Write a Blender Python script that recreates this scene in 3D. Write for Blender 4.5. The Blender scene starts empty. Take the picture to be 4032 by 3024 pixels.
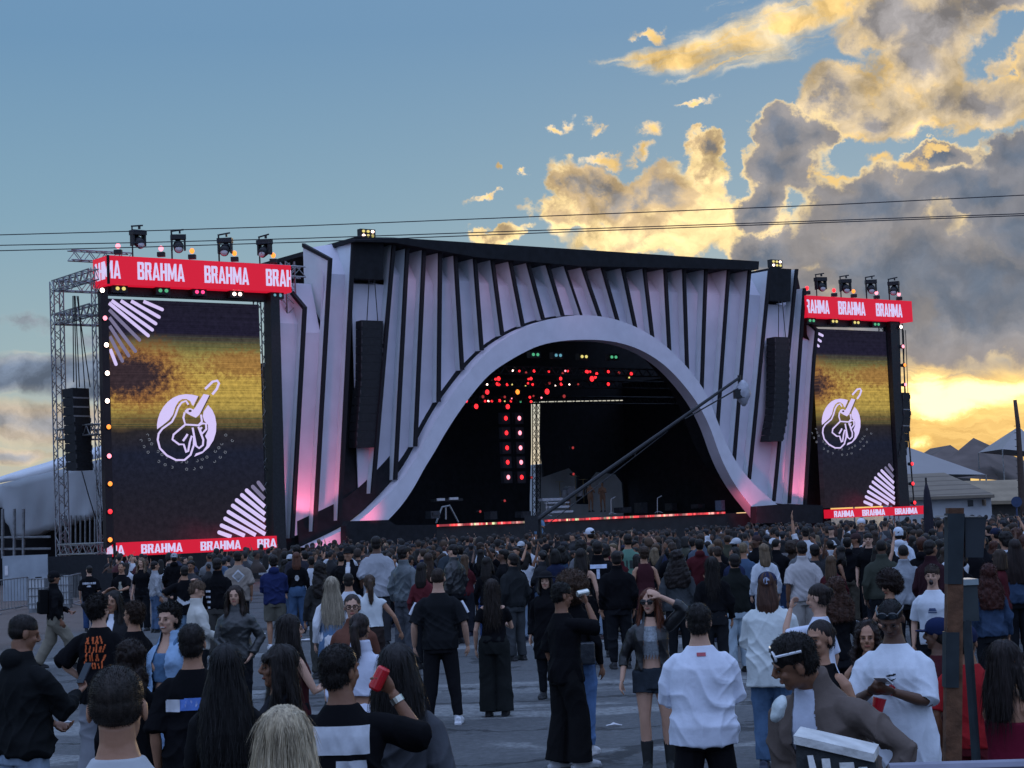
import bpy, bmesh, math, random
import numpy as np
from mathutils import Vector, Matrix, noise as mnoise
random.seed(11)
rnd = random.Random(5)
scene = bpy.context.scene
COL = scene.collection
R = math.radians
# ------------------------------------------------------------------ camera
F_PX, CAM_H = 7280.0, 2.30
PITCH, ROLL = math.atan(543 / 7280.0), math.atan(0.042)
_f = Vector((0, math.cos(PITCH), math.sin(PITCH)))
_u0 = Vector((0, -math.sin(PITCH), math.cos(PITCH)))
_r0 = Vector((1, 0, 0))
CR = math.cos(ROLL) * _r0 - math.sin(ROLL) * _u0
CU = math.sin(ROLL) * _r0 + math.cos(ROLL) * _u0
CP = Vector((0, 0, CAM_H))
cam_d = bpy.data.cameras.new("camera")
cam = bpy.data.objects.new("camera", cam_d)
COL.objects.link(cam)
cam_d.sensor_width = 36.0
cam_d.lens = 36.0 * F_PX / 4032.0
cam_d.clip_end = 4000
m = Matrix((CR, CU, -_f)).transposed().to_4x4()
m.translation = CP
cam.matrix_world = m
scene.camera = cam
K = 4032 / 2212.0          # measurements below are in a 2212 x 1659 view of the photograph

def ray(px, py):
    return (_f + CR * ((px - 2016) / F_PX) + CU * ((1512 - py) / F_PX))
def at(px, py, d):
    """world point d metres ahead seen at photo pixel (px,py)"""
    v = ray(px, py)
    return CP + v * (d / v.y)
def atd(x, y, d):
    return at(x * K, y * K, d)
def yh(x):                 # horizon in the 2212 view
    return (2055 - 0.042 * (x * K - 2016)) / K

# ------------------------------------------------------------------ stage plane
SA, SB = Vector((-18.1, 82.0, 0)), Vector((24.9, 114.0, 0))
SU = (SB - SA).normalized()
SW = Vector((-SU.y, SU.x, 0))       # away from the audience
def st(px, py, w=0.0):
    v = ray(px, py)
    o = SA + SW * w
    t = (o - CP).dot(SW) / v.dot(SW)
    return CP + v * t
def std(x, y, w=0.0):
    return st(x * K, y * K, w)
def uvz(p):
    q = p - SA
    return q.dot(SU), p.z
def up(u, z, w=0.0):
    return SA + SU * u + SW * w + Vector((0, 0, z))

# ------------------------------------------------------------------ mesh building
class MB:
    def __init__(s):
        s.v, s.f = [], []
    def add(s, vs, fs):
        o = len(s.v)
        s.v += [tuple(p) for p in vs]
        s.f += [tuple(i + o for i in f) for f in fs]
        return s
    def box(s, c, size, rz=0.0, mat=None):
        c = Vector(c)
        x, y, z = [k / 2 for k in size]
        mt = mat or Matrix.Rotation(rz, 3, 'Z')
        vs = [c + mt @ Vector((sx * x, sy * y, sz * z)) for sz in (-1, 1) for sx, sy in ((-1, -1), (1, -1), (1, 1), (-1, 1))]
        return s.add(vs, [(3, 2, 1, 0), (4, 5, 6, 7), (0, 1, 5, 4), (1, 2, 6, 5), (2, 3, 7, 6), (3, 0, 4, 7)])
    def prism(s, poly, vec):
        n = len(poly)
        vec = Vector(vec)
        a = [Vector(p) for p in poly]
        b = [p + vec for p in a]
        return s.add(a + b, [tuple(range(n)), tuple(range(2 * n - 1, n - 1, -1))] +
                     [(i, i + n, (i + 1) % n + n, (i + 1) % n) for i in range(n)])
    def loft(s, rings, cap=True, closed=True):
        n = len(rings[0])
        vs = [p for r in rings for p in r]
        fs = []
        for k in range(len(rings) - 1):
            for i in range(n if closed else n - 1):
                j = (i + 1) % n
                fs.append((k * n + i, k * n + j, (k + 1) * n + j, (k + 1) * n + i))
        if cap:
            fs.append(tuple(range(n - 1, -1, -1)))
            fs.append(tuple(range((len(rings) - 1) * n, len(rings) * n)))
        return s.add(vs, fs)
    def tube(s, pts, rad, n=8, flat=1.0, ref=None, cap=True):
        """closed tube through pts; rad number or list (or (a,b) pairs)"""
        pts = [Vector(p) for p in pts]
        if not isinstance(rad, (list, tuple)):
            rad = [rad] * len(pts)
        rings = []
        prev = None
        for i, p in enumerate(pts):
            t = (pts[min(i + 1, len(pts) - 1)] - pts[max(i - 1, 0)])
            if t.length < 1e-9:
                t = Vector((0, 0, 1))
            t.normalize()
            if prev is None:
                r0 = ref or (Vector((1, 0, 0)) if abs(t.x) < 0.9 else Vector((0, 1, 0)))
                a = (r0 - t * r0.dot(t)).normalized()
            else:
                a = (prev - t * prev.dot(t))
                a = a.normalized() if a.length > 1e-6 else Vector((1, 0, 0))
            prev = a
            b = t.cross(a)
            ra, rb = rad[i] if isinstance(rad[i], (list, tuple)) else (rad[i], rad[i] * flat)
            rings.append([p + a * (ra * math.cos(2 * math.pi * k / n)) + b * (rb * math.sin(2 * math.pi * k / n)) for k in range(n)])
        return s.loft(rings, cap)
    def ell(s, c, r, mat=None, n=12, m=8):
        c = Vector(c)
        vs, fs = [], []
        for i in range(1, m):
            th = math.pi * i / m
            for k in range(n):
                ph = 2 * math.pi * k / n
                p = Vector((r[0] * math.sin(th) * math.cos(ph), r[1] * math.sin(th) * math.sin(ph), r[2] * math.cos(th)))
                vs.append(c + (mat @ p if mat else p))
        tp, bt = Vector((0, 0, r[2])), Vector((0, 0, -r[2]))
        vs.append(c + (mat @ tp if mat else tp))
        vs.append(c + (mat @ bt if mat else bt))
        T, B = len(vs) - 2, len(vs) - 1
        for i in range(m - 2):
            for k in range(n):
                k2 = (k + 1) % n
                fs.append((i * n + k, (i + 1) * n + k, (i + 1) * n + k2, i * n + k2))
        for k in range(n):
            k2 = (k + 1) % n
            fs.append((T, k, k2))
            fs.append((B, (m - 2) * n + k2, (m - 2) * n + k))
        return s.add(vs, fs)
    def build(s, name, mat, parent=None, smooth=False, origin=None):
        off = Vector((0, 0, 0))
        if parent is not None:
            off = parent.matrix_basis.translation.copy() if parent.parent is None else parent.matrix_basis.translation + parent.parent.matrix_basis.translation
        elif origin is not None:
            off = Vector(origin)
        elif s.v:
            a = np.array(s.v)
            lo, hi = a.min(0), a.max(0)
            off = Vector(((lo[0] + hi[0]) / 2, (lo[1] + hi[1]) / 2, lo[2]))
        me = bpy.data.meshes.new(name)
        me.from_pydata([(p[0] - off.x, p[1] - off.y, p[2] - off.z) for p in s.v], [], s.f)
        bm = bmesh.new()
        bm.from_mesh(me)
        bmesh.ops.recalc_face_normals(bm, faces=bm.faces)
        bm.to_mesh(me)
        bm.free()
        if smooth:
            me.polygons.foreach_set("use_smooth", [True] * len(me.polygons))
        if mat is not None:
            me.materials.append(mat)
        o = bpy.data.objects.new(name, me)
        COL.objects.link(o)
        if parent is not None:
            o.parent = parent
        else:
            o.location = off
        return o

def tag(o, label=None, cat=None, group=None, kind=None):
    if label: o['label'] = label
    if cat: o['category'] = cat
    if group: o['group'] = group
    if kind: o['kind'] = kind
    return o
def thing(name, label, cat, loc, group=None):
    o = bpy.data.objects.new(name, None)
    o.empty_display_size = 0.3
    COL.objects.link(o)
    o.location = Vector(loc)
    return tag(o, label, cat, group)
def copy_tree(o, parent=None):
    c = o.copy()
    COL.objects.link(c)
    c.parent = parent
    for ch in list(o.children):
        copy_tree(ch, c)
    return c

# ------------------------------------------------------------------ materials
_mats = {}
def srgb(r, g, b):
    f = lambda c: ((c / 255 + 0.055) / 1.055) ** 2.4 if c > 10 else c / 255 / 12.92
    return (f(r), f(g), f(b))
def mat(name, col=(0.5, 0.5, 0.5), rough=0.7, var=0.15, scale=8.0, bump=0.0, bscale=40.0, metal=0.0, emit=None, estr=1.0, spec=0.3, objcol=False):
    if name in _mats:
        return _mats[name]
    mt = bpy.data.materials.new(name)
    mt.use_nodes = True
    nt = mt.node_tree
    b = nt.nodes["Principled BSDF"]
    b.inputs["Roughness"].default_value = rough
    b.inputs["Metallic"].default_value = metal
    b.inputs["Specular IOR Level"].default_value = spec
    tc = nt.nodes.new("ShaderNodeTexCoord")
    nz = nt.nodes.new("ShaderNodeTexNoise")
    nz.inputs["Scale"].default_value = scale
    nz.inputs["Detail"].default_value = 5
    nt.links.new(tc.outputs["Object"], nz.inputs["Vector"])
    mr = nt.nodes.new("ShaderNodeMapRange")
    mr.inputs["From Min"].default_value = 0.3
    mr.inputs["From Max"].default_value = 0.7
    mr.inputs["To Min"].default_value = 1 - var
    mr.inputs["To Max"].default_value = 1 + var
    nt.links.new(nz.outputs["Fac"], mr.inputs["Value"])
    mx = nt.nodes.new("ShaderNodeVectorMath")
    mx.operation = 'SCALE'
    if objcol:
        oi = nt.nodes.new("ShaderNodeObjectInfo")
        nt.links.new(oi.outputs["Color"], mx.inputs[0])
    else:
        mx.inputs[0].default_value = col[:3]
    nt.links.new(mr.outputs["Result"], mx.inputs["Scale"])
    nt.links.new(mx.outputs["Vector"], b.inputs["Base Color"])
    if emit is not None:
        b.inputs["Emission Color"].default_value = (*emit, 1)
        b.inputs["Emission Strength"].default_value = estr
    if bump > 0:
        n2 = nt.nodes.new("ShaderNodeTexNoise")
        n2.inputs["Scale"].default_value = bscale
        n2.inputs["Detail"].default_value = 4
        nt.links.new(tc.outputs["Object"], n2.inputs["Vector"])
        bp = nt.nodes.new("ShaderNodeBump")
        bp.inputs["Strength"].default_value = bump
        bp.inputs["Distance"].default_value = 0.02
        nt.links.new(n2.outputs["Fac"], bp.inputs["Height"])
        nt.links.new(bp.outputs["Normal"], b.inputs["Normal"])
    _mats[name] = mt
    return mt

# small expression language over math nodes
class E:
    nt = None
    def __init__(s, sock): s.s = sock
    def __add__(a, b): return M('ADD', a, b)
    __radd__ = __add__
    def __sub__(a, b): return M('SUBTRACT', a, b)
    def __rsub__(a, b): return M('SUBTRACT', b, a)
    def __mul__(a, b): return M('MULTIPLY', a, b)
    __rmul__ = __mul__
    def __truediv__(a, b): return M('DIVIDE', a, b)
    def __rtruediv__(a, b): return M('DIVIDE', b, a)
def _plug(v, inp):
    if isinstance(v, E): E.nt.links.new(v.s, inp)
    else: inp.default_value = v
def M(op, *args):
    n = E.nt.nodes.new("ShaderNodeMath")
    n.operation = op
    for i, a in enumerate(args): _plug(a, n.inputs[i])
    return E(n.outputs[0])
def mx(a, b): return M('MAXIMUM', a, b)
def mn(a, b): return M('MINIMUM', a, b)
def smooth(lo, hi, v):
    n = E.nt.nodes.new("ShaderNodeMapRange")
    n.interpolation_type = 'SMOOTHSTEP'
    _plug(v, n.inputs["Value"])
    n.inputs["From Min"].default_value = lo
    n.inputs["From Max"].default_value = hi
    return E(n.outputs["Result"])
def vec(x, y, z=0.0):
    n = E.nt.nodes.new("ShaderNodeCombineXYZ")
    for i, a in enumerate((x, y, z)): _plug(a, n.inputs[i])
    return E(n.outputs[0])
def fbm(v, scale, detail=6, rough=0.55, dist=0.0):
    n = E.nt.nodes.new("ShaderNodeTexNoise")
    _plug(v, n.inputs["Vector"])
    n.inputs["Scale"].default_value = scale
    n.inputs["Detail"].default_value = detail
    n.inputs["Roughness"].default_value = rough
    n.inputs["Distortion"].default_value = dist
    return E(n.outputs["Fac"])
def mixc(f, a, b):
    n = E.nt.nodes.new("ShaderNodeMix")
    n.data_type = 'RGBA'
    _plug(f, n.inputs[0])
    for v, i in ((a, 6), (b, 7)):
        if isinstance(v, E): E.nt.links.new(v.s, n.inputs[i])
        else: n.inputs[i].default_value = (*v, 1)
    return E(n.outputs[2])
def sep(v):
    n = E.nt.nodes.new("ShaderNodeSeparateXYZ")
    _plug(v, n.inputs[0])
    return [E(o) for o in n.outputs]
def scalec(c, k):
    n = E.nt.nodes.new("ShaderNodeVectorMath")
    n.operation = 'SCALE'
    if isinstance(c, E): E.nt.links.new(c.s, n.inputs[0])
    else: n.inputs[0].default_value = c
    _plug(k, n.inputs["Scale"])
    return E(n.outputs[0])
def addc(a, b):
    n = E.nt.nodes.new("ShaderNodeVectorMath")
    n.operation = 'ADD'
    for v, i in ((a, 0), (b, 1)):
        if isinstance(v, E): E.nt.links.new(v.s, n.inputs[i])
        else: n.inputs[i].default_value = v
    return E(n.outputs[0])
def ramp(f, stops):
    n = E.nt.nodes.new("ShaderNodeValToRGB")
    _plug(f, n.inputs[0])
    e = n.color_ramp.elements
    while len(e) < len(stops): e.new(0.5)
    for el, (p, c) in zip(e, stops):
        el.position = p
        el.color = (*c, 1)
    return E(n.outputs[0])
# ------------------------------------------------------------------ world, sun
scene.view_settings.view_transform = 'Standard'
scene.view_settings.look = 'None'
scene.view_settings.exposure = 0.0
scene.view_settings.gamma = 1.0
scene.cycles.max_bounces = 6
scene.cycles.diffuse_bounces = 3
scene.cycles.glossy_bounces = 2
scene.cycles.caustics_reflective = False
scene.cycles.caustics_refractive = False
scene.cycles.use_adaptive_sampling = True
scene.cycles.adaptive_threshold = 0.02
scene.cycles.sample_clamp_indirect = 3.0
sun_dir = ray(3660, 1590).normalized()
SUN_EL = math.asin(sun_dir.z)
SUN_AZ = math.atan2(sun_dir.x, sun_dir.y)
W = bpy.data.worlds.new("World")
scene.world = W
W.use_nodes = True
nt = W.node_tree
nt.nodes.clear()
E.nt = nt
out = nt.nodes.new("ShaderNodeOutputWorld")
bg = nt.nodes.new("ShaderNodeBackground")
nt.links.new(bg.outputs[0], out.inputs[0])
sky = nt.nodes.new("ShaderNodeTexSky")
sky.sky_type = 'NISHITA'
sky.sun_disc = False
sky.sun_elevation = max(SUN_EL, R(3.0))
sky.sun_rotation = SUN_AZ
sky.dust_density = 0.6
sky.ozone_density = 2.0
tc = nt.nodes.new("ShaderNodeTexCoord")
dx, dy, dz = sep(E(tc.outputs["Generated"]))
ady = M('ABSOLUTE', dy) + 0.02
A = dx / ady
EL = dz / M('SQRT', dx * dx + dy * dy + 0.0004)
def ae(x, y):
    v = ray(x * K, y * K)
    return v.x / v.y, v.z / math.hypot(v.x, v.y)
front = smooth(0.0, 0.3, dy)
# clear sky: the Nishita sky, cooled and evened out by a thin veil of air
el_n = M('MULTIPLY', mx(EL, 0.0), 1.0)
veil = ramp(mn(el_n * 1.0, 1.0), [(0.0, (0.62, 0.56, 0.40)), (0.05, (0.50, 0.54, 0.50)), (0.10, (0.33, 0.47, 0.53)),
            (0.17, (0.235, 0.405, 0.535)), (0.27, (0.160, 0.320, 0.515)), (0.6, (0.20, 0.35, 0.62)), (1.0, (0.27, 0.42, 0.80))])
back_fill = smooth(0.45, -0.35, dy)
cool = ramp(mn(mx(EL, 0.0), 1.0), [(0.0, (0.23, 0.30, 0.44)), (0.3, (0.28, 0.40, 0.66)), (1.0, (0.33, 0.47, 0.82))])
veil = mixc(back_fill, veil, cool)
nish = scalec(E(sky.outputs[0]), 0.10)
clear = mixc(0.86, nish, veil)
clear = addc(clear, scalec((0.12, 0.16, 0.28), back_fill))  # extra blue behind the camera, added to light the foreground
clear = addc(clear, scalec((0.36, 0.46, 0.72), smooth(0.42, 0.9, dz)))  # extra blue overhead, added to light the foreground
P = vec(A, EL)
def vmath(op, a, b=None, c=None):
    n = nt.nodes.new("ShaderNodeVectorMath")
    n.operation = op
    for v, i in ((a, 0), (b, 1), (c, 2)):
        if v is None: continue
        if isinstance(v, E): nt.links.new(v.s, n.inputs[i])
        else: n.inputs[i].default_value = v
    return E(n.outputs["Value"] if op in ('LENGTH', 'DISTANCE') else n.outputs["Vector"])
def warpv(v, scale, amt, detail=8, rough=0.6):
    n = nt.nodes.new("ShaderNodeTexNoise")
    _plug(v, n.inputs["Vector"])
    n.inputs["Scale"].default_value = scale
    n.inputs["Detail"].default_value = detail
    n.inputs["Roughness"].default_value = rough
    d = vmath('SUBTRACT', E(n.outputs["Color"]), (0.5, 0.5, 0.5))
    return vmath('MULTIPLY_ADD', d, (amt, amt * 0.8, 0.0), v), E(n.outputs["Fac"]) - 0.5
P1, n1 = warpv(P, 22, 0.070, 8, 0.62)
n_mid = fbm(vmath('ADD', P, (3.1, 1.7, 0)), 48, 5, 0.6, 0.4) - 0.5
def vor(v, scale, detail=1.0):
    n = nt.nodes.new("ShaderNodeTexVoronoi")
    n.feature = 'F1'
    n.inputs["Scale"].default_value = scale
    n.inputs["Detail"].default_value = detail
    n.inputs["Roughness"].default_value = 0.5
    _plug(v, n.inputs["Vector"])
    return E(n.outputs["Distance"])
P2 = vmath('MULTIPLY_ADD', vmath('SUBTRACT', P1, P), (0.55, 0.55, 0), P)
puff = 0.42 - vor(P2, 46, 1.5)
rel_o = vmath('ADD', P2, (0.010, -0.012, 0))
relief = mx(mn(1.0 + (fbm(rel_o, 26, 6, 0.62, 0.3) - fbm(P2, 26, 6, 0.62, 0.3)) * -2.2, 1.75), 0.62)
def blobs(lst, p, k=0.12):
    r = None
    for (x, y, rx, ry) in lst:
        ca, ce = ae(x, y)
        sx, sy = 3994.0 / rx, 3994.0 / ry
        d = vmath('LENGTH', vmath('MULTIPLY_ADD', p, (sx, sy, 0), (-ca * sx, -ce * sy, 0)))
        r = d if r is None else (M('SMOOTH_MIN', r, d, k) if k else mn(r, d))
    return 1.0 - r
gold, gold_hi, cream = (0.93, 0.63, 0.25), (1.15, 0.86, 0.42), (0.82, 0.65, 0.42)
grey, slate, mauve = (0.235, 0.24, 0.27), (0.150, 0.185, 0.245), (0.32, 0.30, 0.30)
col = clear
def over(colr, dens, tone, soft, edge, mid, core, t0, t1, t2, rk=1.0):
    a = smooth(0.0, soft, dens) * front
    c = mixc(smooth(t0, t1, tone), edge, mid)
    c = mixc(smooth(t1, t2, tone), c, core)
    return mixc(a, colr, scalec(c, 1.0 + (relief - 1.0) * rk))
# high cirrus wing with streaks
str_n = fbm(vmath('MULTIPLY', vmath('MULTIPLY_ADD', vec(EL, A), (0.0, -0.2, 0), P2), (5, 85, 1)), 1.0, 4, 0.6, 0.5) - 0.5
P3 = vmath('MULTIPLY_ADD', vmath('SUBTRACT', P1, P), (1.0, 0.25, 0), P)
wing = blobs([(1480, 130, 175, 48), (1590, 98, 190, 66), (1690, 55, 170, 70), (1790, 15, 140, 70)], P3) + str_n * 1.9
col = over(col, wing - 0.05, wing + n1, 0.6, (0.45, 0.50, 0.50), (0.74, 0.64, 0.46), gold, 0.0, 0.35, 0.9)
wisps = blobs([(1190, 257, 36, 15), (1275, 266, 38, 17), (1404, 281, 36, 30), (1385, 85, 60, 16), (1500, 213, 70, 13), (1060, 447, 50, 10),
               (1055, 385, 14, 9), (1310, 335, 60, 16), (1390, 330, 40, 20), (1118, 383, 18, 14)], P1, 0) + n_mid * 1.2
col = over(col, wisps - 0.1, wisps, 0.6, (0.50, 0.52, 0.48), cream, gold, 0.1, 0.5, 0.9)
# upper right clouds
ur = blobs([(1800, 205, 95, 95), (1880, 245, 150, 65), (2000, 240, 160, 70), (2120, 225, 170, 70), (1905, 40, 115, 90), (2010, 60, 130, 110), (1980, 150, 150, 85), (2150, 0, 120, 50), (2190, 150, 60, 80)], P1)
ur_t = ur + n1 * 1.6 + n_mid * 0.5 + smooth(ae(0, 230)[1], ae(0, 90)[1], EL) * smooth(ae(1800, 0)[0], ae(2000, 0)[0], A) * 0.35
col = over(col, ur + n_mid * 0.45 - 0.03, ur_t + n_mid * 0.5, 0.30, gold, (0.66, 0.52, 0.34), mauve, 0.05, 0.5, 1.0)
# main cumulus, left
cu = blobs([(1235, 400, 105, 90), (1220, 470, 100, 60), (1310, 425, 130, 95), (1420, 420, 120, 95), (1510, 350, 62, 90), (1535, 295, 55, 38), (1400, 505, 300, 95), (1570, 470, 150, 115), (1075, 514, 105, 30)], P1) + puff * 0.45
cu_t = cu + n1 * 1.9 + n_mid * 0.9 - smooth(ae(1300, 450)[1], ae(1300, 530)[1], EL) * 0.62 - smooth(ae(1440, 0)[0], ae(1540, 0)[0], A) * 0.22
col = over(col, cu + n_mid * 0.3 - 0.04, cu_t + n_mid * 0.4, 0.22, gold_hi, (0.66, 0.48, 0.27), (0.32, 0.305, 0.30), -0.05, 0.36, 0.85)
# grey bank, right, in overlapping banks so rims show inside it
bank = blobs([(1712, 290, 110, 88), (1690, 370, 140, 110), (1630, 430, 110, 90), (1880, 440, 210, 120), (2010, 350, 110, 50), (2180, 400, 200, 140), (1900, 600, 380, 220), (2100, 620, 420, 230), (1640, 540, 160, 80)], P1) + puff * 0.32
bank_t = bank + n1 * 0.35
core = mixc(smooth(-0.32, 0.32, n1 + puff * 0.45 + n_mid * 0.4), slate, grey)
col = over(col, bank + n_mid * 0.22 - 0.03, bank_t + n_mid * 0.15, 0.15, gold_hi, mauve, core, 0.07, 0.30, 0.75, 0.5)
gl = blobs([(1885, 350, 70, 42), (1950, 365, 60, 34), (1790, 385, 60, 18), (2010, 335, 50, 18)], P1, 0) + puff * 0.5
col = mixc(smooth(0.05, 0.5, gl + n_mid) * front, col, gold)
bank2 = blobs([(2180, 350, 160, 100), (2080, 430, 210, 75), (2212, 480, 300, 120)], P1) + puff * 0.35
col = over(col, bank2 - 0.12, bank2, 0.25, (0.36, 0.34, 0.32), grey, slate, 0.1, 0.35, 0.8, 0.45)
# lower sky behind the right of the stage: amber streaks and the sun's glow
stk = fbm(vmath('MULTIPLY', P2, (6, 42, 1)), 1.0, 5, 0.6, 0.6) - 0.5
e_glow0, e_glow1 = ae(2050, 800)[1], ae(2050, 845)[1]
low = smooth(ae(2100, 700)[1], ae(2100, 850)[1], EL + n1 * 0.02) * smooth(ae(1450, 900)[0], ae(1850, 900)[0], A) * front
amber = mixc(smooth(-0.12, 0.22, stk), (0.80, 0.48, 0.15), (1.5, 1.02, 0.36))
col = mixc(low, col, mixc(smooth(e_glow0 + 0.004, e_glow1, EL + n_mid * 0.02), (0.33, 0.28, 0.26), amber))
sb = blobs([(1960, 852, 130, 55), (2080, 850, 190, 42), (2180, 838, 150, 26), (2010, 880, 150, 60), (1975, 960, 60, 30)], P3) + stk * 2.4
col = mixc(smooth(0.0, 0.7, sb) * front, col, mixc(smooth(0.2, 0.9, sb), (1.25, 0.80, 0.24), (2.3, 1.75, 0.75)))
# clouds low on the left
lc = blobs([(90, 805, 190, 52), (220, 790, 140, 42), (0, 815, 130, 44), (330, 830, 220, 42)], P3)
col = over(col, lc - 0.05, lc + n1 * 0.6, 0.32, (0.78, 0.62, 0.42), (0.30, 0.33, 0.37), (0.165, 0.21, 0.29), 0.04, 0.22, 0.6)
lc2 = blobs([(130, 915, 240, 62), (0, 905, 150, 44), (30, 985, 110, 26)], P3) + stk * 0.9
col = over(col, lc2 - 0.05, lc2, 0.45, (0.80, 0.60, 0.33), (0.55, 0.46, 0.36), (0.36, 0.36, 0.38), 0.12, 0.4, 0.9)
lc3 = blobs([(70, 690, 120, 30), (190, 700, 100, 38)], P1, 0) + n_mid * 1.2
col = over(col, lc3 - 0.1, lc3, 0.9, (0.42, 0.46, 0.46), (0.30, 0.36, 0.40), (0.28, 0.33, 0.38), 0.1, 0.5, 0.9)
nt.links.new(col.s, bg.inputs[0])
bg.inputs[1].default_value = 1.0
W.cycles.sampling_method = 'MANUAL'
W.cycles.sample_map_resolution = 512
sl = bpy.data.lights.new("sun", 'SUN')
sl.energy = 0.9
sl.angle = R(3)
sl.color = (1.0, 0.72, 0.38)
so = bpy.data.objects.new("sun", sl)
COL.objects.link(so)
so.rotation_euler = (-sun_dir).to_track_quat('-Z', 'Y').to_euler()
so.location = (60, 160, 30)
# ------------------------------------------------------------------ materials of the place
m_black = mat("black_drape", (0.012, 0.013, 0.016), 0.9, 0.3, 3)
m_edge = mat("black_edge", (0.010, 0.009, 0.012), 0.8, 0.2)
m_white = mat("white_panel", (0.66, 0.69, 0.72), 0.75, 0.05, 1.2, bump=0.15, bscale=2.5)
m_rear = mat("lilac_wash_panel", (0.64, 0.61, 0.69), 0.8, 0.06, 1.0, bump=0.15, bscale=2.0)  # white panel tinted lilac to stand for the lamps' pink wash
m_cloth_w = mat("stretch_cloth", (0.64, 0.62, 0.69), 0.8, 0.06, 1.5, bump=0.2, bscale=1.5)
m_truss = mat("aluminium_truss", (0.28, 0.29, 0.30), 0.45, 0.25, 5, metal=0.7)
m_dark = mat("dark_metal", (0.018, 0.019, 0.022), 0.5, 0.3, 10)
m_cab = mat("speaker_black", (0.014, 0.015, 0.018), 0.7, 0.3, 8)
m_rail = mat("rail_pale", (0.22, 0.22, 0.23), 0.5, 0.2, 30)
m_grille = mat("grille_grey", (0.04, 0.04, 0.045), 0.5, 0.2, 30)
m_deck = mat("stage_deck", (0.02, 0.02, 0.022), 0.6, 0.3, 2)
m_red = mat("banner_red", (0.1, 0.005, 0.01), 0.5, 0.05, emit=(0.60, 0.008, 0.030), estr=1.0)
m_letter = mat("banner_white", (0.4, 0.38, 0.45), 0.5, 0.05, emit=(0.55, 0.47, 0.68), estr=1.0)
m_lilac = mat("pixel_lilac", (0.3, 0.28, 0.35), 0.5, 0.05, emit=(0.58, 0.47, 0.74), estr=1.0)
m_lilac_dim = mat("pixel_lilac_dim", (0.1, 0.1, 0.12), 0.5, 0.4, 1.2, emit=(0.16, 0.135, 0.22), estr=1.0)
m_ghost = mat("pixel_grey", (0.1, 0.1, 0.12), 0.5, 0.05, emit=(0.10, 0.105, 0.11), estr=1.0)
m_outline = mat("pixel_dark", (0.02, 0.02, 0.02), 0.5, 0.05, emit=(0.030, 0.018, 0.020), estr=1.0)
m_house = m_dark
def lampmat(name, c, k): return mat(name, (0.05, 0.05, 0.05), 0.3, 0, emit=c, estr=k)
m_l = {'white': lampmat("lamp_white", (1.0, 0.72, 0.62), 5), 'pink': lampmat("lamp_pink", (1.0, 0.26, 0.34), 2.4),
       'red': lampmat("lamp_red", (1.0, 0.022, 0.03), 2.2), 'amber': lampmat("lamp_amber", (1.0, 0.26, 0.03), 2.0),
       'yellow': lampmat("lamp_yellow", (0.85, 0.72, 0.22), 1.0), 'green': lampmat("lamp_green", (0.10, 0.55, 0.28), 0.8),
       'cyan': lampmat("lamp_cyan", (0.15, 0.42, 0.55), 0.8), 'rose': lampmat("lamp_rose", (0.9, 0.05, 0.20), 2.0),
       'dimred': lampmat("lamp_dimred", (0.35, 0.03, 0.03), 1.0), 'off': lampmat("lamp_off", (0.02, 0.02, 0.022), 1.0)}

# ------------------------------------------------------------------ the stage
FINS = [  # front edges of the vertical fins: points from top to foot, in photo pixels
 [(1149,1142),(1203,1209),(1153,2119)], [(1195,958),(1303,1017),(1242,2092)], [(1395,938),(1340,2049)],
 [(1554,954),(1470,1942)], [(1607,977),(1559,1889)], [(1673,982),(1638,1758)], [(1736,990),(1730,1582)],
 [(1796,1003),(1823,1456)], [(1872,1009),(1900,1379)], [(1941,1018),(1981,1320)], [(2012,1027),(2062,1283)],
 [(2082,1034),(2142,1258)], [(2159,1042),(2219,1243)], [(2226,1044),(2293,1243)], [(2296,1047),(2365,1246)],
 [(2375,1052),(2435,1263)], [(2455,1054),(2505,1290)], [(2540,1057),(2572,1328)], [(2622,1057),(2639,1380)],
 [(2696,1057),(2709,1457)], [(2783,1052),(2766,1541)], [(2873,1052),(2827,1698)], [(2955,1059),(2892,1834)],
 [(3034,1064),(2953,1888)], [(3140,1059),(3050,1974)], [(3171,1134),(3152,1400),(3111,1983)], [(3176,1258),(3220,1297),(3209,1400),(3172,1997)]]
SEAMS = [1150, 1307, 1076, 1100, 1076, 1098, 1114, 1108, 1102, 1110, 1117, 1119, 1121, 1124, 1127, 1131, 1137, 1141, 1144, 1146, 1150, 1156, 1159, 1159, 1150, 1250, 1330]
NARROW = {13}
stage_base = up(27, 0, 3)
stage = thing("stage", "huge festival stage front of white fins around a wide white arch, under a black roof", "stage", stage_base)
EDGE0 = [(1103,1160),(1115,1600),(1137,2119)]
WB, WT = 0.62, 1.8
def line_uz(pts):
    return [uvz(st(x, y)) for x, y in pts]
def u_at(l, z):
    """u on polyline l (top to foot) at height z, extrapolated at the ends"""
    for (ua, za), (ub, zb) in zip(l, l[1:]):
        if z >= zb or (ub, zb) == l[-1]:
            return ua + (ub - ua) * (z - za) / (zb - za)
lines = [line_uz(p) for p in FINS]
e0 = line_uz(EDGE0)
def seam_z(i, px):
    return uvz(st(px, SEAMS[i]))[1]
def at_u(px, py, u):
    """point of the vertical plane u = const (square to the front) seen at a photo pixel -> (w, z)"""
    v = ray(px, py)
    o = SA + SU * u
    p = CP + v * ((o - CP).dot(SU) / v.dot(SU))
    return (p - SA).dot(SW), p.z
LEAN = {0: None, 1: None, 26: None}      # fins whose front edge leans back above a knee
for i in LEAN:
    uk, zk = lines[i][1]
    LEAN[i] = at_u(*FINS[i][0], uk) if i else (2.3, zk + 1.75)
    lines[i] = lines[i][1:]
print("lean", LEAN)
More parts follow.
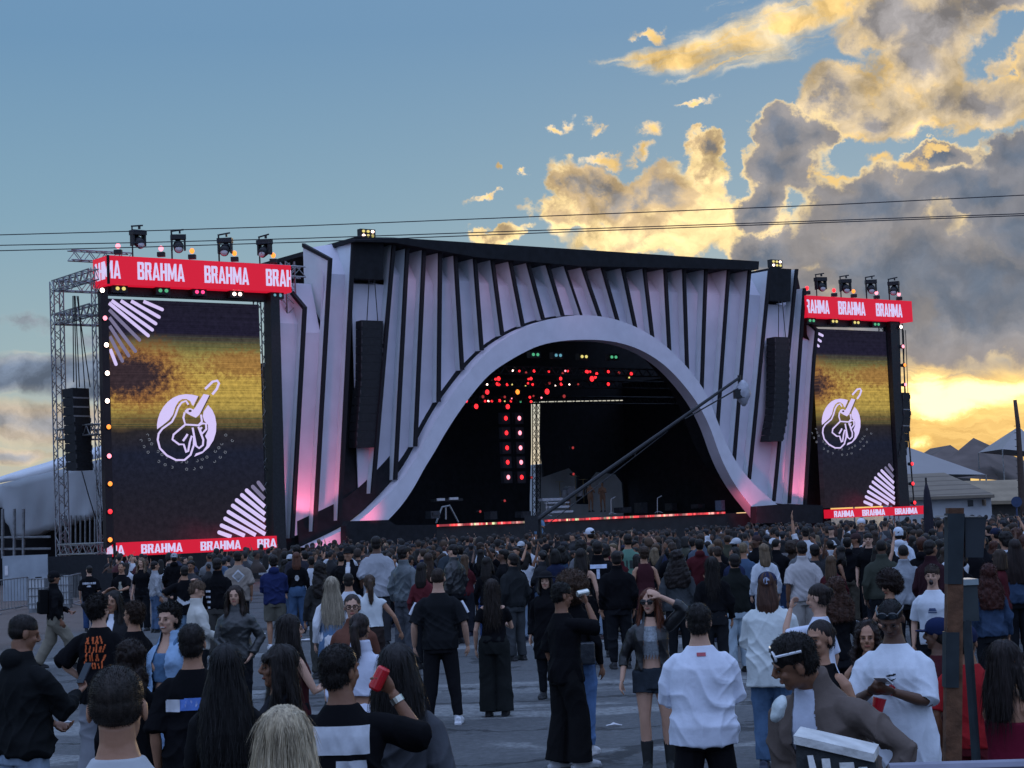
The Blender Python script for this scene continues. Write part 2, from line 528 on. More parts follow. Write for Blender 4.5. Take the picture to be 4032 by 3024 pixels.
for i, l in enumerate(lines):
    hw = 0.04 if i in NARROW else 0.095
    edge, side = MB(), MB()
    for (ua, za), (ub, zb) in zip(l, l[1:]):
        edge.prism([up(ua - hw, za), up(ua + hw, za), up(ub + hw, zb), up(ub - hw, zb)], SW * 0.14)
    z0, z1 = l[0][1], l[-1][1]
    u0 = l[0][0]
    zs = seam_z(i, FINS[i][-2][0])
    if i in LEAN:
        wt, zt = LEAN[i]
        edge.loft([[up(u0 - hw, z0, 0), up(u0 + hw, z0, 0), up(u0 + hw, z0 - 0.1, 0.14), up(u0 - hw, z0 - 0.1, 0.14)],
                   [up(u0 - hw, zt, wt), up(u0 + hw, zt, wt), up(u0 + hw, zt - 0.2, wt), up(u0 - hw, zt - 0.2, wt)]])
        zb_ = uvz(st(1195, 1119, 2.0))[1] if i == 1 else z0 - 0.2
        for o_ in (-0.04,):
            side.prism([up(u0 + o_, z0 - 0.1, 0.14), up(u0 + o_, zt - 0.2, wt), up(u0 + o_, zb_, wt), up(u0 + o_, min(zs, zb_ - .5), WB)], SU * 0.08)
        zs = min(zs, zb_ - .5)
        rings = []
        for z in sorted({z0 - 0.1, zs, z1, *[k[1] for k in l[1:-1]]}, reverse=True):
            u = u_at(l, z)
            wb = WB if z <= zs else 0.15
            rings.append([up(u - 0.04, z, 0.14), up(u + 0.04, z, 0.14), up(u + 0.04, z, wb + 0.02), up(u - 0.04, z, wb + 0.02)])
    else:
        zs = min(zs, z0 - 0.3)
        rings = []
        for z in sorted({z0, zs, z1, *[k[1] for k in l[1:-1]]}, reverse=True):
            u = u_at(l, z)
            wb = WB if z <= zs else WB + (WT - WB) * (z - zs) / max(z0 - zs, 0.1)
            rings.append([up(u - 0.04, z, 0.14), up(u + 0.04, z, 0.14), up(u + 0.04, z, wb + 0.02), up(u - 0.04, z, wb + 0.02)])
    side.loft(rings)
    f = side.build("fin", m_white, stage)
    e = edge.build("edge_strip", m_edge, stage)
    e.parent = f
# folded rear panels between the fins
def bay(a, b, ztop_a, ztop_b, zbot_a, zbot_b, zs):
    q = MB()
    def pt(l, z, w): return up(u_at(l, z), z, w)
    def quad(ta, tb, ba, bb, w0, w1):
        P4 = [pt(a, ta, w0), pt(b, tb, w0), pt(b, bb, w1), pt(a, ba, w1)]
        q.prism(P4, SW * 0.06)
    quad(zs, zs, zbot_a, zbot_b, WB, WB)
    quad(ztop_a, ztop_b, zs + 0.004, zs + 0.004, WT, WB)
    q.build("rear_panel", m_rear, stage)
zz0 = LEAN[0][1] - 0.9
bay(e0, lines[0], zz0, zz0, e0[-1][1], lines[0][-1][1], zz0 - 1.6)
for i in range(len(lines) - 1):
    a, b = lines[i], lines[i + 1]
    zs = seam_z(i + 1, FINS[i + 1][-2][0])
    ta, tb = min(a[0][1], b[0][1]), b[0][1]
    if i == 0: ta = tb = uvz(st(1195, 1119, 2.0))[1]
    if i == 1: ta, tb = LEAN[1][1] - 0.3, b[0][1]
    if i == 2:
        ta = tb = uvz(st(1480, 1090))[1]; zs = tb - 0.3
        a = [uvz(st(1409, 1097, 0)), uvz(st(1439, 1966, 0))]
    elif i == 23:
        ta = tb = uvz(st(3070, 1175))[1]; zs = tb - 0.3
    if i == 24: ta = tb = b[0][1] - 0.1
    if i == 25: ta = tb = b[0][1] - 0.1; zs = tb - 0.5
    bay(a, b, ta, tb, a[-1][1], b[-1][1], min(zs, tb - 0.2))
# speaker bays: black boxes at the top of the two tall openings
for quad, nm in (([(1395,936),(1512,951),(1509,1101),(1389,1096)], 1), ([(3036,1054),(3116,1059),(3112,1187),(3029,1182)], 2)):
    MB().prism([st(x, y, 0.02) for x, y in quad], SW * 1.9).build("black_box", m_black, stage)
# arch
OUT = [(1199,2155),(1290,2112),(1378,2069),(1439,2024),(1538,1925),(1620,1825),(1683,1694),(1742,1590),(1828,1474),(1909,1383),(1995,1322),(2075,1284),(2149,1260),(2219,1246),(2293,1242),(2368,1249),(2438,1266),(2502,1293),(2572,1334),(2641,1390),(2706,1460),(2771,1548),(2829,1702),(2861,1775),(2901,1843),(2951,1902),(3005,1952),(3090,2022)]
INN = [(1380,2175),(1450,2110),(1518,2049),(1574,1988),(1620,1920),(1660,1844),(1701,1780),(1746,1699),(1819,1590),(1891,1500),(1940,1456),(2000,1418),(2050,1390),(2114,1360),(2199,1343),(2298,1338),(2388,1343),(2472,1362),(2547,1397),(2617,1447),(2686,1522),(2737,1591),(2784,1680),(2820,1789),(2856,1866),(2897,1933),(2951,2001),(3000,2062)]
def resample(pts, n):
    p = [Vector((*uvz(st(x, y)), 0)) for x, y in pts]
    for _ in range(2):                      # Chaikin rounding
        q = [p[0]]
        for a, b in zip(p, p[1:]):
            q += [a * 0.75 + b * 0.25, a * 0.25 + b * 0.75]
        p = q + [p[-1]]
    L = [0]
    for a, b in zip(p, p[1:]): L.append(L[-1] + (b - a).length)
    r = []
    for k in range(n):
        t = L[-1] * k / (n - 1)
        j = next((i for i in range(1, len(L)) if L[i] >= t), len(L) - 1)
        r.append(p[j - 1].lerp(p[j], (t - L[j - 1]) / max(L[j] - L[j - 1], 1e-9)))
    return r
ro, ri = resample(OUT, 90), resample(INN, 90)
q = MB()
q.loft([[up(o.x, o.y, -0.25), up(i.x, i.y, -0.25), up(i.x, i.y, 0.55), up(o.x, o.y, 0.55)] for o, i in zip(ro, ri)])
q.build("arch_band", m_cloth_w, stage)
# black wall between arch and fins, reaching behind them
top_line = [(1060,1330),(1150,1290),(1195,1140),(1300,1120),(1395,960),(1554,958),(1872,1015),(2296,1050),(2783,1060),(2987,1066),(3140,1066),(3180,1270),(3225,1300)]
tl = [uvz(st(x, y, 2.06)) for x, y in top_line]
def top_z(u):
    for (a, za), (b, zb) in zip(tl, tl[1:]):
        if a <= u <= b: return za + (zb - za) * (u - a) / max(b - a, 1e-6)
    return tl[0][1] if u < tl[0][0] else tl[-1][1]
q = MB()
rings = []
for o in ro:
    rings.append([up(o.x, o.y, 0.56), up(o.x, max(top_z(o.x) - 0.15, o.y + 0.05), 2.1), up(o.x, max(top_z(o.x) - 0.15, o.y + 0.05), 2.4), up(o.x, o.y, 2.4)])
q.loft(rings)
uL, uR = ro[0].x, ro[-1].x
a0 = tl[0][0] - 0.1
q.prism([up(a0, 0.0, 2.1), up(uL, 0.0, 2.1), up(uL, top_z(uL) - .15, 2.1)] + [up(u, z - 0.15, 2.1) for u, z in reversed(tl) if a0 < u < uL] + [up(a0, tl[0][1] - 0.6, 2.1)], SW * 0.3)
q.prism([up(uR, 0, 2.1), up(tl[-1][0] + .2, 0, 2.1), up(tl[-1][0] + .2, tl[-1][1] - .3, 2.1)] + [up(u, z - .15, 2.1) for u, z in reversed(tl) if uR < u < tl[-1][0]] + [up(uR, top_z(uR) - .15, 2.1)], SW * 0.3)
q.build("black_wall", m_black, stage)
# black skirt strip along the lower edge of the left fins
q = MB()
for j in range(0, 14):
    o, p = ro[j], ro[j + 1]
    q.prism([up(o.x, o.y + 0.03, 0.5), up(p.x, p.y + 0.03, 0.5), up(p.x, p.y + 1.25, 0.62), up(o.x, o.y + 1.25, 0.62)], SW * 0.1)
q.prism([up(e0[0][0] - 0.2, 0.3, 0.9), up(ro[0].x + 0.3, 0.3, 0.9), up(ro[0].x + .3, ro[0].y + 1.0, 0.9), up(e0[-1][0] - .2, e0[-1][1] + 0.6, 0.9)], SW * 0.1)
q.build("lower_skirt", m_black, stage)
# roof
rf = [(1396,933),(1548,935),(2296,983),(2989,1029),(2987,1061),(2296,1048),(1872,1012),(1554,955),(1396,951)]
MB().prism([st(x, y, -0.35) for x, y in rf], SW * 17).build("roof", m_black, stage)
# deck, side walls, curtains
zd = uvz(st(2288, 2044))[1]
ua, ub = uvz(st(1380, 2070))[0], uvz(st(2990, 2020))[0]
print("deck z", zd, "stage u", ua, ub)
q = MB()
q.prism([up(ua - 2, 0, 0.6), up(ub + 2, 0, 0.6), up(ub + 2, zd - 0.05, 0.6), up(ua - 2, zd - 0.05, 0.6)], SW * 14.5)
q.build("deck", m_deck, stage)
def curtain(px, w, name="curtain", mt=None, th=0.12):
    MB().prism([st(x, y, w) for x, y in px], SW * th).build(name, mt or m_black, stage)
WCUR = 13.5
curtain([(1420,1120),(2090,1150),(2092,1760),(2086,1960),(2086,2100),(1420,2160)], WCUR)
curtain([(2090,1150),(2900,1150),(2900,1566),(2131,1580),(2090,1584)], WCUR)
curtain([(2131,1584),(2900,1570),(2900,2080),(2465,2100),(2452,1900),(2427,1868),(2348,1858),(2312,1905),(2318,1985),(2274,1985),(2272,1868),(2243,1842),(2140,1878),(2128,1740)], WCUR)
MB().prism([up(ub + 1.6, zd, 2.4), up(ub + 1.6, zd + 8.5, 2.4), up(ub + 1.6, zd + 8.5, WCUR), up(ub + 1.6, zd, WCUR)], SU * 0.2).build("wing_wall", m_black, stage)
MB().prism([up(ua - 1.6, zd, 2.4), up(ua - 1.6, zd + 8.5, 2.4), up(ua - 1.6, zd + 8.5, WCUR), up(ua - 1.6, zd, WCUR)], SU * 0.2).build("wing_wall", m_black, stage)
# LED strip on the lip of the deck
def strip_mat():
    mt = bpy.data.materials.new("led_strip"); mt.use_nodes = True
    E.nt = mt.node_tree; b = E.nt.nodes["Principled BSDF"]
    t = E.nt.nodes.new("ShaderNodeTexCoord")
    x, y, z = sep(E(t.outputs["Object"]))
    s = x * SU.x + y * SU.y
    n1 = fbm(vec(s * 0.9, 0.0), 1.6, 3, 0.7)
    n2 = fbm(vec(s, 5.0), 2.1, 2, 0.6)
    n3 = fbm(vec(s, 9.0), 3.5, 2, 0.5)
    c = mixc(smooth(0.50, 0.60, n2), (0.9, 0.05, 0.05), (1.0, 0.42, 0.36))
    c = mixc(smooth(0.63, 0.66, n3), c, (0.8, 0.9, 0.45))
    k = smooth(0.44, 0.56, n1) * 1.1 + 0.28
    E.nt.links.new(c.s, b.inputs["Emission Color"]); E.nt.links.new(k.s, b.inputs["Emission Strength"])
    b.inputs["Base Color"].default_value = (0.05, 0.05, 0.05, 1)
    return mt
m_strip = strip_mat()
for x0, y0, x1, y1 in ((1723, 2070, 2068, 2056), (2148, 2051, 2856, 2019)):
    a, b = uvz(st(x0, y0, 0.5)), uvz(st(x1, y1, 0.5))
    MB().prism([up(a[0], a[1] - 0.05, 0.5), up(b[0], b[1] - 0.05, 0.5), up(b[0], b[1] + 0.06, 0.5), up(a[0], a[1] + 0.06, 0.5)], SW * 0.09).build("light_strip", m_strip, stage)
# dark boxes hiding the feet of the arch
for px, w in (([(1363,2070),(1376,2052),(1530,2047),(1560,2068),(1720,2066),(1720,2190),(1363,2190)], -0.8), ([(2979,1994),(3105,1984),(3240,1990),(3240,2060),(2979,2060)], -0.8)):
    MB().prism([st(x, y, w) for x, y in px], SW * 0.5).build("front_box", m_black, stage)
# hanging truss grid above the players (dark)
def truss(q, p0, p1, size=0.4, n=None, rad=0.03, side=None):
    p0, p1 = Vector(p0), Vector(p1)
    t = (p1 - p0).normalized()
    a = side or (Vector((0, 0, 1)) if abs(t.z) < 0.8 else SU)
    a = (a - t * a.dot(t)).normalized(); b = t.cross(a)
    h = size / 2
    cs = [a * h + b * h, a * h - b * h, a * -h - b * h, a * -h + b * h]
    for c in cs: q.tube([p0 + c, p1 + c], rad, 5)
    L = (p1 - p0).length
    n = n or max(2, int(L / size))
    for f in range(4):
        c0, c1 = cs[f], cs[(f + 1) % 4]
        for k in range(n):
            A, B = p0.lerp(p1, k / n), p0.lerp(p1, (k + 1) / n)
            q.tube([A + (c0 if k % 2 else c1), B + (c1 if k % 2 else c0)], rad * 0.6, 4, cap=False)
    return q
for y, w in ((1462, 3.2), (1514, 5.0), (1580, 7.5)):
    q = MB(); truss(q, up(uvz(st(1830, y, w))[0], uvz(st(1830, y, w))[1] + .1, w), up(uvz(st(2700, y, w))[0], uvz(st(1830, y, w))[1] + .1, w), 0.4, 50)
    q.build("lighting_truss", m_dark, stage)
# ---- lamps
def make_lamp(name, label, cat, group, r, col, n=12):
    root = MB().tube([(0, 0.02, 0), (0, 0.3, 0)], [r * 1.25, r * 0.9], n).build(name, m_dark, None, True, origin=(0, 0, 0))
    root.data.materials[0] = m_dark
    tag(root, label, cat, group)
    MB().ell((0, 0.0, 0), (r, 0.05, r), n=n, m=8).build("lens", m_l[col], root, True)
    return root
FACE = math.atan2(-SW.x, SW.y)
_protos = {}
def lamp(px, py, w, r, col, name, label, cat, group):
    r = r * (0.5 if name == 'stage_lamp' else 0.85)
    key = (name, col, r)
    p = _protos.get(key)
    o = make_lamp(name, label, cat, group, r, col) if p is None else copy_tree(p)
    _protos.setdefault(key, o)
    o.location = st(px, py, w); o.rotation_euler = (0, 0, FACE)
    o['label'] = label; o['group'] = group
    return o
# red lamps in the roof of the arch: (crop x, crop y, colour, row depth)
c6 = lambda x, y: (1650 + x * 0.482, 1350 + y * 0.482)
RL = [(765,226,'white',3.2,.10),(820,230,'red',3.2,.13),(940,230,'red',3.2,.16),(1060,234,'red',3.2,.13),(1195,229,'pink',3.2,.11),(1215,230,'red',3.2,.13),(1375,236,'red',3.2,.18),(875,243,'dimred',3.4,.14),(1175,250,'dimred',3.4,.16),
 (650,292,'red',4,.24),(625,297,'red',4,.14),(915,292,'red',4,.18),(895,296,'red',4,.12),(1157,292,'red',4,.2),(1412,293,'red',4,.3),(1440,280,'red',4,.18),
 (480,340,'white',5,.09),(556,340,'white',5,.1),(640,335,'red',5,.2),(655,343,'red',5,.15),(720,341,'red',5,.16),(760,340,'yellow',5,.1),(870,352,'yellow',5.1,.08),(890,330,'red',5.1,.12),(928,340,'red',5,.14),(1065,330,'dimred',5,.15),(1112,350,'white',5.1,.08),(1162,337,'red',5,.18),(1228,340,'white',5,.08),(1300,338,'dimred',5,.12),
 (557,402,'red',6.5,.27),(805,401,'amber',6.5,.28),(1046,398,'red',6.5,.32),(522,440,'dimred',6.6,.18),(700,442,'dimred',6.6,.15),(905,444,'red',6.6,.15),(935,434,'dimred',6.6,.12),(1000,448,'pink',6.6,.1),(1185,435,'dimred',6.6,.18),
 (388,477,'red',7.5,.16),(540,476,'red',7.5,.14),(567,475,'white',7.5,.1),(595,477,'red',7.5,.15),(658,473,'red',7.5,.18),(700,477,'yellow',7.5,.09),(750,478,'red',7.5,.13),(758,455,'pink',7.5,.08),(828,482,'green',7.5,.12),(915,481,'red',7.5,.16),
 (467,519,'red',8.2,.28),(725,521,'red',8.2,.28),(700,1290,'dimred',6,.14),(500,1378,'dimred',4,.14),(920,1100,'dimred',9,.13),(1257,857,'dimred',10,.16),(1262,1072,'dimred',9,.16)]
for x, y, c, w, r in RL:
    lab = {'red': "small red lamp glowing in the rows above the players under the arch", 'white': "small white lamp in the red rows above the players under the arch",
           'pink': "small pink lamp in the red rows above the players under the arch", 'dimred': "dim red lamp, barely lit, deep inside the dark stage", 'amber': "orange lamp in the second row from the bottom of the stage lamps",
           'yellow': "tiny yellow lamp among the red lamps under the arch", 'green': "tiny green lamp in the lowest row of red lamps under the arch"}[c]
    lamp(*c6(x, y), w, r, c, "stage_lamp", lab, "lamp", "lamps above the players")
c7 = lambda x, y: (2000 + x / 2.011, 900 + y / 2.011)
for x, y, c, w, r in [(620,1132,'red',3.2,.16),(650,1134,'red',3.2,.14),(795,1133,'red',3.2,.17),(880,1140,'dimred',3.2,.15),(665,1190,'red',4,.3),(703,1150,'red',3.6,.18),(795,1232,'red',5,.2),(977,1150,'red',3.4,.2),(960,1180,'yellow',3.4,.1),(445,1328,'dimred',6,.2)]:
    lamp(*c7(x, y), w, r, c, "stage_lamp", "red lamp at the right end of the lamp rows under the arch" if c != 'yellow' else "tiny yellow lamp at the right end of the lamp rows", "lamp", "lamps above the players")
# pairs of coloured lamps right under the crown of the arch
def pair(px, py, w, c, label, group):
    o = thing("twin_lamp", label, "lamp", st(px, py, w), group)
    o.rotation_euler = (0, 0, FACE)
    b = MB().box((0, 0.2, 0), (0.72, 0.3, 0.34)).build("housing", m_dark, None, origin=(0, 0, 0)); b.parent = o
    for s in (-1, 1):
        l = MB().ell((s * 0.15, 0.03, 0), (0.095, 0.05, 0.085)).build("lens", m_l[c], None, True, origin=(0, 0, 0)); l.parent = o
    return o
for x, y, c in ((222, 997, 'green'), (402, 1003, 'cyan'), (607, 1013, 'yellow'), (842, 1017, 'green')):
    pair(*c7(x, y), 2.6, c, "twin %s lamp hanging under the crown of the arch%s" % (c, ", at the right" if x == 842 else ""), "twin lamps under the arch")
# wall of square lamp boxes with round lamps
for r_, y in enumerate((615, 735, 857, 975, 1097)):
    for c_, x in enumerate((712, 822)):
        col = ('red', 'pink')[c_] if r_ < 4 else ('pink', 'red')[c_]
        px, py = c6(x + r_ * 5, y)
        t = thing("lamp_box", "lamp box with round %s lamp, %s column of the lamp wall, %s" % ("red" if col == 'red' else "pale pink", ("left", "right")[c_], ("topmost", "second from top", "middle row", "second from bottom", "lowest")[r_]), "lamp box", st(px, py, 9.0), "lamp wall on stage")
        t.rotation_euler = (0, 0, FACE)
        for nm, sh, mt_ in (("housing", MB().box((0, 0.2, 0), (0.60, 0.3, 0.66)), mat("lampbox", (0.035, 0.036, 0.045), 0.6)), ("lens", MB().ell((0, 0.03, 0), (0.115, 0.06, 0.13)), m_l[col])):
            b = sh.build(nm, mt_, None, nm == "lens", origin=(0, 0, 0)); b.parent = t

# ------------------------------------------------------------------ lettering
GL = {'B': (0.60, [[(0,0),(.2,0),(.2,1),(0,1)], [(.2,.85),(.48,.85),(.58,.93),(.48,1),(.2,1)], [(.2,.43),(.5,.43),(.55,.5),(.5,.58),(.2,.58)], [(.2,0),(.5,0),(.6,.08),(.5,.15),(.2,.15)],
        [(.38,.58),(.5,.58),(.58,.64),(.58,.93),(.48,.85),(.38,.85)], [(.4,.15),(.5,.15),(.6,.08),(.6,.40),(.55,.5),(.5,.43),(.4,.43)]]),
      'R': (0.60, [[(0,0),(.2,0),(.2,1),(0,1)], [(.2,.85),(.48,.85),(.58,.93),(.48,1),(.2,1)], [(.2,.43),(.5,.43),(.58,.5),(.5,.58),(.2,.58)], [(.38,.58),(.5,.58),(.58,.62),(.58,.93),(.48,.85),(.38,.85)], [(.40,0),(.60,0),(.50,.43),(.30,.43)]]),
      'A': (0.66, [[(0,0),(.19,0),(.36,.80),(.42,1),(.24,1)], [(.47,0),(.66,0),(.42,1),(.36,.80)], [(.215,.16),(.435,.16),(.405,.30),(.245,.30)]]),
      'H': (0.60, [[(0,0),(.2,0),(.2,1),(0,1)], [(.4,0),(.6,0),(.6,1),(.4,1)], [(.2,.42),(.4,.42),(.4,.58),(.2,.58)]]),
      'M': (0.80, [[(0,0),(.19,0),(.19,1),(0,1)], [(.61,0),(.8,0),(.8,1),(.61,1)], [(.19,1),(.19,.62),(.34,.1),(.40,.1),(.40,.42)], [(.61,1),(.40,.42),(.40,.1),(.46,.1),(.61,.62)]])}
GAP = 0.07
WORDW = sum(GL[c][0] for c in "BRAHMA") + 5 * GAP
def clip(poly, lo, hi):
    for sgn, lim in ((1, lo), (-1, -hi)):
        r = []
        for a, b in zip(poly, poly[1:] + poly[:1]):
            ia, ib = sgn * a[0] >= lim, sgn * b[0] >= lim
            if ia: r.append(a)
            if ia != ib:
                t = (lim - sgn * a[0]) / (sgn * b[0] - sgn * a[0])
                r.append((a[0] + t * (b[0] - a[0]), a[1] + t * (b[1] - a[1])))
        poly = r
        if len(poly) < 3: return []
    return poly
def word(q, u0, u1, z0, h, lo, hi, P3, th):
    """BRAHMA between u0 and u1, standing at z0, clipped to [lo, hi]; P3(u,z) -> point, th -> thickness vector"""
    k = (u1 - u0) / WORDW
    x = 0
    for ch in "BRAHMA":
        w, polys = GL[ch]
        for p in polys:
            c = clip([(u0 + (x + a) * k, z0 + b * h) for a, b in p], lo, hi)
            if c: q.prism([P3(a, b) for a, b in c], th)
        x += w + GAP

# ------------------------------------------------------------------ screens
def rect_uz(px):
    p = [uvz(st(x, y)) for x, y in px]
    return min(a for a, b in p), max(a for a, b in p), p
def screen_mat(name, seed):
    mt = bpy.data.materials.new(name); mt.use_nodes = True
    E.nt = mt.node_tree; b = E.nt.nodes["Principled BSDF"]
    t = E.nt.nodes.new("ShaderNodeTexCoord")
    s, v, _ = sep(E(t.outputs["UV"]))
    P = vec(s * 0.7 + seed, v)
    nb = fbm(P, 3.2, 3, 0.5) - 0.5
    nf = fbm(P, 42, 5, 0.75) - 0.5
    nh = fbm(vec(s * 1.2 + seed, v * 70), 1.0, 3, 0.7) - 0.5
    nl = fbm(vec(s * 0.15, v * 210), 1.0, 2, 0.8) - 0.5
    vw = v + nb * 0.10 * smooth(0.25, 0.0, s) + nh * 0.02
    base = ramp(vw, [(0.0, (0.017, 0.012, 0.017)), (0.18, (0.012, 0.0115, 0.018)), (0.36, (0.010, 0.0125, 0.026)), (0.455, (0.020, 0.017, 0.018)), (0.50, (0.13, 0.08, 0.03)),
                     (0.55, (0.38, 0.27, 0.06)), (0.66, (0.46, 0.31, 0.065)), (0.76, (0.36, 0.27, 0.07)), (0.80, (0.17, 0.15, 0.05)), (0.84, (0.05, 0.042, 0.035)), (0.865, (0.012, 0.010, 0.024)), (1.0, (0.011, 0.010, 0.020))])
    # green scan lines where the picture breaks up
    brk = mx(smooth(0.70, 0.80, v) * smooth(0.87, 0.82, v), smooth(0.57, 0.52, v) * smooth(0.45, 0.49, v))
    base = mixc(brk * smooth(0.0, 0.12, nl), base, (0.05, 0.07, 0.03))
    base = mixc(brk * smooth(0.02, 0.16, nl * -1.0) * 0.6, base, (0.24, 0.20, 0.05))
    # brown smoke at the left and right of the yellow band
    q = M('SQRT', (s - 0.10) * (s - 0.10) * 9.0 + (v - 0.685) * (v - 0.685) * 90.0)
    sm = smooth(1.75, 0.7, q + nb * 1.2 + nf * 2.0)
    base = mixc(sm, base, mixc(smooth(1.15, 0.45, q + nf * 1.6), (0.28, 0.12, 0.035), (0.035, 0.022, 0.026)))
    q2 = M('SQRT', (s - 0.92) * (s - 0.92) * 7.0 + (v - 0.74) * (v - 0.74) * 230.0)
    base = mixc(smooth(1.2, 0.5, q2 + nf * 2.2) * 0.8, base, (0.30, 0.145, 0.04))
    # red glow rising from the lower band
    base = mixc(smooth(0.10, 0.0, v + nb * 0.2) * smooth(0.3, 0.75, s) * 0.30, base, (0.20, 0.02, 0.05))
    k = 1.0 + nf * 2.0 + nl * smooth(0.45, 0.6, v) * 2.2
    E.nt.links.new(scalec(base, mx(k, 0.15)).s, b.inputs["Emission Color"])
    b.inputs["Emission Strength"].default_value = 1.0
    b.inputs["Base Color"].default_value = (0.006, 0.006, 0.008, 1)
    b.inputs["Roughness"].default_value = 0.8
    b.inputs["Specular IOR Level"].default_value = 0.05
    return mt
LQ = [(428,1173),(1049,1200),(1062,2107),(450,2140)]
lu0, lu1 = uvz(st(437, 1173))[0], uvz(st(1060, 2107))[0]
lz0, lz1 = uvz(st(750, 2126))[1], uvz(st(437, 1172))[1]
c5x = lambda x, y: (x / 1.659, 1200 + y / 1.659)
c3x = lambda x, y: (350 + x / 2.212, 850 + y / 2.212)
cLx = lambda x, y: (550 + x / 3.3175, 1450 + y / 3.3175)
def norm(px):
    u, z = uvz(st(*px))
    return ((u - lu0) / (lu1 - lu0), (z - lz0) / (lz1 - lz0))
BARS_TL = [((500,738),(676,815)),((392,735),(648,882)),((302,732),(618,940)),((222,730),(588,995)),((186,742),(552,1046)),((190,800),(475,1085)),((190,862),(438,1185)),((190,930),(378,1225)),((190,1010),(322,1272)),((192,1110),(265,1300)),((194,1200),(212,1330))]
BARS_BR = [((1440,1482),(1530,1515)),((1456,1436),(1618,1508)),((1480,1390),(1690,1504)),((1502,1346),(1752,1498)),((1530,1304),(1772,1470)),((1556,1268),(1774,1425)),((1590,1234),(1774,1385)),((1622,1203),(1775,1340)),((1662,1178),(1775,1295)),((1700,1150),(1776,1250))]
CRES1 = [(265,790),(262,730),(275,655),(300,580),(345,500),(400,435),(470,380),(550,345),(640,332),(730,340),(800,358),(735,485),(718,470),(700,425),(650,396),(590,396),(540,432),(500,500),(470,600),(420,670),(340,735)]
CRES2 = [(930,475),(985,540),(1020,620),(1037,720),(1032,830),(1000,935),(940,1030),(855,1105),(750,1150),(772,1108),(860,1080),(910,1010),(918,930),(892,880),(932,800),(930,735),(880,680),(862,620),(872,560)]
NECK = [(740,535),(762,508),(872,330),(945,345),(832,570),(812,604),(770,640),(705,612),(640,575),(622,555),(655,522),(690,514)]
STROKES = [([(890,265),(990,168),(1050,156),(1072,190),(1042,265),(985,335)], 30), ([(672,470),(640,420),(585,440),(540,500),(500,610),(455,695),(330,785),(282,850),(270,930),(298,1040),(390,1135),(510,1195),(620,1195),(700,1125),(742,1000),(745,900),(715,880),(690,960),(668,1080),(645,1095),(610,990),(550,990),(462,925),(478,860),(560,790),(625,735)], 24),
           ([(600,945),(640,890),(660,855)], 26), ([(622,570),(605,640),(630,730),(800,740),(848,690),(835,600)], 24), ([(800,745),(850,715),(900,720),(905,790),(850,850),(822,800),(845,765)], 26), ([(725,770),(745,880),(770,1010),(810,1040),(860,1000),(865,930),(800,760)], 24)]
def ribbon(q, pts, w, P3, th):
    L, Rr = [], []
    for i, p in enumerate(pts):
        a, b = pts[max(i - 1, 0)], pts[min(i + 1, len(pts) - 1)]
        d = Vector((b[0] - a[0], b[1] - a[1])); d = d.normalized() if d.length else Vector((1, 0))
        n_ = Vector((-d.y, d.x)) * (w / 2)
        L.append((p[0] + n_.x, p[1] + n_.y)); Rr.append((p[0] - n_.x, p[1] - n_.y))
    for i in range(len(pts) - 1):
        q.prism([P3(L[i]), P3(L[i + 1]), P3(Rr[i + 1]), P3(Rr[i])], th)
FONTTXT = [("BORROCO DO VIOLAO", 0.49, 205, 335), ("CABOCLO DO RECANTO", 0.60, 195, 345)]
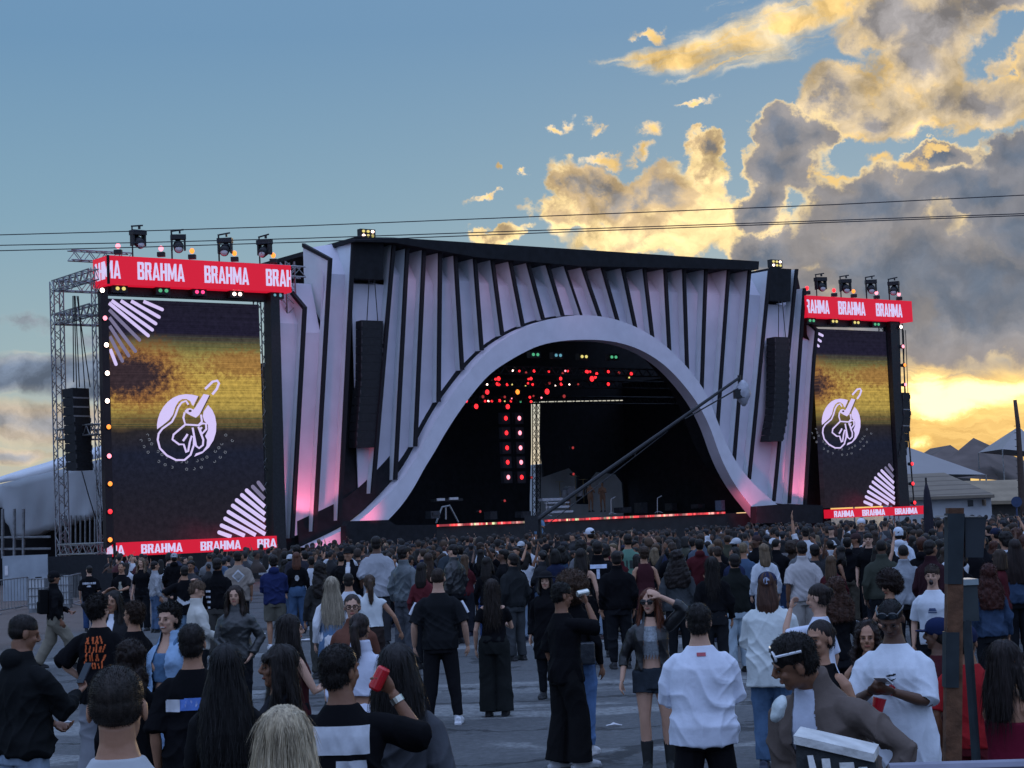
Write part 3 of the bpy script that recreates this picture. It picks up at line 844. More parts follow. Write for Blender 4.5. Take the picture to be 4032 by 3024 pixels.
def build_screen(root, u0, u1, z0, z1, seed, uclip=None):
    uc_ = u0 if uclip is None else uclip
    s_min = max(0.004, (uc_ - u0) / (u1 - u0))
    q = MB().prism([up(uc_, z0, 0.3), up(u1, z0, 0.3), up(u1, z1, 0.3), up(uc_, z1, 0.3)], SW * 0.35)
    o = q.build("screen", screen_mat("led_picture", seed), root)
    uv = o.data.uv_layers.new(name="UVMap")
    loc = root.location
    for lp in o.data.loops:
        p = o.data.vertices[lp.vertex_index].co + loc
        a, b = uvz(p)
        uv.data[lp.index].uv = ((a - u0) / (u1 - u0), (b - z0) / (z1 - z0))
    def P3n(s_, t_, w): return up(u0 + s_ * (u1 - u0), z0 + t_ * (z1 - z0), w)
    def ins(p): return 0.002 <= p[0] <= 0.998 and 0.0 <= p[1] <= 1.0
    def seg(a, b):
        """the part of a bar that lies on the visible panel"""
        t0, t1 = 0.0, 1.0
        for k, lo, hi in ((0, s_min, 0.996), (1, 0.004, 0.996)):
            d = b[k] - a[k]
            if abs(d) < 1e-9: continue
            x, y = sorted(((lo - a[k]) / d, (hi - a[k]) / d))
            t0, t1 = max(t0, x), min(t1, y)
        if t1 - t0 < 0.03: return None
        return [(a[0] + (b[0] - a[0]) * t, a[1] + (b[1] - a[1]) * t) for t in (t0, t1)]
    bw, asp = 5.0 / 620, (u1 - u0) / (z1 - z0)
    def bar(tgt, a, b, w, tip):
        sg = seg(a, b)
        if not sg: return
        d = Vector(((sg[1][0] - sg[0][0]) * asp, sg[1][1] - sg[0][1])).normalized()
        nx, ny = -d.y * w / asp, d.x * w
        (ax, ay), (bx, by) = sg
        tx, ty = d.x * w / asp, d.y * w
        if tip == 1: bx, by = bx - tx, by - ty
        pts = [(ax + nx, ay + ny), (bx + nx, by + ny)]
        for k in range(1, 6):
            t = math.pi * k / 6
            pts.append((bx + nx * math.cos(t) + tx * math.sin(t), by + ny * math.cos(t) + ty * math.sin(t)))
        pts += [(bx - nx, by - ny), (ax - nx, ay - ny)]
        tgt.prism([P3n(*p, 0.28) for p in pts], SW * 0.02)
    q, qd = MB(), MB()
    for j, (a, b) in enumerate(BARS_TL):
        bar(qd if 5 <= j <= 8 else q, norm(c3x(*a)), norm(c3x(*b)), 0.0072, 1)
    q.build("fan_stripes", m_lilac, root).parent = o
    if qd.v: qd.build("faded_stripes", m_lilac_dim, root).parent = o
    q, qd = MB(), MB()
    for j, (a, b) in enumerate(BARS_BR):
        bar(qd if j >= 8 else q, norm(c5x(*b)), norm(c5x(*a)), 0.0085, 1)
    q.build("fan_stripes", m_lilac, root).parent = o; qd.build("faded_stripes", m_lilac_dim, root).parent = o
    q = MB()
    PL = lambda p, w=0.27: P3n(*norm(cLx(*p)), w)
    for poly in (CRES1, CRES2, NECK): q.prism([PL(p) for p in poly], SW * 0.02)
    for k, (pts, w) in enumerate(STROKES):
        ribbon(q, pts, w, lambda p: PL(p, 0.265 - 0.003 * k), SW * 0.02)
    hole = [(690 + 22 * math.cos(k * 0.785), 552 + 16 * math.sin(k * 0.785)) for k in range(8)]
    q.build("guitar_emblem", m_lilac, o)
    q = MB(); q.prism([PL(p, 0.24) for p in hole], SW * 0.01)
    for a, b in zip([(745, 500), (805, 385)], [(805, 385), (800, 360)]): ribbon(q, [a, b], 12, lambda p: PL(p, 0.24), SW * 0.01)
    ribbon(q, [(835, 575), (950, 350)], 12, lambda p: PL(p, 0.243), SW * 0.01)
    q.build("emblem_outline", m_outline, o)
    # faint ring of small letters round the emblem
    q = MB()
    rr = random.Random(3)
    cx, cy = 650, 745
    for n_, rad, a0, a1 in ((21, 500, 195, 345), (17, 600, 200, 340)):
        for k in range(n_):
            an = R(a0 + (a1 - a0) * k / (n_ - 1))
            x, y = cx + rad * 1.06 * math.cos(an), cy - rad * 0.95 * math.sin(an)
            if k % 4 != 3:
                r1 = 17
                ribbon(q, [(x + r1 * math.cos(t), y + r1 * math.sin(t)) for t in [i * 1.2566 + an for i in range(4 + k % 3)]], 9, lambda p: PL(p, 0.275), SW * 0.01)
    q.build("ring_lettering", m_ghost, o)
    return o
lt = thing("screen_tower", "tall video screen at the left of the stage, framed by red banners reading BRAHMA", "video screen", up((lu0 + lu1) / 2, 0, 0.5), "screen towers beside the stage")
build_screen(lt, lu0, lu1, lz0, lz1, 0.0)
# ---- right screen: same picture, same proportions, partly behind the fins
ru1 = uvz(st(3518, 1600))[0]; rz0, rz1 = uvz(st(3450, 1993))[1], uvz(st(3300, 1295))[1]
uc = uvz(st(3338, 1666))[0]
ru0 = uc - (ru1 - uc) * 1.06
print("screen L", lu0, lu1, lz0, lz1, "R", ru0, ru1, rz0, rz1)
rt = thing("screen_tower", "video screen at the right of the stage, smaller in view, partly behind the white fins", "video screen", up((ru0 + ru1) / 2, 0, 0.5), "screen towers beside the stage")
build_screen(rt, ru0, ru1, rz0, rz1, 3.7, lines[26][0][0] + 0.12)
# columns and header trusses of the towers
def frame_poly(root, px, w, th, name="frame", mt=None):
    return MB().prism([st(x, y, w) for x, y in px], SW * th).build(name, mt or m_dark, root)
frame_poly(lt, [(397,1139),(425,1139),(449,2140),(420,2160)], -0.05, 0.35, "lamp_column", mat("lamp_column", (0.02, 0.012, 0.014), 0.6))
frame_poly(lt, [(1066,1150),(1100,1150),(1128,2160),(1078,2160)], 0.1, 0.7, "side_column")
frame_poly(lt, [(425,1124),(1100,1147),(1098,1186),(1045,1184),(425,1158)], 0.5, 0.6, "header_truss")
q = MB(); truss(q, up(lu0 - 0.2, 0, 1.0), up(lu0 - 0.2, lz1 + 1.5, 1.0), 0.4, 26); q.build("support_truss", m_truss, lt); q = MB(); truss(q, up(lu1 + 0.35, 0, 0.9), up(lu1 + 0.35, lz1 + 1.2, 0.9), 0.4, 26)
q.build("support_truss", m_truss, lt)
frame_poly(rt, [(3506,1262),(3542,1264),(3549,1537),(3585,2030),(3546,2030),(3518,1547)], 0.05, 0.6, "side_column")
frame_poly(rt, [(3179,1245),(3545,1265),(3545,1288),(3225,1283),(3179,1275)], 0.4, 0.6, "header_truss")
q = MB(); q.tube([st(3552,1275,0.2), st(3563,1530,0.2), st(3600,2000,0.2)], 0.05, 5); q.build("lamp_pipe", m_dark, rt); q = MB()
truss(q, up(ru1 + 0.5, 0, 0.9), up(ru1 + 0.5, rz1 + 1.2, 0.9), 0.4, 26)
q.build("support_truss", m_truss, rt)
def banner(root, px, words, zfrac, hfrac, side=0.0, w=-0.15, depth=1.6, name="red_banner"):
    p = [uvz(st(x, y, w)) for x, y in px]         # TL TR BR BL
    u0, u1 = (p[0][0] + p[3][0]) / 2, (p[1][0] + p[2][0]) / 2
    z1, z0 = (p[0][1] + p[1][1]) / 2, (p[2][1] + p[3][1]) / 2
    b = MB().prism([up(u0, z0, w), up(u1, z0, w), up(u1, z1, w), up(u0, z1, w)], SW * depth).build(name, m_red, root)
    for x0, x1 in words:
        q = MB()
        ym = (px[0][1] + px[3][1]) / 2
        a, c = uvz(st(x0, ym, w))[0], uvz(st(x1, ym, w))[0]
        word(q, a, c, z0 + (z1 - z0) * zfrac, (z1 - z0) * hfrac, u0 + 0.02, u1 - 0.02, lambda u, z: up(u, z, w - 0.03), SW * 0.028)
        if q.v: q.build('lettering', m_letter, root).parent = b
    if side:
        q = MB()
        word(q, -0.9, side, z0 + (z1 - z0) * zfrac, (z1 - z0) * hfrac, 0.05, depth - 0.03, lambda u, z: up(u0 - 0.03, z, w + depth - u), SU * 0.028)
        if q.v: q.build('side_lettering', m_letter, root).parent = b
        MB().box(up(u0, (z0 + z1) / 2, w - 0.03), (0.10, 0.10, z1 - z0), math.atan2(SU.y, SU.x)).build("corner_strip", m_edge, root).parent = b
    return u0, u1, z0, z1
bl = banner(lt, [(425,1006),(1145,1044),(1148,1149),(425,1120)], [(292,474),(541,725),(804,978),(1046,1212)], 0.20, 0.62, side=2.3)
banner(lt, [(451,2143),(1091,2104),(1089,2158),(449,2196)], [(318,489),(556,718),(790,948),(1014,1172)], 0.14, 0.66, side=1.2, depth=0.8, name="red_base_band")
br = banner(rt, [(3174,1164),(3591,1185),(3593,1267),(3179,1248)], [(3155,3264),(3300,3405),(3448,3550)], 0.19, 0.62)
banner(rt, [(3283,2006),(3643,1990),(3643,2024),(3283,2040)], [(3268,3362),(3395,3484),(3524,3612)], 0.1, 0.7, depth=0.8, name="red_base_band")
# ---- red lamps in a column beside the left screen, and on the right tower
for k, (x, y) in enumerate([(221,627),(227,687),(230,745),(232,806),(232,866),(235,922),(236,985),(238,1045),(238,1105),(238,1166)]):
    c = ['white', 'pink', 'white', 'white', 'white', 'amber', 'pink', 'amber', 'red', 'amber'][k]
    lamp(x * K, y * K, -0.12, 0.125, c, "column_lamp", "round %s lamp on the left screen's dark column, %s from the top" % ({'white': 'whitish', 'pink': 'pink', 'amber': 'orange', 'red': 'red'}[c], ("first", "second", "third", "fourth", "fifth", "sixth", "seventh", "eighth", "ninth", "tenth")[k]), "lamp", "lamps on the column of the left screen")
for k, (x, y, c) in enumerate([(3548,1287,'white'),(3556,1364,'pink'),(3563,1437,'amber'),(3566,1514,'pink'),(3592,1826,'red'),(3595,1904,'red'),(3602,1979,'red')]):
    lamp(x, y, -0.1, 0.13, c, "column_lamp", "small round lamp on the outer edge of the right screen tower, %s from the top" % ("first", "second", "third", "fourth", "fifth", "sixth", "seventh")[k], "lamp", "lamps on the right screen tower")
# ---- twin lamps under the banners
for x, y, c in ((280,632,'yellow'),(652,650,'green'),(970,662,'rose'),(1295,680,'white'),(1645,690,'cyan')):
    pair(*c3x(x, y), 0.1, c, "twin %s lamp under the upper banner of the left screen" % {'rose': 'pink-red', 'cyan': 'blue-green'}.get(c, c), "twin lamps under the left banner")
for k, (x, y, c) in enumerate(((583,512,'green'),(760,518,'yellow'),(927,527,'yellow'),(1083,541,'green'))):
    pair(2900 + x / 1.954, 1000 + y / 1.954, 0.1, c, "twin %s lamp under the upper banner of the right screen, %s from the fins" % (c, ("first", "second", "third", "fourth")[k]), "twin lamps under the right banner")
# ---- warning lamps on the banner tops
def beacon(px, py, w, c, label, group):
    p = st(px, py, w)
    o = thing("beacon_lamp", label, "lamp", p, group)
    for nm, sh, mt_ in (("base", MB().box((0, 0, 0.1), (0.34, 0.3, 0.2)), m_dark), ("globe", MB().ell((0, 0, 0.38), (0.11, 0.11, 0.13)), m_l[c])):
        b = sh.build(nm, mt_, None, nm == "globe", origin=(0, 0, 0)); b.parent = o
    return o
for k, (x, y, c) in enumerate(((255,335,'pink'),(630,355,'pink'),(900,376,'amber'),(1270,396,'amber'),(1608,412,'amber'))):
    beacon(*c3x(x, y), 0.4, c, "small glowing beacon on top of the left red banner, %s from the left" % ("first", "second", "third", "fourth", "fifth")[k], "beacons on the left banner")
for k, (x, y, c) in enumerate(((545,312,'red'),(752,328,'red'),(903,335,'amber'),(1079,346,'pink'),(1252,356,'pink'))):
    beacon(2900 + x / 1.954, 1000 + y / 1.954, 0.4, c, "small glowing beacon on top of the right red banner, %s from the fins" % ("first", "second", "third", "fourth", "fifth")[k], "beacons on the right banner")
# ---- moving-head lights on posts
def mover(px, ytop, ybase, w, label, group, turn, k=.74):
    base, topp = st(px, ybase, w), st(px, ytop, w)
    h = topp.z - base.z
    o = thing("moving_head_light", label, "stage light", base, group)
    o.rotation_euler = (0, 0, FACE + turn)
    L = []
    L.append(("post", MB().tube([(-0.30, 0, -0.3), (-0.30, 0, h)], 0.04, 6), m_dark))
    L.append(("clamp_bar", MB().tube([(-0.34, 0, h), (0.26, 0, h + 0.08)], 0.04, 6).box((0.08, 0, h - 0.02), (0.08, 0.1, 0.16)), m_dark))
    L.append(("yoke", MB().box((0, 0, h - 0.28), (0.95 * k, 0.4, 0.22)).box((-0.40 * k, 0, h - 0.62), (0.08, 0.30, 0.55)).box((0.40 * k, 0, h - 0.62), (0.08, 0.30, 0.55)), m_dark))
    hd = MB().tube([(0, 0.3, h - 0.50), (0, 0.06, h - 0.66), (0, -0.26, h - 0.86)], [0.24 * k, 0.33 * k, 0.30 * k], 14)
    L.append(("head", hd, m_dark))
    L.append(("lens", MB().ell((0, -0.265, h - 0.865), (0.24 * k, 0.05, 0.24 * k)), mat("mover_lens", (0.5, 0.5, 0.52), 0.12, 0.1, metal=0.3)))
    for nm, sh, mt_ in L:
        b = sh.build(nm, mt_, None, nm in ("head", "lens"), origin=(0, 0, 0)); b.parent = o
for k, (x, yt, yb, tn) in enumerate(((432,95,345,0.1),(782,135,370,-0.4),(1190,165,392,-0.7),(1535,180,412,-1.1))):
    mover(350 + x / 2.212, 850 + yt / 2.212, 850 + yb / 2.212, 0.5, "black moving-head light on a post above the left red banner, %s from the left" % ("first", "second", "third", "fourth")[k], "moving lights on the left banner", tn)
for k, (x, yt, yb, tn) in enumerate(((652,160,322,-0.3),(842,175,335,-0.5),(1040,180,345,-0.7),(1215,193,352,-1.0))):
    mover(2900 + x / 1.954, 1000 + yt / 1.954, 1000 + yb / 1.954, 0.5, "black moving-head light on a post above the right red banner, %s from the fins" % ("first", "second", "third", "fourth")[k], "moving lights on the right banner", tn)
# ---- floodlights on the stage roof
for (x0, y0, x1, y1), lab in (((1420, 904, 1478, 936), "six-lamp floodlight on the left end of the stage roof"), ((3037, 1024, 3080, 1052), "six-lamp floodlight on the right end of the stage roof")):
    a, b = st(x0, y1, 0.4), st(x1, y0, 0.4)
    wd, hh = (b - a).dot(SU), b.z - a.z
    o = thing("floodlight", lab, "floodlight", a, "floodlights on the stage roof")
    o.rotation_euler = (0, 0, math.atan2(SU.y, SU.x))
    bb = MB().box((wd / 2, 0.15, hh / 2), (wd, 0.3, hh)).box((wd * .2, .15, -0.12), (0.1, 0.1, 0.25)).box((wd * .8, .15, -0.12), (0.1, 0.1, 0.25)).build("housing", m_dark, None, origin=(0, 0, 0)); bb.parent = o
    for i in range(3):
        for j in range(2):
            l = MB().ell((wd * (0.2 + 0.3 * i), -0.02, hh * (0.28 + 0.46 * j)), (wd * 0.10, 0.05, hh * 0.15)).build("lens", m_l['yellow'] if (i + j) % 3 else m_l['white'], None, True, origin=(0, 0, 0)); l.parent = o
# ---- line arrays
def line_array(label, pts, width, depth, n, w, group=None, cable_to=None, light_rows=(), turn=0.0):
    """pts: photo pixels down the middle of the front, top to bottom"""
    P = [st(x, y, w) for x, y in pts]
    o = thing("line_array", label, "loudspeaker", P[0], group)
    ang = math.atan2(SU.y, SU.x) + turn
    ux, uy = Vector((math.cos(ang), math.sin(ang), 0)), Vector((-math.sin(ang), math.cos(ang), 0))
    L = [0]
    for a, b in zip(P, P[1:]): L.append(L[-1] + (b - a).length)
    def along(t):
        j = next((i for i in range(1, len(L)) if L[i] >= t - 1e-9), len(L) - 1)
        return P[j - 1].lerp(P[j], (t - L[j - 1]) / (L[j] - L[j - 1]))
    for k in range(n):
        a, b = along(L[-1] * k / n), along(L[-1] * (k + 0.985) / n)
        q = MB()
        t = (b - a).normalized(); nv = ux.cross(t).normalized()
        if nv.dot(uy) < 0: nv = -nv
        f = [a - ux * width / 2, a + ux * width / 2, b + ux * width / 2, b - ux * width / 2]
        g = [p + nv * depth + (b - a) * (0.03 if i < 2 else -0.03) for i, p in enumerate(f)]
        q.loft([f, g])
        c = q.build("speaker_cabinet", m_cab, o)
        if k in light_rows:
            MB().prism([b - ux * width / 2 - nv * .01, b + ux * width / 2 - nv * .01, b + ux * width / 2 + t * 0.07 - nv * .01, b - ux * width / 2 + t * 0.07 - nv * .01], nv * 0.05).build("rail", m_rail, c)
        else:
            for s in (-1, 1):
                MB().box(a.lerp(b, 0.5) + ux * s * width * 0.485 - nv * 0.02, (0.05, 0.05, (b - a).length * 0.5)).build("side_rail", m_grille, c)
    if cable_to:
        q = MB()
        for dxx in (-0.25, 0.25):
            q.tube([P[0] + ux * dxx * width, st(*cable_to, w) + ux * dxx * 0.5 * width], 0.025, 5)
        q.build("hoist_cable", m_dark, o)
    return o
line_array("tall black line array hanging in the dark opening left of the arch", [(1466,1262),(1464,1500),(1448,1700),(1446,1762)], 1.25, 0.7, 15, 0.1, "main line arrays", (1464, 1098))
line_array("curved black line array hanging in front of the fins at the right of the arch", [(3079,1327),(3080,1480),(3075,1620),(3062,1700),(3054,1738)], 1.15, 0.7, 15, -0.4, "main line arrays", (3073, 1185))
line_array("short black loudspeaker stack hanging at the far left beside the truss tower", [(318,1528),(334,1852)], 0.95, 0.7, 9, 1.5, "outer line arrays", (300, 1165), (0, 1, 2), 0.3)
line_array("black loudspeaker stack hanging against the sunset at the right screen's outer edge", [(3568,1546),(3572,1640),(3565,1720),(3552,1800)], 0.85, 0.7, 8, 0.1, "outer line arrays", (3562, 1300), (1, 3), 0.2)
# ---- pink wash from lamps at the feet of the fins and under the roof
def spot(name, p, target, power, ang, col, blend=0.5, size=0.15):
    l = bpy.data.lights.new(name, 'SPOT'); l.energy = power; l.spot_size = R(ang); l.spot_blend = blend; l.color = col; l.shadow_soft_size = size
    o = bpy.data.objects.new(name, l); COL.objects.link(o); o.location = p
    o.rotation_euler = (Vector(target) - Vector(p)).to_track_quat('-Z', 'Y').to_euler()
    return o
PINK = (1.0, 0.16, 0.26)
spot("wash_lamp", st(1205, 2075, -1.0), st(1226, 1880, 0.6), 420, 62, PINK, 0.35)
spot("wash_lamp", st(3140, 1985, -1.0), st(3172, 1830, 0.6), 380, 62, PINK, 0.35)
spot("wash_lamp", st(1492, 2030, -1.3), st(1450, 2015, -0.25), 60, 95, PINK, 0.9)
spot("wash_lamp", st(1345, 2150, -1.6), st(1290, 2125, -0.2), 70, 90, PINK, 0.6)
spot("wash_lamp", st(2950, 2035, -1.8), st(3010, 1980, -0.2), 220, 100, PINK, 0.8)
for x, y in ((1700, 1020), (2000, 1045), (2300, 1062), (2600, 1075), (2850, 1075)):
    spot("roof_wash_lamp", st(x, y, -1.6), st(x + 20, y + 230, 0.75), 42, 130, (0.95, 0.50, 0.72), 0.9)
for x, y, y2 in ((1210, 1200, 1650), (1320, 1040, 1500), (3170, 1250, 1600), (3090, 1240, 1500)):
    spot("roof_wash_lamp", st(x, y, -2.2), st(x, y2, 0.75), 50, 110, (0.95, 0.50, 0.72), 0.9)
# ---- truss tower behind the left screen
tw = up(uvz(st(405, 1600))[0] - 0.1, 0, 4.6)
tt = thing("truss_tower", "tall aluminium truss tower with cross beams behind the left screen", "truss", tw)
def ztw(y): 
    v = ray(188, y); t = (tw - CP).xy.length / v.xy.length
    return (CP + v * t).z
q = MB(); truss(q, tw, tw + Vector((0, 0, ztw(1108))), 0.46, 34, 0.035); q.build("column", m_truss, tt)
for y in (1126, 1258, 1713, 2166):
    z = ztw(y)
    q = MB(); truss(q, Vector((tw.x, tw.y, z)), Vector((tw.x, tw.y, z)) - SW * 4.2, 0.46, 12, 0.035); q.build("beam", m_truss, tt)
    q = MB(); truss(q, Vector((tw.x, tw.y, z)), Vector((tw.x, tw.y, z)) + SU * 4.4, 0.46, 12, 0.035); q.build("beam", m_truss, tt)
z = ztw(1108) + 1.0
q = MB(); truss(q, Vector((tw.x, tw.y, z)) - SW * 1.6, Vector((tw.x, tw.y, z)) - SW * 1.6 + SU * 3, 0.46, 8, 0.035); q.build("beam", m_truss, tt)
q = MB(); truss(q, up(lu1 - 1.6, bl[3] - 0.1, 1.2), up(lu1 + 3.0, bl[3] - 0.1, 1.2), 0.5, 9, 0.04); truss(q, up(lu1 + 2.2, bl[3] - 2.2, 1.3), up(lu1 + 2.2, bl[3] + 0.4, 1.3), 0.5, 6, 0.04); q.build("cross_truss", m_truss, lt)
for x0, y0, x1, y1 in ((287,1165,290,1505),(296,1165,313,1525),(303,1165,355,1525),(322,1855,376,2040),(374,1850,402,2020)):
    q = MB(); q.tube([st(x0, y0, 1.5), st((x0 + x1) / 2, (y0 + y1) / 2 + 4, 1.5), st(x1, y1, 1.5)], 0.025, 4)
    q.build("rigging_line", m_dark, tt)
# ------------------------------------------------------------------ ground
def ground_mat():
    mt = bpy.data.materials.new("pavement"); mt.use_nodes = True
    nt_ = mt.node_tree; E.nt = nt_; b = nt_.nodes["Principled BSDF"]
    t = nt_.nodes.new("ShaderNodeTexCoord")
    x, y, z = sep(E(t.outputs["Object"]))
    P = vec(x, y)
    n0 = fbm(P, 0.25, 4, 0.6) - 0.5
    n1 = fbm(P, 1.6, 6, 0.65) - 0.5
    n2 = fbm(P, 14, 5, 0.7) - 0.5
    n3 = fbm(P, 60, 3, 0.7) - 0.5
    base = mixc(smooth(-0.25, 0.25, n0 + n1 * 0.5), (0.060, 0.062, 0.064), (0.090, 0.092, 0.094))
    base = mixc(smooth(-0.1, 0.35, n2) * 0.6, base, (0.125, 0.128, 0.13))
    base = mixc(smooth(0.1, 0.3, n3 + n1 * 0.4) * 0.5, base, (0.035, 0.036, 0.038))
    # patches of old pale stone paving laid in wavy drifts
    wob = fbm(vec(x * 0.5, y), 0.42, 4, 0.6, 0.8) - 0.5
    yb = y + wob * 5.0 + (x - 1.0) * 0.12
    def band(c, h): return smooth(h, h * 0.6, M('ABSOLUTE', yb - c + n1 * 0.7))
    bands = mx(mx(band(26.0, 1.0), band(22.6, 0.8)), mx(band(34.5, 0.9), band(19.2, 0.35)))
    bands = bands * smooth(-0.10, 0.05, fbm(vec(x * 0.55, y * 0.9), 0.5, 3, 0.6) - 0.47 + n2 * 0.15) * smooth(-16, -9, x) * smooth(10, 6, x + n0 * 6)
    bands = bands * smooth(-0.35, 0.0, n2 + n1 * 0.5)
    base = mixc(bands * 0.9, base, mixc(smooth(-0.2, 0.2, n2), (0.14, 0.145, 0.145), (0.24, 0.245, 0.24)))
    grit = fbm(vec(x, y), 7.0, 5, 0.75) - 0.5
    base = scalec(base, mx(1.0 + grit * 1.5 + n3 * 0.8, 0.3))
    # cracks: thin dark lines
    v = nt_.nodes.new("ShaderNodeTexVoronoi"); v.feature = 'DISTANCE_TO_EDGE'; v.inputs["Scale"].default_value = 0.33
    _plug(vec(x * 0.45 + n1 * 0.8 + wob, y + n1 * 1.5 + n2 * 0.12), v.inputs["Vector"])
    crack = smooth(0.030, 0.008, E(v.outputs["Distance"]) + n2 * 0.016) * smooth(0.0, 0.08, n0 + 0.14)
    base = mixc(crack * 0.9, base, (0.016, 0.016, 0.017))
    # reddish earth stains at the far left edge
    base = mixc(smooth(-9.5, -12.5, x + n0 * 5) * smooth(26, 36, y) * 0.7, base, (0.13, 0.085, 0.062))
    nt_.links.new(base.s, b.inputs["Base Color"])
    b.inputs["Roughness"].default_value = 0.72
    b.inputs["Specular IOR Level"].default_value = 0.35
    bp = nt_.nodes.new("ShaderNodeBump"); bp.inputs["Strength"].default_value = 0.55; bp.inputs["Distance"].default_value = 0.03
    h = n1 * 0.5 + n2 * 0.6 + n3 * 0.35 + grit * 0.5 - crack * 0.8
    nt_.links.new(h.s, bp.inputs["Height"]); nt_.links.new(bp.outputs["Normal"], b.inputs["Normal"])
    return mt
q = MB()
q.add([(-1500, -300, 0), (1500, -300, 0), (1500, 2500, 0), (-1500, 2500, 0)], [(0, 1, 2, 3)])
g = q.build("ground", ground_mat(), None, origin=(0, 0, 0)); tag(g, kind='structure')

# ------------------------------------------------------------------ left of the stage: tent, hoarding, barriers, tanks
m_tent = mat("tent_cloth", (0.34, 0.37, 0.39), 0.8, 0.14, 0.35, bump=0.35, bscale=0.5)
m_roofc = mat("tent_roof", (0.60, 0.62, 0.65), 0.7, 0.08, 0.5)
m_galv = mat("galvanised", (0.20, 0.21, 0.22), 0.45, 0.3, 6, metal=0.5)
def patch(root, name, px, d, depth, mt, off=0.0):
    """solid slab whose front is seen at px, standing d metres away, depth metres thick"""
    MB().prism([at(x, y, d) for x, y in px], (0, depth, 0)).build(name, mt, root)
cJ = lambda x, y: (x / 1.951, 1450 + y / 1.951)
DT = 100
t = thing("tent", "long grey tent with a white roof and sagging side cloth behind the truss tower", "tent", (at(150, 2150, DT).x, DT, 0))
q = MB()
top = [(-90, 800), (0, 833), (180, 775), (360, 722), (545, 655), (800, 588), (1000, 540)]
bot = [(-90, 905), (0, 882), (180, 850), (360, 805), (545, 745), (800, 680), (1000, 640)]
q.loft([[at(*cJ(*b), DT - 0.3), at(*cJ(*a), DT + 5), at(*cJ(*a), DT + 12), at(*cJ(*b), DT + 17)] for a, b in zip(top, bot)])
q.build("roof", m_roofc, t, True)
q = MB()
n_ = 40
rings = []
for k in range(n_ + 1):
    x = -90 + k * 1090 / n_
    yt = 905 - (x + 90) * 0.243 + 5
    yb = 1062 + max(0, (x + 90)) * 0.9 if x < 95 else 1310 - (x - 150) * 0.29 + 8 * math.sin(x * 0.05)
    if x < 20: yb = 1070
    col_ = []
    for j in range(9):
        f = j / 8
        sag = 0.10 * math.sin(k * 1.15 + j * 0.5) * f + 0.16 * math.sin(k * 0.37 - j * 0.5)
        col_.append(at(*cJ(x, yt + (yb - yt) * f), DT - 0.4) + Vector((0, sag * 0.7, 0)))
    rings.append(col_ + [p + Vector((0, 1.4, 0)) for p in reversed(col_)])
q.loft(rings)
q.build("side_cloth", m_tent, t, True)
q = MB().box((at(*cJ(100, 1380), DT + 2).x + 3, DT + 3, 2.5), (26, 1, 5))
q.build("interior_shade", m_black, t)  # black slab standing in for the shade under the tent
q = MB()
for k in range(12):
    x = 470 + k * 37
    q.tube([at(*cJ(x, 1130), DT - 1), at(*cJ(x, 1362), DT - 1)], 0.05, 5)
q.tube([at(*cJ(440, 1362), DT - 1), at(*cJ(900, 1350), DT - 1)], 0.07, 5)
rl = q.build("railing", m_galv, t)
q = MB()
for x in (20, 110, 180): q.tube([at(*cJ(x, 1080), DT - 1.2), at(*cJ(x, 1460), DT - 1.2)], 0.09, 5)
for y in (1300, 1390): q.tube([at(*cJ(-20, y), DT - 1.2), at(*cJ(390, y - 4), DT - 1.2)], 0.07, 5)
q.build("scaffold", m_galv, t)
DH = 74
o = thing("hoarding", "grey sheet hoarding with a small white notice at the far left", "hoarding", (at(100, 2300, DH).x, DH, 0))
z0 = 0
a, b = at(10, 2190, DH), at(187, 2192, DH)
MB().box(((a.x + b.x) / 2, DH, a.z / 2), (b.x - a.x, 0.08, a.z)).build("sheet", mat("hoarding_grey", (0.30, 0.34, 0.38), 0.7, 0.15, 1.5), o)
a, b = at(18, 2228, DH - 0.06), at(32, 2266, DH - 0.06)
MB().box(((a.x + b.x) / 2, DH - 0.06, (a.z + b.z) / 2), (b.x - a.x, 0.02, a.z - b.z)).build("notice", mat("paper_white", (0.6, 0.6, 0.62)), o)
a, b = at(190, 2192, DH + 1), at(440, 2196, DH + 1)
sk = MB().box(((a.x + b.x) / 2, DH + 1, a.z / 2), (b.x - a.x, 0.2, a.z)).build("black_fence", mat("black_scrim", (0.02, 0.022, 0.026), 0.9))
tag(sk, "black cloth fence beside the grey hoarding under the left screen", "fence")
# caged water tanks
m_plastic = mat("tank_plastic", (0.55, 0.58, 0.60), 0.5, 0.1, 2)
def tank(px0, px1, ybot, d, label):
    a, b = at(px0, ybot, d), at(px1, ybot, d)
    w = b.x - a.x; c = Vector(((a.x + b.x) / 2, d, 0))
    o = thing("water_tank", label, "water tank", c, "caged water tanks")
    q = MB().box(c + Vector((0, 0, .62)), (w, w, 0.96)); q.build("tank", m_plastic, o)
    q = MB().box(c + Vector((0, 0, .07)), (w, w, 0.14)); q.build("pallet", m_galv, o)
    q = MB()
    for s in (-1, 1):
        for k in range(6):
            x = c.x - w / 2 + w * k / 5
            q.tube([(x, d + s * (w / 2 + .02), .12), (x, d + s * (w / 2 + .02), 1.12)], 0.014, 4)
            y = d - w / 2 + w * k / 5
            q.tube([(c.x + s * (w / 2 + .02), y, .12), (c.x + s * (w / 2 + .02), y, 1.12)], 0.014, 4)
        for z in (.3, .55, .8, 1.1):
            q.tube([(c.x - w / 2, d + s * (w / 2 + .03), z), (c.x + w / 2, d + s * (w / 2 + .03), z)], 0.014, 4)
            q.tube([(c.x + s * (w / 2 + .03), d - w / 2, z), (c.x + s * (w / 2 + .03), d + w / 2, z)], 0.014, 4)
    q.build("cage", m_galv, o)
    MB().tube([c + Vector((0, 0, 1.08)), c + Vector((0, 0, 1.16))], 0.11, 10).build("cap", m_dark, o)
tank(122, 186, 2395, 61, "white caged water tank left of the man with the backpack")
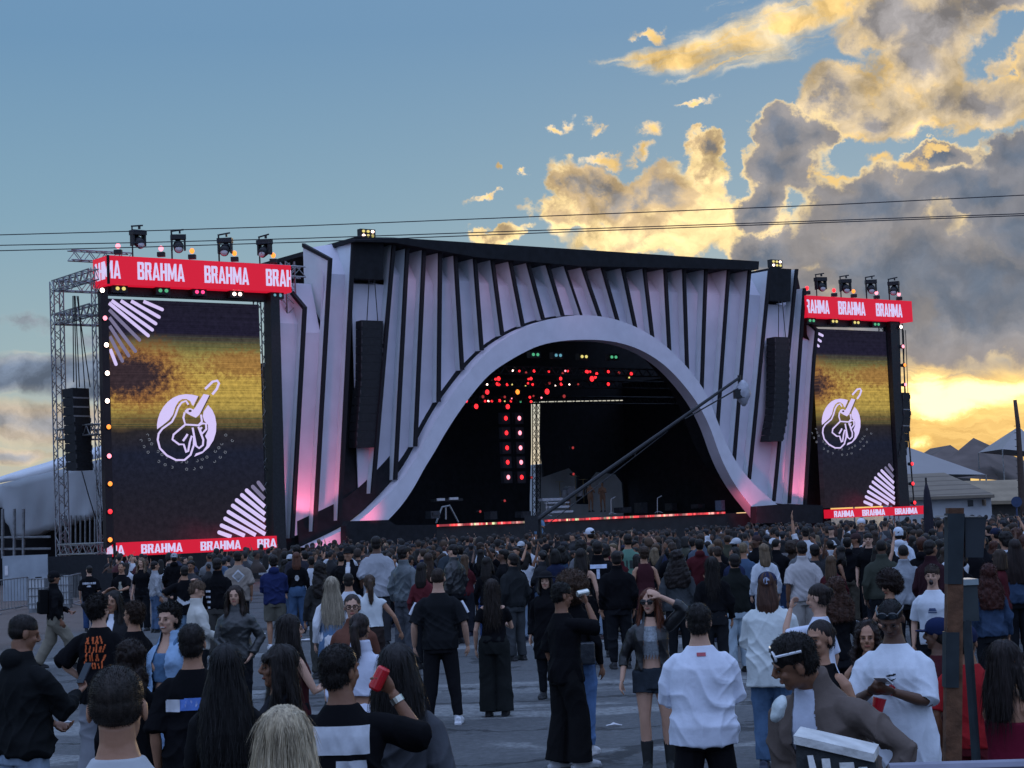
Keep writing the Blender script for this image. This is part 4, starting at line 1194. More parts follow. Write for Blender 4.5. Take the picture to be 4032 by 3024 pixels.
tank(228, 278, 2376, 64, "white caged water tank right of the man with the backpack")
def barrier(p0, p1, label, h=1.1, n=14):
    p0, p1 = Vector(p0), Vector(p1)
    o = thing("crowd_barrier", label, "barrier", (p0 + p1) / 2, "steel crowd barriers")
    t = (p1 - p0)
    Z = Vector((0, 0, 1))
    q = MB()
    q.tube([p0 + Z * .12, p0 + Z * (h - .12), p0 + t * .05 + Z * h, p1 - t * .05 + Z * h, p1 + Z * (h - .12), p1 + Z * .12, p0 + Z * .12], 0.024, 6)
    q.build("frame", m_galv, o)
    q = MB()
    for k in range(1, n): q.tube([p0 + t * k / n + Z * .12, p0 + t * k / n + Z * h], 0.010, 4)
    q.build("bars", m_galv, o)
    pn = Vector((-t.y, t.x, 0)).normalized() * 0.35
    q = MB()
    for k in (0.12, 0.88): q.tube([p0 + t * k - pn + Z * .03, p0 + t * k + Z * .12, p0 + t * k + pn + Z * .03], 0.022, 5)
    q.build("feet", m_galv, o)
def gp(x, y):          # ground point under photo pixel
    v = ray(x, y); k = -CAM_H / v.z
    return CP + v * k
barrier(gp(-60, 2430), gp(118, 2395), "steel crowd barrier at the photo's far left edge in front of the tank")
barrier(gp(278, 2392), gp(322, 2376), "steel crowd barrier right of the caged tanks", n=8)
barrier(gp(600, 2370), gp(642, 2360), "steel crowd barrier behind the crowd under the left screen", n=8)
# ------------------------------------------------------------------ right: houses, tents, poles
cR = lambda x, y: (3000 + x / 2.143, 1500 + y / 2.143)
def roofed(root, pts_front, d, depth, mt, name="roof"):
    MB().prism([at(*cR(*p), d) for p in pts_front], (0, depth, 0)).build(name, mt, root)
m_tile = mat("roof_tile", (0.16, 0.12, 0.085), 0.85, 0.3, 0.6, bump=0.8, bscale=3)
def corrugated():
    mt = bpy.data.materials.new("corrugated_roof"); mt.use_nodes = True
    E.nt = mt.node_tree; b = E.nt.nodes["Principled BSDF"]
    t = E.nt.nodes.new("ShaderNodeTexCoord"); x, y, z = sep(E(t.outputs["Object"]))
    row = M('FRACT', z * 2.6)
    n = fbm(vec(x * 0.5, z * 2), 2.0, 4) - 0.5
    c = mixc(smooth(0.75, 0.95, row), (0.19, 0.155, 0.115), (0.09, 0.07, 0.055))
    c = mixc(smooth(-0.1, 0.3, n) * 0.5, c, (0.12, 0.10, 0.08))
    E.nt.links.new(c.s, b.inputs["Base Color"]); b.inputs["Roughness"].default_value = 0.9
    return mt
m_corr = corrugated()
DHs = 150
o = thing("house", "low white house with a brown tiled roof and one open window, right of the stage", "house", (at(3740, 2000, DHs).x, DHs, 0))
a, b = at(*cR(1180, 975), DHs), at(*cR(1932, 965), DHs)
MB().box(((a.x + b.x) / 2, DHs + 4, a.z / 2), (b.x - a.x, 8, a.z)).build("wall", mat("lime_wall", (0.45, 0.46, 0.48), 0.85, 0.08, 0.8), o)
q = MB()
e0_, e1_ = at(*cR(1150, 985), DHs - 0.7), at(*cR(1962, 958), DHs - 0.7)
r0_, r1_ = at(*cR(1150, 745), DHs + 4), at(*cR(1540, 818), DHs + 4)
r0_.z = r1_.z = (r0_.z + r1_.z) / 2
q.loft([[e0_, e1_, e1_ - Vector((0, 0, .25)), e0_ - Vector((0, 0, .25))], [r0_, r1_, r1_ - Vector((0, 0, .25)), r0_ - Vector((0, 0, .25))]])
q.loft([[e1_, Vector((e1_.x, DHs + 9, e1_.z)), Vector((e1_.x, DHs + 9, e1_.z - .25)), e1_ - Vector((0, 0, .25))], [r1_, r1_ + Vector((0.05, 0.2, 0)), r1_ + Vector((0.05, 0.2, -.25)), r1_ - Vector((0, 0, .25))]])
q.build("roof", m_corr, o)
a, b = at(*cR(1738, 1060), DHs - .03), at(*cR(1782, 1003), DHs - .03)
w_ = MB().box(((a.x + b.x) / 2, DHs + .02, (a.z + b.z) / 2), (b.x - a.x, 0.12, b.z - a.z)).build("window", mat("window_dark", (0.03, 0.035, 0.04), 0.2), o)
MB().box((b.x + .75, DHs - .5, (a.z + b.z) / 2), (0.06, 1.1, b.z - a.z)).build("shutter", m_tile, o).parent = w_
o2 = thing("house", "tan-roofed low building with dark walls at the right edge, behind the blue disc", "house", (at(4000, 2000, 158).x, 158, 0))
q = MB()
D2 = 160
f0, f1 = at(*cR(1900, 1012), D2), at(*cR(2330, 1005), D2)
g0, g1 = at(*cR(1640, 845), D2 + 5), at(*cR(2330, 828), D2 + 5)
q.loft([[f0, f1, f1 - Vector((0, 0, .3)), f0 - Vector((0, 0, .3))], [g0, g1, g1 - Vector((0, 0, .3)), g0 - Vector((0, 0, .3))]])
q.build("roof", mat("tan_roof", (0.24, 0.19, 0.13), 0.9, 0.2, 0.6), o2)
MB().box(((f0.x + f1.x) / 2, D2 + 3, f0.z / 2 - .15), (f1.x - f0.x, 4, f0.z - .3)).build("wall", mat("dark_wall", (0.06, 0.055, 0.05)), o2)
def tent_r(label, d, apex, base, depth, mt, hip=None):
    o = thing("marquee", label, "tent", (at(*cR(*base[0]), d).x, d, 0), "tents behind the house")
    A = at(*cR(*apex), d + depth / 2)
    B0, B1 = at(*cR(*base[0]), d), at(*cR(*base[1]), d)
    B2, B3 = B1 + Vector((0, depth, 0)), B0 + Vector((0, depth, 0))
    q = MB(); q.add([A, B0, B1, B2, B3], [(0, 1, 2), (0, 2, 3), (0, 3, 4), (0, 4, 1), (4, 3, 2, 1)]); q.build("roof", mt, o)
    q = MB()
    for p in (B0, B1, B2, B3): q.tube([(p.x, p.y, 0), p], 0.08, 5)
    q.build("poles", m_galv, o)
m_tw = mat("marquee_white", (0.26, 0.245, 0.24), 0.7, 0.06, 0.3)  # base colour warmed to imitate haze from the sun
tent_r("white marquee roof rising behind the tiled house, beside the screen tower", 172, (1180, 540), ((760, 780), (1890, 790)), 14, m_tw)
o3 = thing("house", "big dark hipped roof against the bright sunset sky", "house", (at(*cR(1790, 900), 200).x, 200, 0))
q = MB()
A0, A1 = at(*cR(1785, 480), 210), at(*cR(1800, 480), 214)
C0, C1 = at(*cR(1400, 800), 200), at(*cR(2005, 838), 196)
C2, C3 = at(*cR(2560, 830), 212), at(*cR(1480, 760), 228)
q.add([A0, C0, C1, C2, C3], [(0, 1, 2), (0, 2, 3), (0, 3, 4), (0, 4, 1), (4, 3, 2, 1)])
q.build("roof", mat("dark_roof", (0.11, 0.085, 0.075), 0.9, 0.25, 0.4), o3)  # base colour lightened to imitate sunlit haze
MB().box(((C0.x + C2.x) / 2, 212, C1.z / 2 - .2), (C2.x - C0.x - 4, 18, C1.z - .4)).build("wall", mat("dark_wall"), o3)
o4 = thing("house", "farther dark gable left of the big hipped roof", "house", (at(*cR(1560, 900), 240).x, 240, 0))
q = MB()
A, B0, B1 = at(*cR(1590, 540), 246), at(*cR(1380, 680), 240), at(*cR(1800, 680), 240)
q.prism([A, B0, B1], (0, 12, 0)); q.build("roof", mat("dark_roof"), o4)
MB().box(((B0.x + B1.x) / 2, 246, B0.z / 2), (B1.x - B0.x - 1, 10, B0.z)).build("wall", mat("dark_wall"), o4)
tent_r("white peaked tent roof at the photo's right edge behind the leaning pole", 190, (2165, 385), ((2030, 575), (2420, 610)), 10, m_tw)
# leaning pole, far right
P0, P1, P2 = at(*cR(2135, 160), 120), at(*cR(2162, 380), 120), at(*cR(2196, 1010), 120)
P3 = Vector((P2.x + .3, 120, 0))
o = thing("utility_pole", "dark leaning pole at the right edge in front of the white peaked tent", "pole", P3)
MB().tube([P0, P1, P2, P3], [0.12, 0.15, 0.24, 0.25], 8).build("shaft", mat("pole_wood", (0.07, 0.05, 0.04), 0.9), o, True)
q = MB()
for k in range(12):
    f = k / 11; q.tube([P1.lerp(P2, f), P1.lerp(P2, f) + Vector((-.3, -.1, 0))], 0.02, 4)
q.build("climbing_rungs", m_dark, o)
P = at(*cR(2150, 1020), 62)
d_ = MB().tube([P + Vector((0, 0.0, 0)), P + Vector((0, 0.03, 0))], 0.18, 24).tube([Vector((P.x, P.y + .05, 0)), P + Vector((0, .05, 0))], 0.03, 6).build("round_sign", mat("blue_disc", (0.03, 0.05, 0.11), 0.6))
tag(d_, "round blue sign disc above the crowd at the right edge", "sign")
# furled parasol
P = at(*cR(1385, 850), 45)
o = thing("parasol", "furled dark parasol standing in the crowd before the white house", "parasol", (P.x, 45, 0))
B = Vector((P.x, 45, 0))
q = MB()
r_ = []
for k in range(9):
    z = P.z - (P.z - 1.0) * k / 8
    r = [0.012, 0.06, 0.085, 0.095, 0.10, 0.10, 0.09, 0.07, 0.08][k]
    r_.append([B + Vector((r * (1 + .25 * math.cos(5 * a + k * .4)) * math.cos(a), r * (1 + .25 * math.cos(5 * a + k * .4)) * math.sin(a), z)) for a in [2 * math.pi * i / 20 for i in range(20)]])
q.loft(r_); q.build("canopy", mat("parasol_cloth", (0.022, 0.02, 0.03), 0.9), o, True)
MB().tube([B, B + Vector((0, 0, P.z + .1))], 0.025, 8).build("pole", m_dark, o)
# ------------------------------------------------------------------ cables across the sky
for pts, lab in (([(-900, 534), (-60, 509), (300, 499), (650, 488), (1300, 462), (1800, 442), (2280, 418), (3300, 360)], "topmost thin cable crossing the whole sky above the stage"),
                 ([(-900, 550), (-60, 531), (300, 524), (650, 515), (1300, 493), (1800, 476), (2280, 459), (3300, 415)], "upper cable of the close pair crossing the sky just above the stage roof"),
                 ([(-900, 566), (-60, 543), (300, 534), (650, 523), (1300, 498), (1800, 480), (2280, 463), (3300, 420)], "lower cable of the close pair crossing the sky just above the stage roof")):
    q = MB().tube([atd(x, y, 46) for x, y in pts], 0.013, 5)
    tag(q.build("overhead_cable", mat("cable", (0.02, 0.02, 0.03), 0.6)), lab, "cable", "overhead cables")
# ------------------------------------------------------------------ camera crane
CD = 70
pA, pB = atd(1175, 1112, CD), atd(1597, 816, CD + 4)
o = thing("camera_crane", "long black camera crane reaching across the stage arch, camera wrapped in plastic", "camera crane", (pA.x - 1, CD, 0))
q = MB(); q.tube([pA + (pA - pB) * 0.06, pA, pB], [0.10, 0.085, 0.06], 8)
q.tube([pA - Vector((0, 0, .45)), atd(1290, 1050, CD + 1.2), pA.lerp(pB, 0.62) - Vector((0, 0, .12))], 0.02, 5)
q.tube([atd(1480, 905, CD + 3), pB - Vector((0, .1, .4))], 0.03, 5)
for f in (0.2, 0.45): q.tube([pA.lerp(pB, f), pA.lerp(pB, f) - Vector((0, 0, .5 - f * .7))], 0.03, 5)
q.build("boom", m_dark, o)
h = pB - Vector((0, 0, 0.55))
MB().box(h + Vector((-.05, 0, -.1)), (0.4, 0.5, 0.35)).tube([pB + Vector((0, 0, .1)), h], 0.07, 6).build("camera_head", m_dark, o)
q = MB()
for k in range(9):
    pass
rngs = []
for k in range(10):
    f = k / 9; rr_ = 0.06 + 0.23 * math.sin(math.pi * min(f * 1.05, 1)) ** 0.7
    rngs.append([h + Vector((0.12 + (rr_ * (1 + .16 * math.sin(3 * a + k * 1.7))) * math.cos(a), rr_ * math.sin(a), 0.45 - f * 1.05)) for a in [2 * math.pi * i / 14 for i in range(14)]])
q.loft(rngs)
pm = mat("plastic_wrap", (0.36, 0.36, 0.41), 0.3, 0.25, 5, bump=0.8, bscale=6)
q.build("plastic_cover", pm, o, True)
q = MB(); base = Vector((pA.x - .2, CD, 0))
q.tube([base + Vector((0, 0, pA.z + .1)), base + Vector((0, 0, 1.0))], 0.09, 6)
for a in (0.3, 2.4, 4.5): q.tube([base + Vector((0, 0, 1.0)), base + Vector((math.cos(a) * .9, math.sin(a) * .9, 0.05))], 0.06, 6)
q.build("pedestal", m_dark, o)
MB().box(pA + (pA - pB) * 0.06, (0.5, 0.5, 0.6)).build("counterweight", m_dark, o)
# ------------------------------------------------------------------ on stage: keyboards, steps, risers, cases
def sp(x, y, w): return st(x * K, y * K, w)
o = thing("keyboard_stand", "keyboard on a silver A-shaped stand at the left of the stage floor", "keyboard", sp(963, 1131, 3))
q = MB()
for a, b in (((955, 1095), (942, 1130)), ((970, 1090), (990, 1128)), ((963, 1095), (963, 1122)), ((955, 1095), (972, 1092))): q.tube([sp(*a, 3), sp(*b, 3)], 0.045, 6)
q.build("stand", mat("stand_silver", (0.4, 0.42, 0.44), 0.4, metal=0.6), o)
MB().box(sp(965, 1080, 3), (1.8, 0.4, 0.14), math.atan2(SU.y, SU.x)).build("keyboard", m_dark, o)
MB().box(sp(952, 1079, 2.75), (0.5, 0.06, 0.13), math.atan2(SU.y, SU.x)).box(sp(980, 1077, 2.75), (0.55, 0.06, 0.13), math.atan2(SU.y, SU.x)).build("papers", mat("paper_white"), o)
o = thing("stage_steps", "white stepped riser in the middle of the stage floor", "steps", sp(1205, 1112, 6))
for k, (x0, x1, y0, y1) in enumerate(((1168, 1212, 1074, 1084), (1180, 1226, 1083, 1089), (1183, 1226, 1091, 1099), (1180, 1234, 1101, 1110))):
    a, b = sp(x0, y1, 6 - k * .4), sp(x1, y0, 6 - k * .4)
    MB().box((a + b) / 2, ((b - a).xy.length, 0.35, abs(b.z - a.z) * 0.7), math.atan2(SU.y, SU.x)).build("step", mat("step_white", (0.5, 0.5, 0.53)), o)
o = thing("drum_kit", "dark drum kit with small cymbals on the riser behind the white steps", "drum kit", sp(1240, 1100, 10))
q = MB()
c = sp(1235, 1062, 10)
q.tube([c, c + SW * .5], 0.32, 16); q.tube([c + SU * .6 + Vector((0, 0, .1)), c + SU * .6 + Vector((0, 0, -.3))], 0.22, 14); q.tube([c - SU * .6 + Vector((0, 0, .1)), c - SU * .6 + Vector((0, 0, -.3))], 0.2, 14)
q.build("drums", mat("drum_shell", (0.25, 0.25, 0.27), 0.3), o)
q = MB()
for dx, dz in ((-.9, .6), (.9, .7), (.3, .9)): q.tube([c + SU * dx + Vector((0, 0, dz)), c + SU * dx + Vector((0, 0, dz + .015))], 0.26, 16); q.tube([c + SU * dx + Vector((0, 0, dz)), c + SU * dx + Vector((0, 0, -.7))], 0.02, 5)
q.build("cymbals", mat("brass", (0.4, 0.3, 0.12), 0.3, metal=0.9), o)
for (x, y, w_, h_), lab in (((935, 1112, 30, 16), "small black equipment case left of the keyboard stand"), ((1556, 1092, 13, 22), "blue-white cabinet at the right of the stage floor")):
    p = sp(x, y + h_ / 2, 2.5); k = 1 / 3994 * p.y
    e = MB().box(p + Vector((0, 0, h_ * k / 2)), (w_ * k * .8, .5, h_ * k), math.atan2(SU.y, SU.x)).box(p + Vector((0, 0, h_ * k * .6)) - SW * .27, (w_ * k * .5, .05, h_ * k * .4), math.atan2(SU.y, SU.x)).build("equipment_case", mat("case_grey" if w_ > 20 else "case_blue", (0.04, 0.045, 0.055) if w_ > 20 else (0.12, 0.2, 0.28), 0.5))
    tag(e, lab, "case")
for x, yf, wd, ht, w_, lab in ((1385, 1108, 16, 22, 8, "tall dark amplifier stack right of the two players on stage"), (1345, 1108, 26, 12, 7, "low dark equipment case right of the players on stage"), (1450, 1103, 14, 16, 9, "dark upright case near the right of the stage floor"), (1130, 1118, 22, 13, 8, "dark low amplifier left of the white stepped riser"), (1060, 1122, 16, 17, 9, "dark amplifier right of the keyboard stand"), (1508, 1098, 18, 9, 5, "flat dark wedge speaker near the right end of the light strip")):
    p = sp(x, yf, w_); k = p.y / 3994
    e = MB().box(p + Vector((0, 0, ht * k / 2)), (wd * k * 1.2, .6, ht * k), math.atan2(SU.y, SU.x)).box(p + Vector((0, 0, ht * k * .55)) - SW * .32, (wd * k, .04, ht * k * .6), math.atan2(SU.y, SU.x)).build("amplifier", mat("amp_dark", (0.05, 0.052, 0.06), 0.6, 0.3, 6))
    tag(e, lab, "amplifier")
for x, yf, yt, w_, lab in ((1180, 1116, 1085, 2.0, "thin microphone stand at the stage front left of the crane"), (1320, 1112, 1078, 2.2, "thin microphone stand at the stage front, left of middle"), (1420, 1109, 1076, 2.4, "thin microphone stand at the stage front, right of middle")):
    a, b = sp(x, yf, w_), sp(x, yt, w_)
    q = MB().tube([a, b, b + Vector((.25, -.05, .12))], .025, 5)
    for an in (0, 2.1, 4.2): q.tube([a + Vector((0, 0, .12)), a + Vector((math.cos(an) * .3, math.sin(an) * .3, .02))], .02, 4)
    tag(q.build("microphone_stand", mat("stand_silver"), None), lab, "microphone stand", "microphone stands on stage")
wb = thing("backstage_tent", "pale cloth tent seen through the gaps at the back of the stage", "tent", up(40, 0, 19))
a, b = st(2105, 1840, 17), st(2480, 1840, 17)
MB().prism([st(2110, 1830, 17), st(2500, 1790, 17), st(2500, 2140, 17), st(2110, 2140, 17)], SW * 2).build("cloth", mat("tent_pale", (0.62, 0.64, 0.66), 0.8, 0.15, 0.8), wb)
q = MB(); truss(q, st(2112, 1570, 13.0), st(2112, 2080, 13.0), 0.34, 22, 0.03); tag(q.build("truss_mast", m_dark, None), "slim dark truss mast in the bright slit of the back curtain", "truss")
# ------------------------------------------------------------------ litter on the ground
for (x, y, sz), lab in (((2418, 2862, .09), "crumpled white wrapper on the paving between the man in black and the red-haired woman"), ((268, 2848, .06), "small scrap of white paper on the paving at lower left, beside the hooded man"), ((1024, 2500, .13), "white paper on the ground by the feet of the navy hoodie man"), ((2005, 2592, .07), "tiny paper scrap on the paving right of the off-shoulder woman"), ((1205, 2525, .14), "flattened white carton on the ground left of the long blonde hair")):
    p = gp(x, y); q = MB(); rr_ = random.Random(int(x))
    rg = []
    for k in range(5):
        rg.append([p + Vector(((k - 2) * sz * .5 + rr_.uniform(-.01, .01), (math.cos(a) * sz * .35) * (1 - abs(k - 2) * .3), .012 + sz * .18 * (1 + math.sin(a)) * (.5 + rr_.random()) * (1 - abs(k - 2) * .3))) for a in [i * 1.047 for i in range(6)]])
    q.loft(rg); tag(q.build("paper_scrap", mat("paper_white"), None), lab, "paper scrap", "paper scraps on the paving")
# ------------------------------------------------------------------ foreground right: rusty post, box, painted wall, rail
DP = 9.0
pt_, pb_ = at(3760, 2035, DP), at(3752, 3024, DP)
dirv = (pb_ - pt_) * ((pt_.z) / (pt_.z - pb_.z))
foot = pt_ + dirv
m_rust = mat("rusty_steel", (0.115, 0.055, 0.03), 0.85, 0.45, 14, bump=0.4, bscale=30)
m_teal = mat("dark_tape", (0.02, 0.028, 0.033), 0.7, 0.25, 10)
o = thing("rusty_post", "rusty brown steel post with dark wrappings in the right foreground", "post", foot)
def along(y0, y1, x0, x1, mt, name, dz=0.0, th=0.07):
    a0, a1, b1, b0 = at(x0[0], y0, DP - dz), at(x0[1], y0, DP - dz), at(x1[1], y1, DP - dz), at(x1[0], y1, DP - dz)
    MB().prism([a0, a1, b1, b0], (0, th, 0)).build(name, mt, o)
along(2000, 3160, (3736, 3796), (3722, 3786), m_rust, "shaft")
along(2022, 2300, (3733, 3799), (3733, 3790), m_teal, "upper_wrap", 0.006, 0.082)
along(2490, 2708, (3726, 3778), (3724, 3776), m_teal, "lower_wrap", 0.006, 0.082)
along(2034, 2195, (3800, 3884), (3802, 3872), mat("dark_board", (0.022, 0.027, 0.032), 0.7, 0.2, 6), "side_board", -0.01, 0.04)
along(2030, 2036, (3690, 3800), (3690, 3884), mat("board_edge", (0.35, 0.33, 0.3)), "top_edge", -0.005, 0.05)
o = thing("electric_box", "dark green-grey box with pale lid on a thin pole right of the rusty post", "box", gp(3860, 3024 + 500))
a, b = at(3775, 2448, 9.6), at(3848, 2300, 9.6)
MB().box(((a.x + b.x) / 2, 9.7, (a.z + b.z) / 2), (b.x - a.x, .2, b.z - a.z)).build("body", mat("box_green", (0.035, 0.045, 0.048), 0.6, 0.2, 8), o)
MB().box(((a.x + b.x) / 2, 9.7, b.z + .012), (b.x - a.x + .01, .22, .03)).build("lid", mat("lid_pale", (0.25, 0.3, 0.31)), o)
e_ = at(3846, 3024, 9.6); t_ = at(3806, 2440, 9.62)
MB().tube([t_, e_ + (e_ - t_) * 0.8], 0.024, 8).build("pole", m_teal, o)
# painted concrete wall
m_conc = mat("peeling_paint", (0.55, 0.55, 0.53), 0.8, 0.25, 9, bump=0.5, bscale=25)
m_side = mat("dirty_black_paint", (0.03, 0.034, 0.036), 0.8, 0.4, 12, bump=0.4, bscale=30)
DB = 6.6
o = thing("barrier_wall", "low concrete barrier with peeling white top and dark striped side, right foreground", "barrier", (at(3300, 3000, DB).x, DB, 0))
top = [(3124, 2892), (3165, 2881), (3300, 2906), (3468, 2948), (3508, 3024)]
A_ = [at(x, y, DB) for x, y in [(3124, 2896), (3200, 2912), (3300, 2935), (3440, 2968)]]
B_ = [p + Vector((0.05, 0.16, 0.012)) for p in A_]
q = MB(); q.loft([[a, b, b - Vector((0, 0, .03)), a - Vector((0, 0, .03))] for a, b in zip(A_, B_)]); q.build("top", m_conc, o)
q = MB(); q.loft([[Vector((a.x + .01, a.y + .02, a.z - .03)), Vector((b.x - .01, b.y - .02, a.z - .03)), Vector((b.x + .05, b.y + .1, 0)), Vector((a.x - .05, a.y - .12, 0))] for a, b in zip(A_, B_)]); q.build("side", m_side, o)
q = MB()
for f, w_, h_ in ((.16, .020, .16), (.34, .028, .4), (.56, .05, .5), (.8, .03, .42)):
    p = A_[0].lerp(A_[3], f); x0 = p.x
    q.prism([(x0, p.y - .006, p.z - .06), (x0 + w_, p.y - .006, p.z - .06), (x0 + w_ * 1.7, p.y - .06, p.z - h_), (x0 + w_ * .3, p.y - .06, p.z - h_)], (0, .012, 0))
q.build("white_stripes", m_conc, o)
# rail along the bottom right edge
a, b = at(3500, 3030, 6.3), at(4100, 3012, 6.3)
o = thing("railing", "grey metal handrail along the bottom right edge of the view", "railing", (a.x, 6.3, 0))
MB().tube([a, b], 0.022, 8).build("rail", mat("rail_grey", (0.22, 0.22, 0.27), 0.4, metal=0.5), o)
q = MB()
for f in (0.25, 0.9): p = a.lerp(b, f); q.tube([p, (p.x, p.y, 0)], 0.02, 6)
q.build("posts", mat("rail_grey"), o)
# ------------------------------------------------------------------ people: one continuous body, clothes and hair as shells over it
from mathutils.bvhtree import BVHTree
_sc2 = bpy.data.scenes.new("workbench")
_tmp_me = bpy.data.meshes.new("workpiece")
_tmp = bpy.data.objects.new("workpiece", _tmp_me)
_sc2.collection.objects.link(_tmp)
_rm = _tmp.modifiers.new("remesh", 'REMESH'); _rm.mode = 'VOXEL'; _rm.adaptivity = 0.0
_sm = _tmp.modifiers.new("smooth", 'SMOOTH'); _sm.factor = 0.5
def waves(P, seed, freq, n=7, sq=(1, 1, 1)):
    r = np.random.RandomState(seed)
    out = np.zeros(len(P))
    Q = P * np.array(sq)
    w = np.sin(Q @ (r.randn(3) * freq * 0.4) + r.rand() * 6)
    for k in range(n):
        f = freq * (0.6 + 1.1 * r.rand())
        d = r.randn(3); d /= np.linalg.norm(d)
        out += np.sin(Q @ d * f + r.rand() * 6.28 + 1.2 * w) / n ** 0.5
    return out
def folds(P, seed, amp, fr):
    """drapery: a few long sharp-crested folds hanging and pulling diagonally, broken up along their length"""
    r = np.random.RandomState(seed)
    w1, w2 = waves(P, seed + 1, fr * .45, 5), waves(P, seed + 2, fr * .8, 5)
    out = .45 * waves(P, seed + 3, fr * .5, 5)
    for k in range(4):
        a = r.uniform(-.9, .9)
        d = np.array([math.cos(a) * r.choice([-1, 1]), r.uniform(-.6, .6), math.sin(a)])
        q = P @ d * fr * r.uniform(.7, 1.3) + 1.5 * w1 + r.rand() * 6
        gate = np.clip(.5 + .9 * waves(P, seed + 10 + k, fr * .35, 4), 0, 1)
        out += gate * ((1 - np.abs(np.sin(q))) ** 1.6 - .3) * .9
    return amp * (out * .6 + .10 * w2)
def fuse(mb, voxel, smooth=3, disp=None, name="shape", cut=None):
    global _tmp_me
    me = bpy.data.meshes.new("w")
    me.from_pydata([tuple(v) for v in mb.v], [], mb.f)
    _tmp.data = me
    _rm.voxel_size = voxel
    _sm.iterations = smooth
    _sm.show_viewport = smooth > 0
    vl = _sc2.view_layers[0]
    vl.update()
    ev = _tmp.evaluated_get(vl.depsgraph)
    res = bpy.data.meshes.new_from_object(ev)
    res.name = name
    bpy.data.meshes.remove(me) if _tmp.data is not me else None
    nv = len(res.vertices)
    co = np.empty(nv * 3, np.float32); res.vertices.foreach_get("co", co); co = co.reshape(-1, 3).astype(np.float64)
    if disp is not None:
        nr = np.empty(nv * 3, np.float32); res.vertices.foreach_get("normal", nr); nr = nr.reshape(-1, 3)
        co = co + nr * disp(co, nr)[:, None]
        res.vertices.foreach_set("co", co.astype(np.float32).ravel())
    if cut is not None:
        bad = cut(co)
        bm = bmesh.new(); bm.from_mesh(res); bm.verts.ensure_lookup_table()
        bmesh.ops.delete(bm, geom=[bm.verts[i] for i in np.nonzero(bad)[0]], context='VERTS')
        bm.to_mesh(res); bm.free()
    res.polygons.foreach_set("use_smooth", [True] * len(res.polygons))
    res.update()
    return res
def fabric(name, var, bump, bscale, rough=0.85):
    mt = mat(name, rough=rough, var=var, scale=5, bump=bump, bscale=bscale, objcol=True, spec=0.06)
    return mt
m_skin = mat("skin", rough=0.5, var=0.08, scale=9, bump=0.10, bscale=60, objcol=True, spec=0.35)
m_fab = fabric("fabric", 0.10, 0.18, 30)
m_denim = fabric("denim", 0.30, 0.3, 30)
m_leather = mat("leather", rough=0.38, var=0.2, scale=6, bump=0.5, bscale=16, objcol=True, spec=0.5)
m_knit = fabric("knit", 0.15, 0.7, 40)
m_print = mat("shirt_print", rough=0.8, var=0.12, scale=20, objcol=True)
m_gloss = mat("glossy", rough=0.12, var=0.05, objcol=True, spec=0.6)
m_shoe = mat("shoe", rough=0.6, var=0.15, scale=20, objcol=True)
m_screen_w = mat("phone_screen", (0.02, 0.02, 0.02), 0.2, 0.0, emit=(0.22, 0.2, 0.42), estr=0.7)
def hair_mat():
    mt = bpy.data.materials.new("hair"); mt.use_nodes = True
    n = mt.node_tree; E.nt = n; b = n.nodes["Principled BSDF"]
    t = n.nodes.new("ShaderNodeTexCoord"); oi = n.nodes.new("ShaderNodeObjectInfo")
    x, y, z = sep(E(t.outputs["Object"]))
    f = fbm(vec(x * 95, y * 95, ), 1.0, 3, 0.6)
    f2 = fbm(vec(x * 40 + z * 3, y * 40 - z * 2, ), 1.0, 4, 0.65)
    k = smooth(0.25, 0.75, f) * 0.7 + smooth(0.3, 0.7, f2) * 0.8 + 0.25
    c = scalec(E(oi.outputs["Color"]), k)
    n.links.new(c.s, b.inputs["Base Color"])
    b.inputs["Roughness"].default_value = 0.5
    b.inputs["Specular IOR Level"].default_value = 0.22
    bp = n.nodes.new("ShaderNodeBump"); bp.inputs["Strength"].default_value = 0.7; bp.inputs["Distance"].default_value = 0.01
    n.links.new(f2.s, bp.inputs["Height"]); n.links.new(bp.outputs["Normal"], b.inputs["Normal"])
    return mt
m_hair = hair_mat()
SKIN = {'light': (0.50, 0.29, 0.20), 'tan': (0.37, 0.19, 0.115), 'brown': (0.21, 0.098, 0.055), 'dark': (0.105, 0.052, 0.032)}
TOR_M = [(.84, .160, .112, 0), (.95, .168, .118, -.005), (1.05, .150, .106, 0), (1.15, .150, .106, 0), (1.27, .168, .115, .005), (1.33, .168, .113, 0), (1.375, .146, .100, -.005), (1.415, .116, .086, -.011), (1.45, .088, .073, -.014), (1.485, .069, .062, -.014), (1.53, .056, .056, -.012)]
TOR_F = [(.84, .168, .120, -.01), (.93, .178, .128, -.012), (1.03, .145, .104, 0), (1.12, .126, .092, .004), (1.24, .148, .118, .022), (1.32, .150, .108, .012), (1.37, .138, .094, .002), (1.41, .108, .078, -.006), (1.45, .076, .062, -.012), (1.49, .055, .053, -.011), (1.525, .049, .050, -.010)]
def sup(cx, cy, z, a, b, n=20, e=2.5):
    r = []
    for k in range(n):
        t = 2 * math.pi * k / n
        c, s = math.cos(t), math.sin(t)
        r.append(Vector((cx + a * math.copysign(abs(c) ** (2 / e), c), cy + b * math.copysign(abs(s) ** (2 / e), s), z)))
    return r
def ik(sh, wr, hint, L1=0.285, L2=0.255):
    d = wr - sh
    D = min(d.length, (L1 + L2) * 0.995)
    wr = sh + d.normalized() * D
    a = (L1 * L1 - L2 * L2 + D * D) / (2 * D)
    h = math.sqrt(max(L1 * L1 - a * a, 0))
    dn = d.normalized()
    hv = (hint - dn * hint.dot(dn)).normalized()
    return sh + dn * a + hv * h, wr
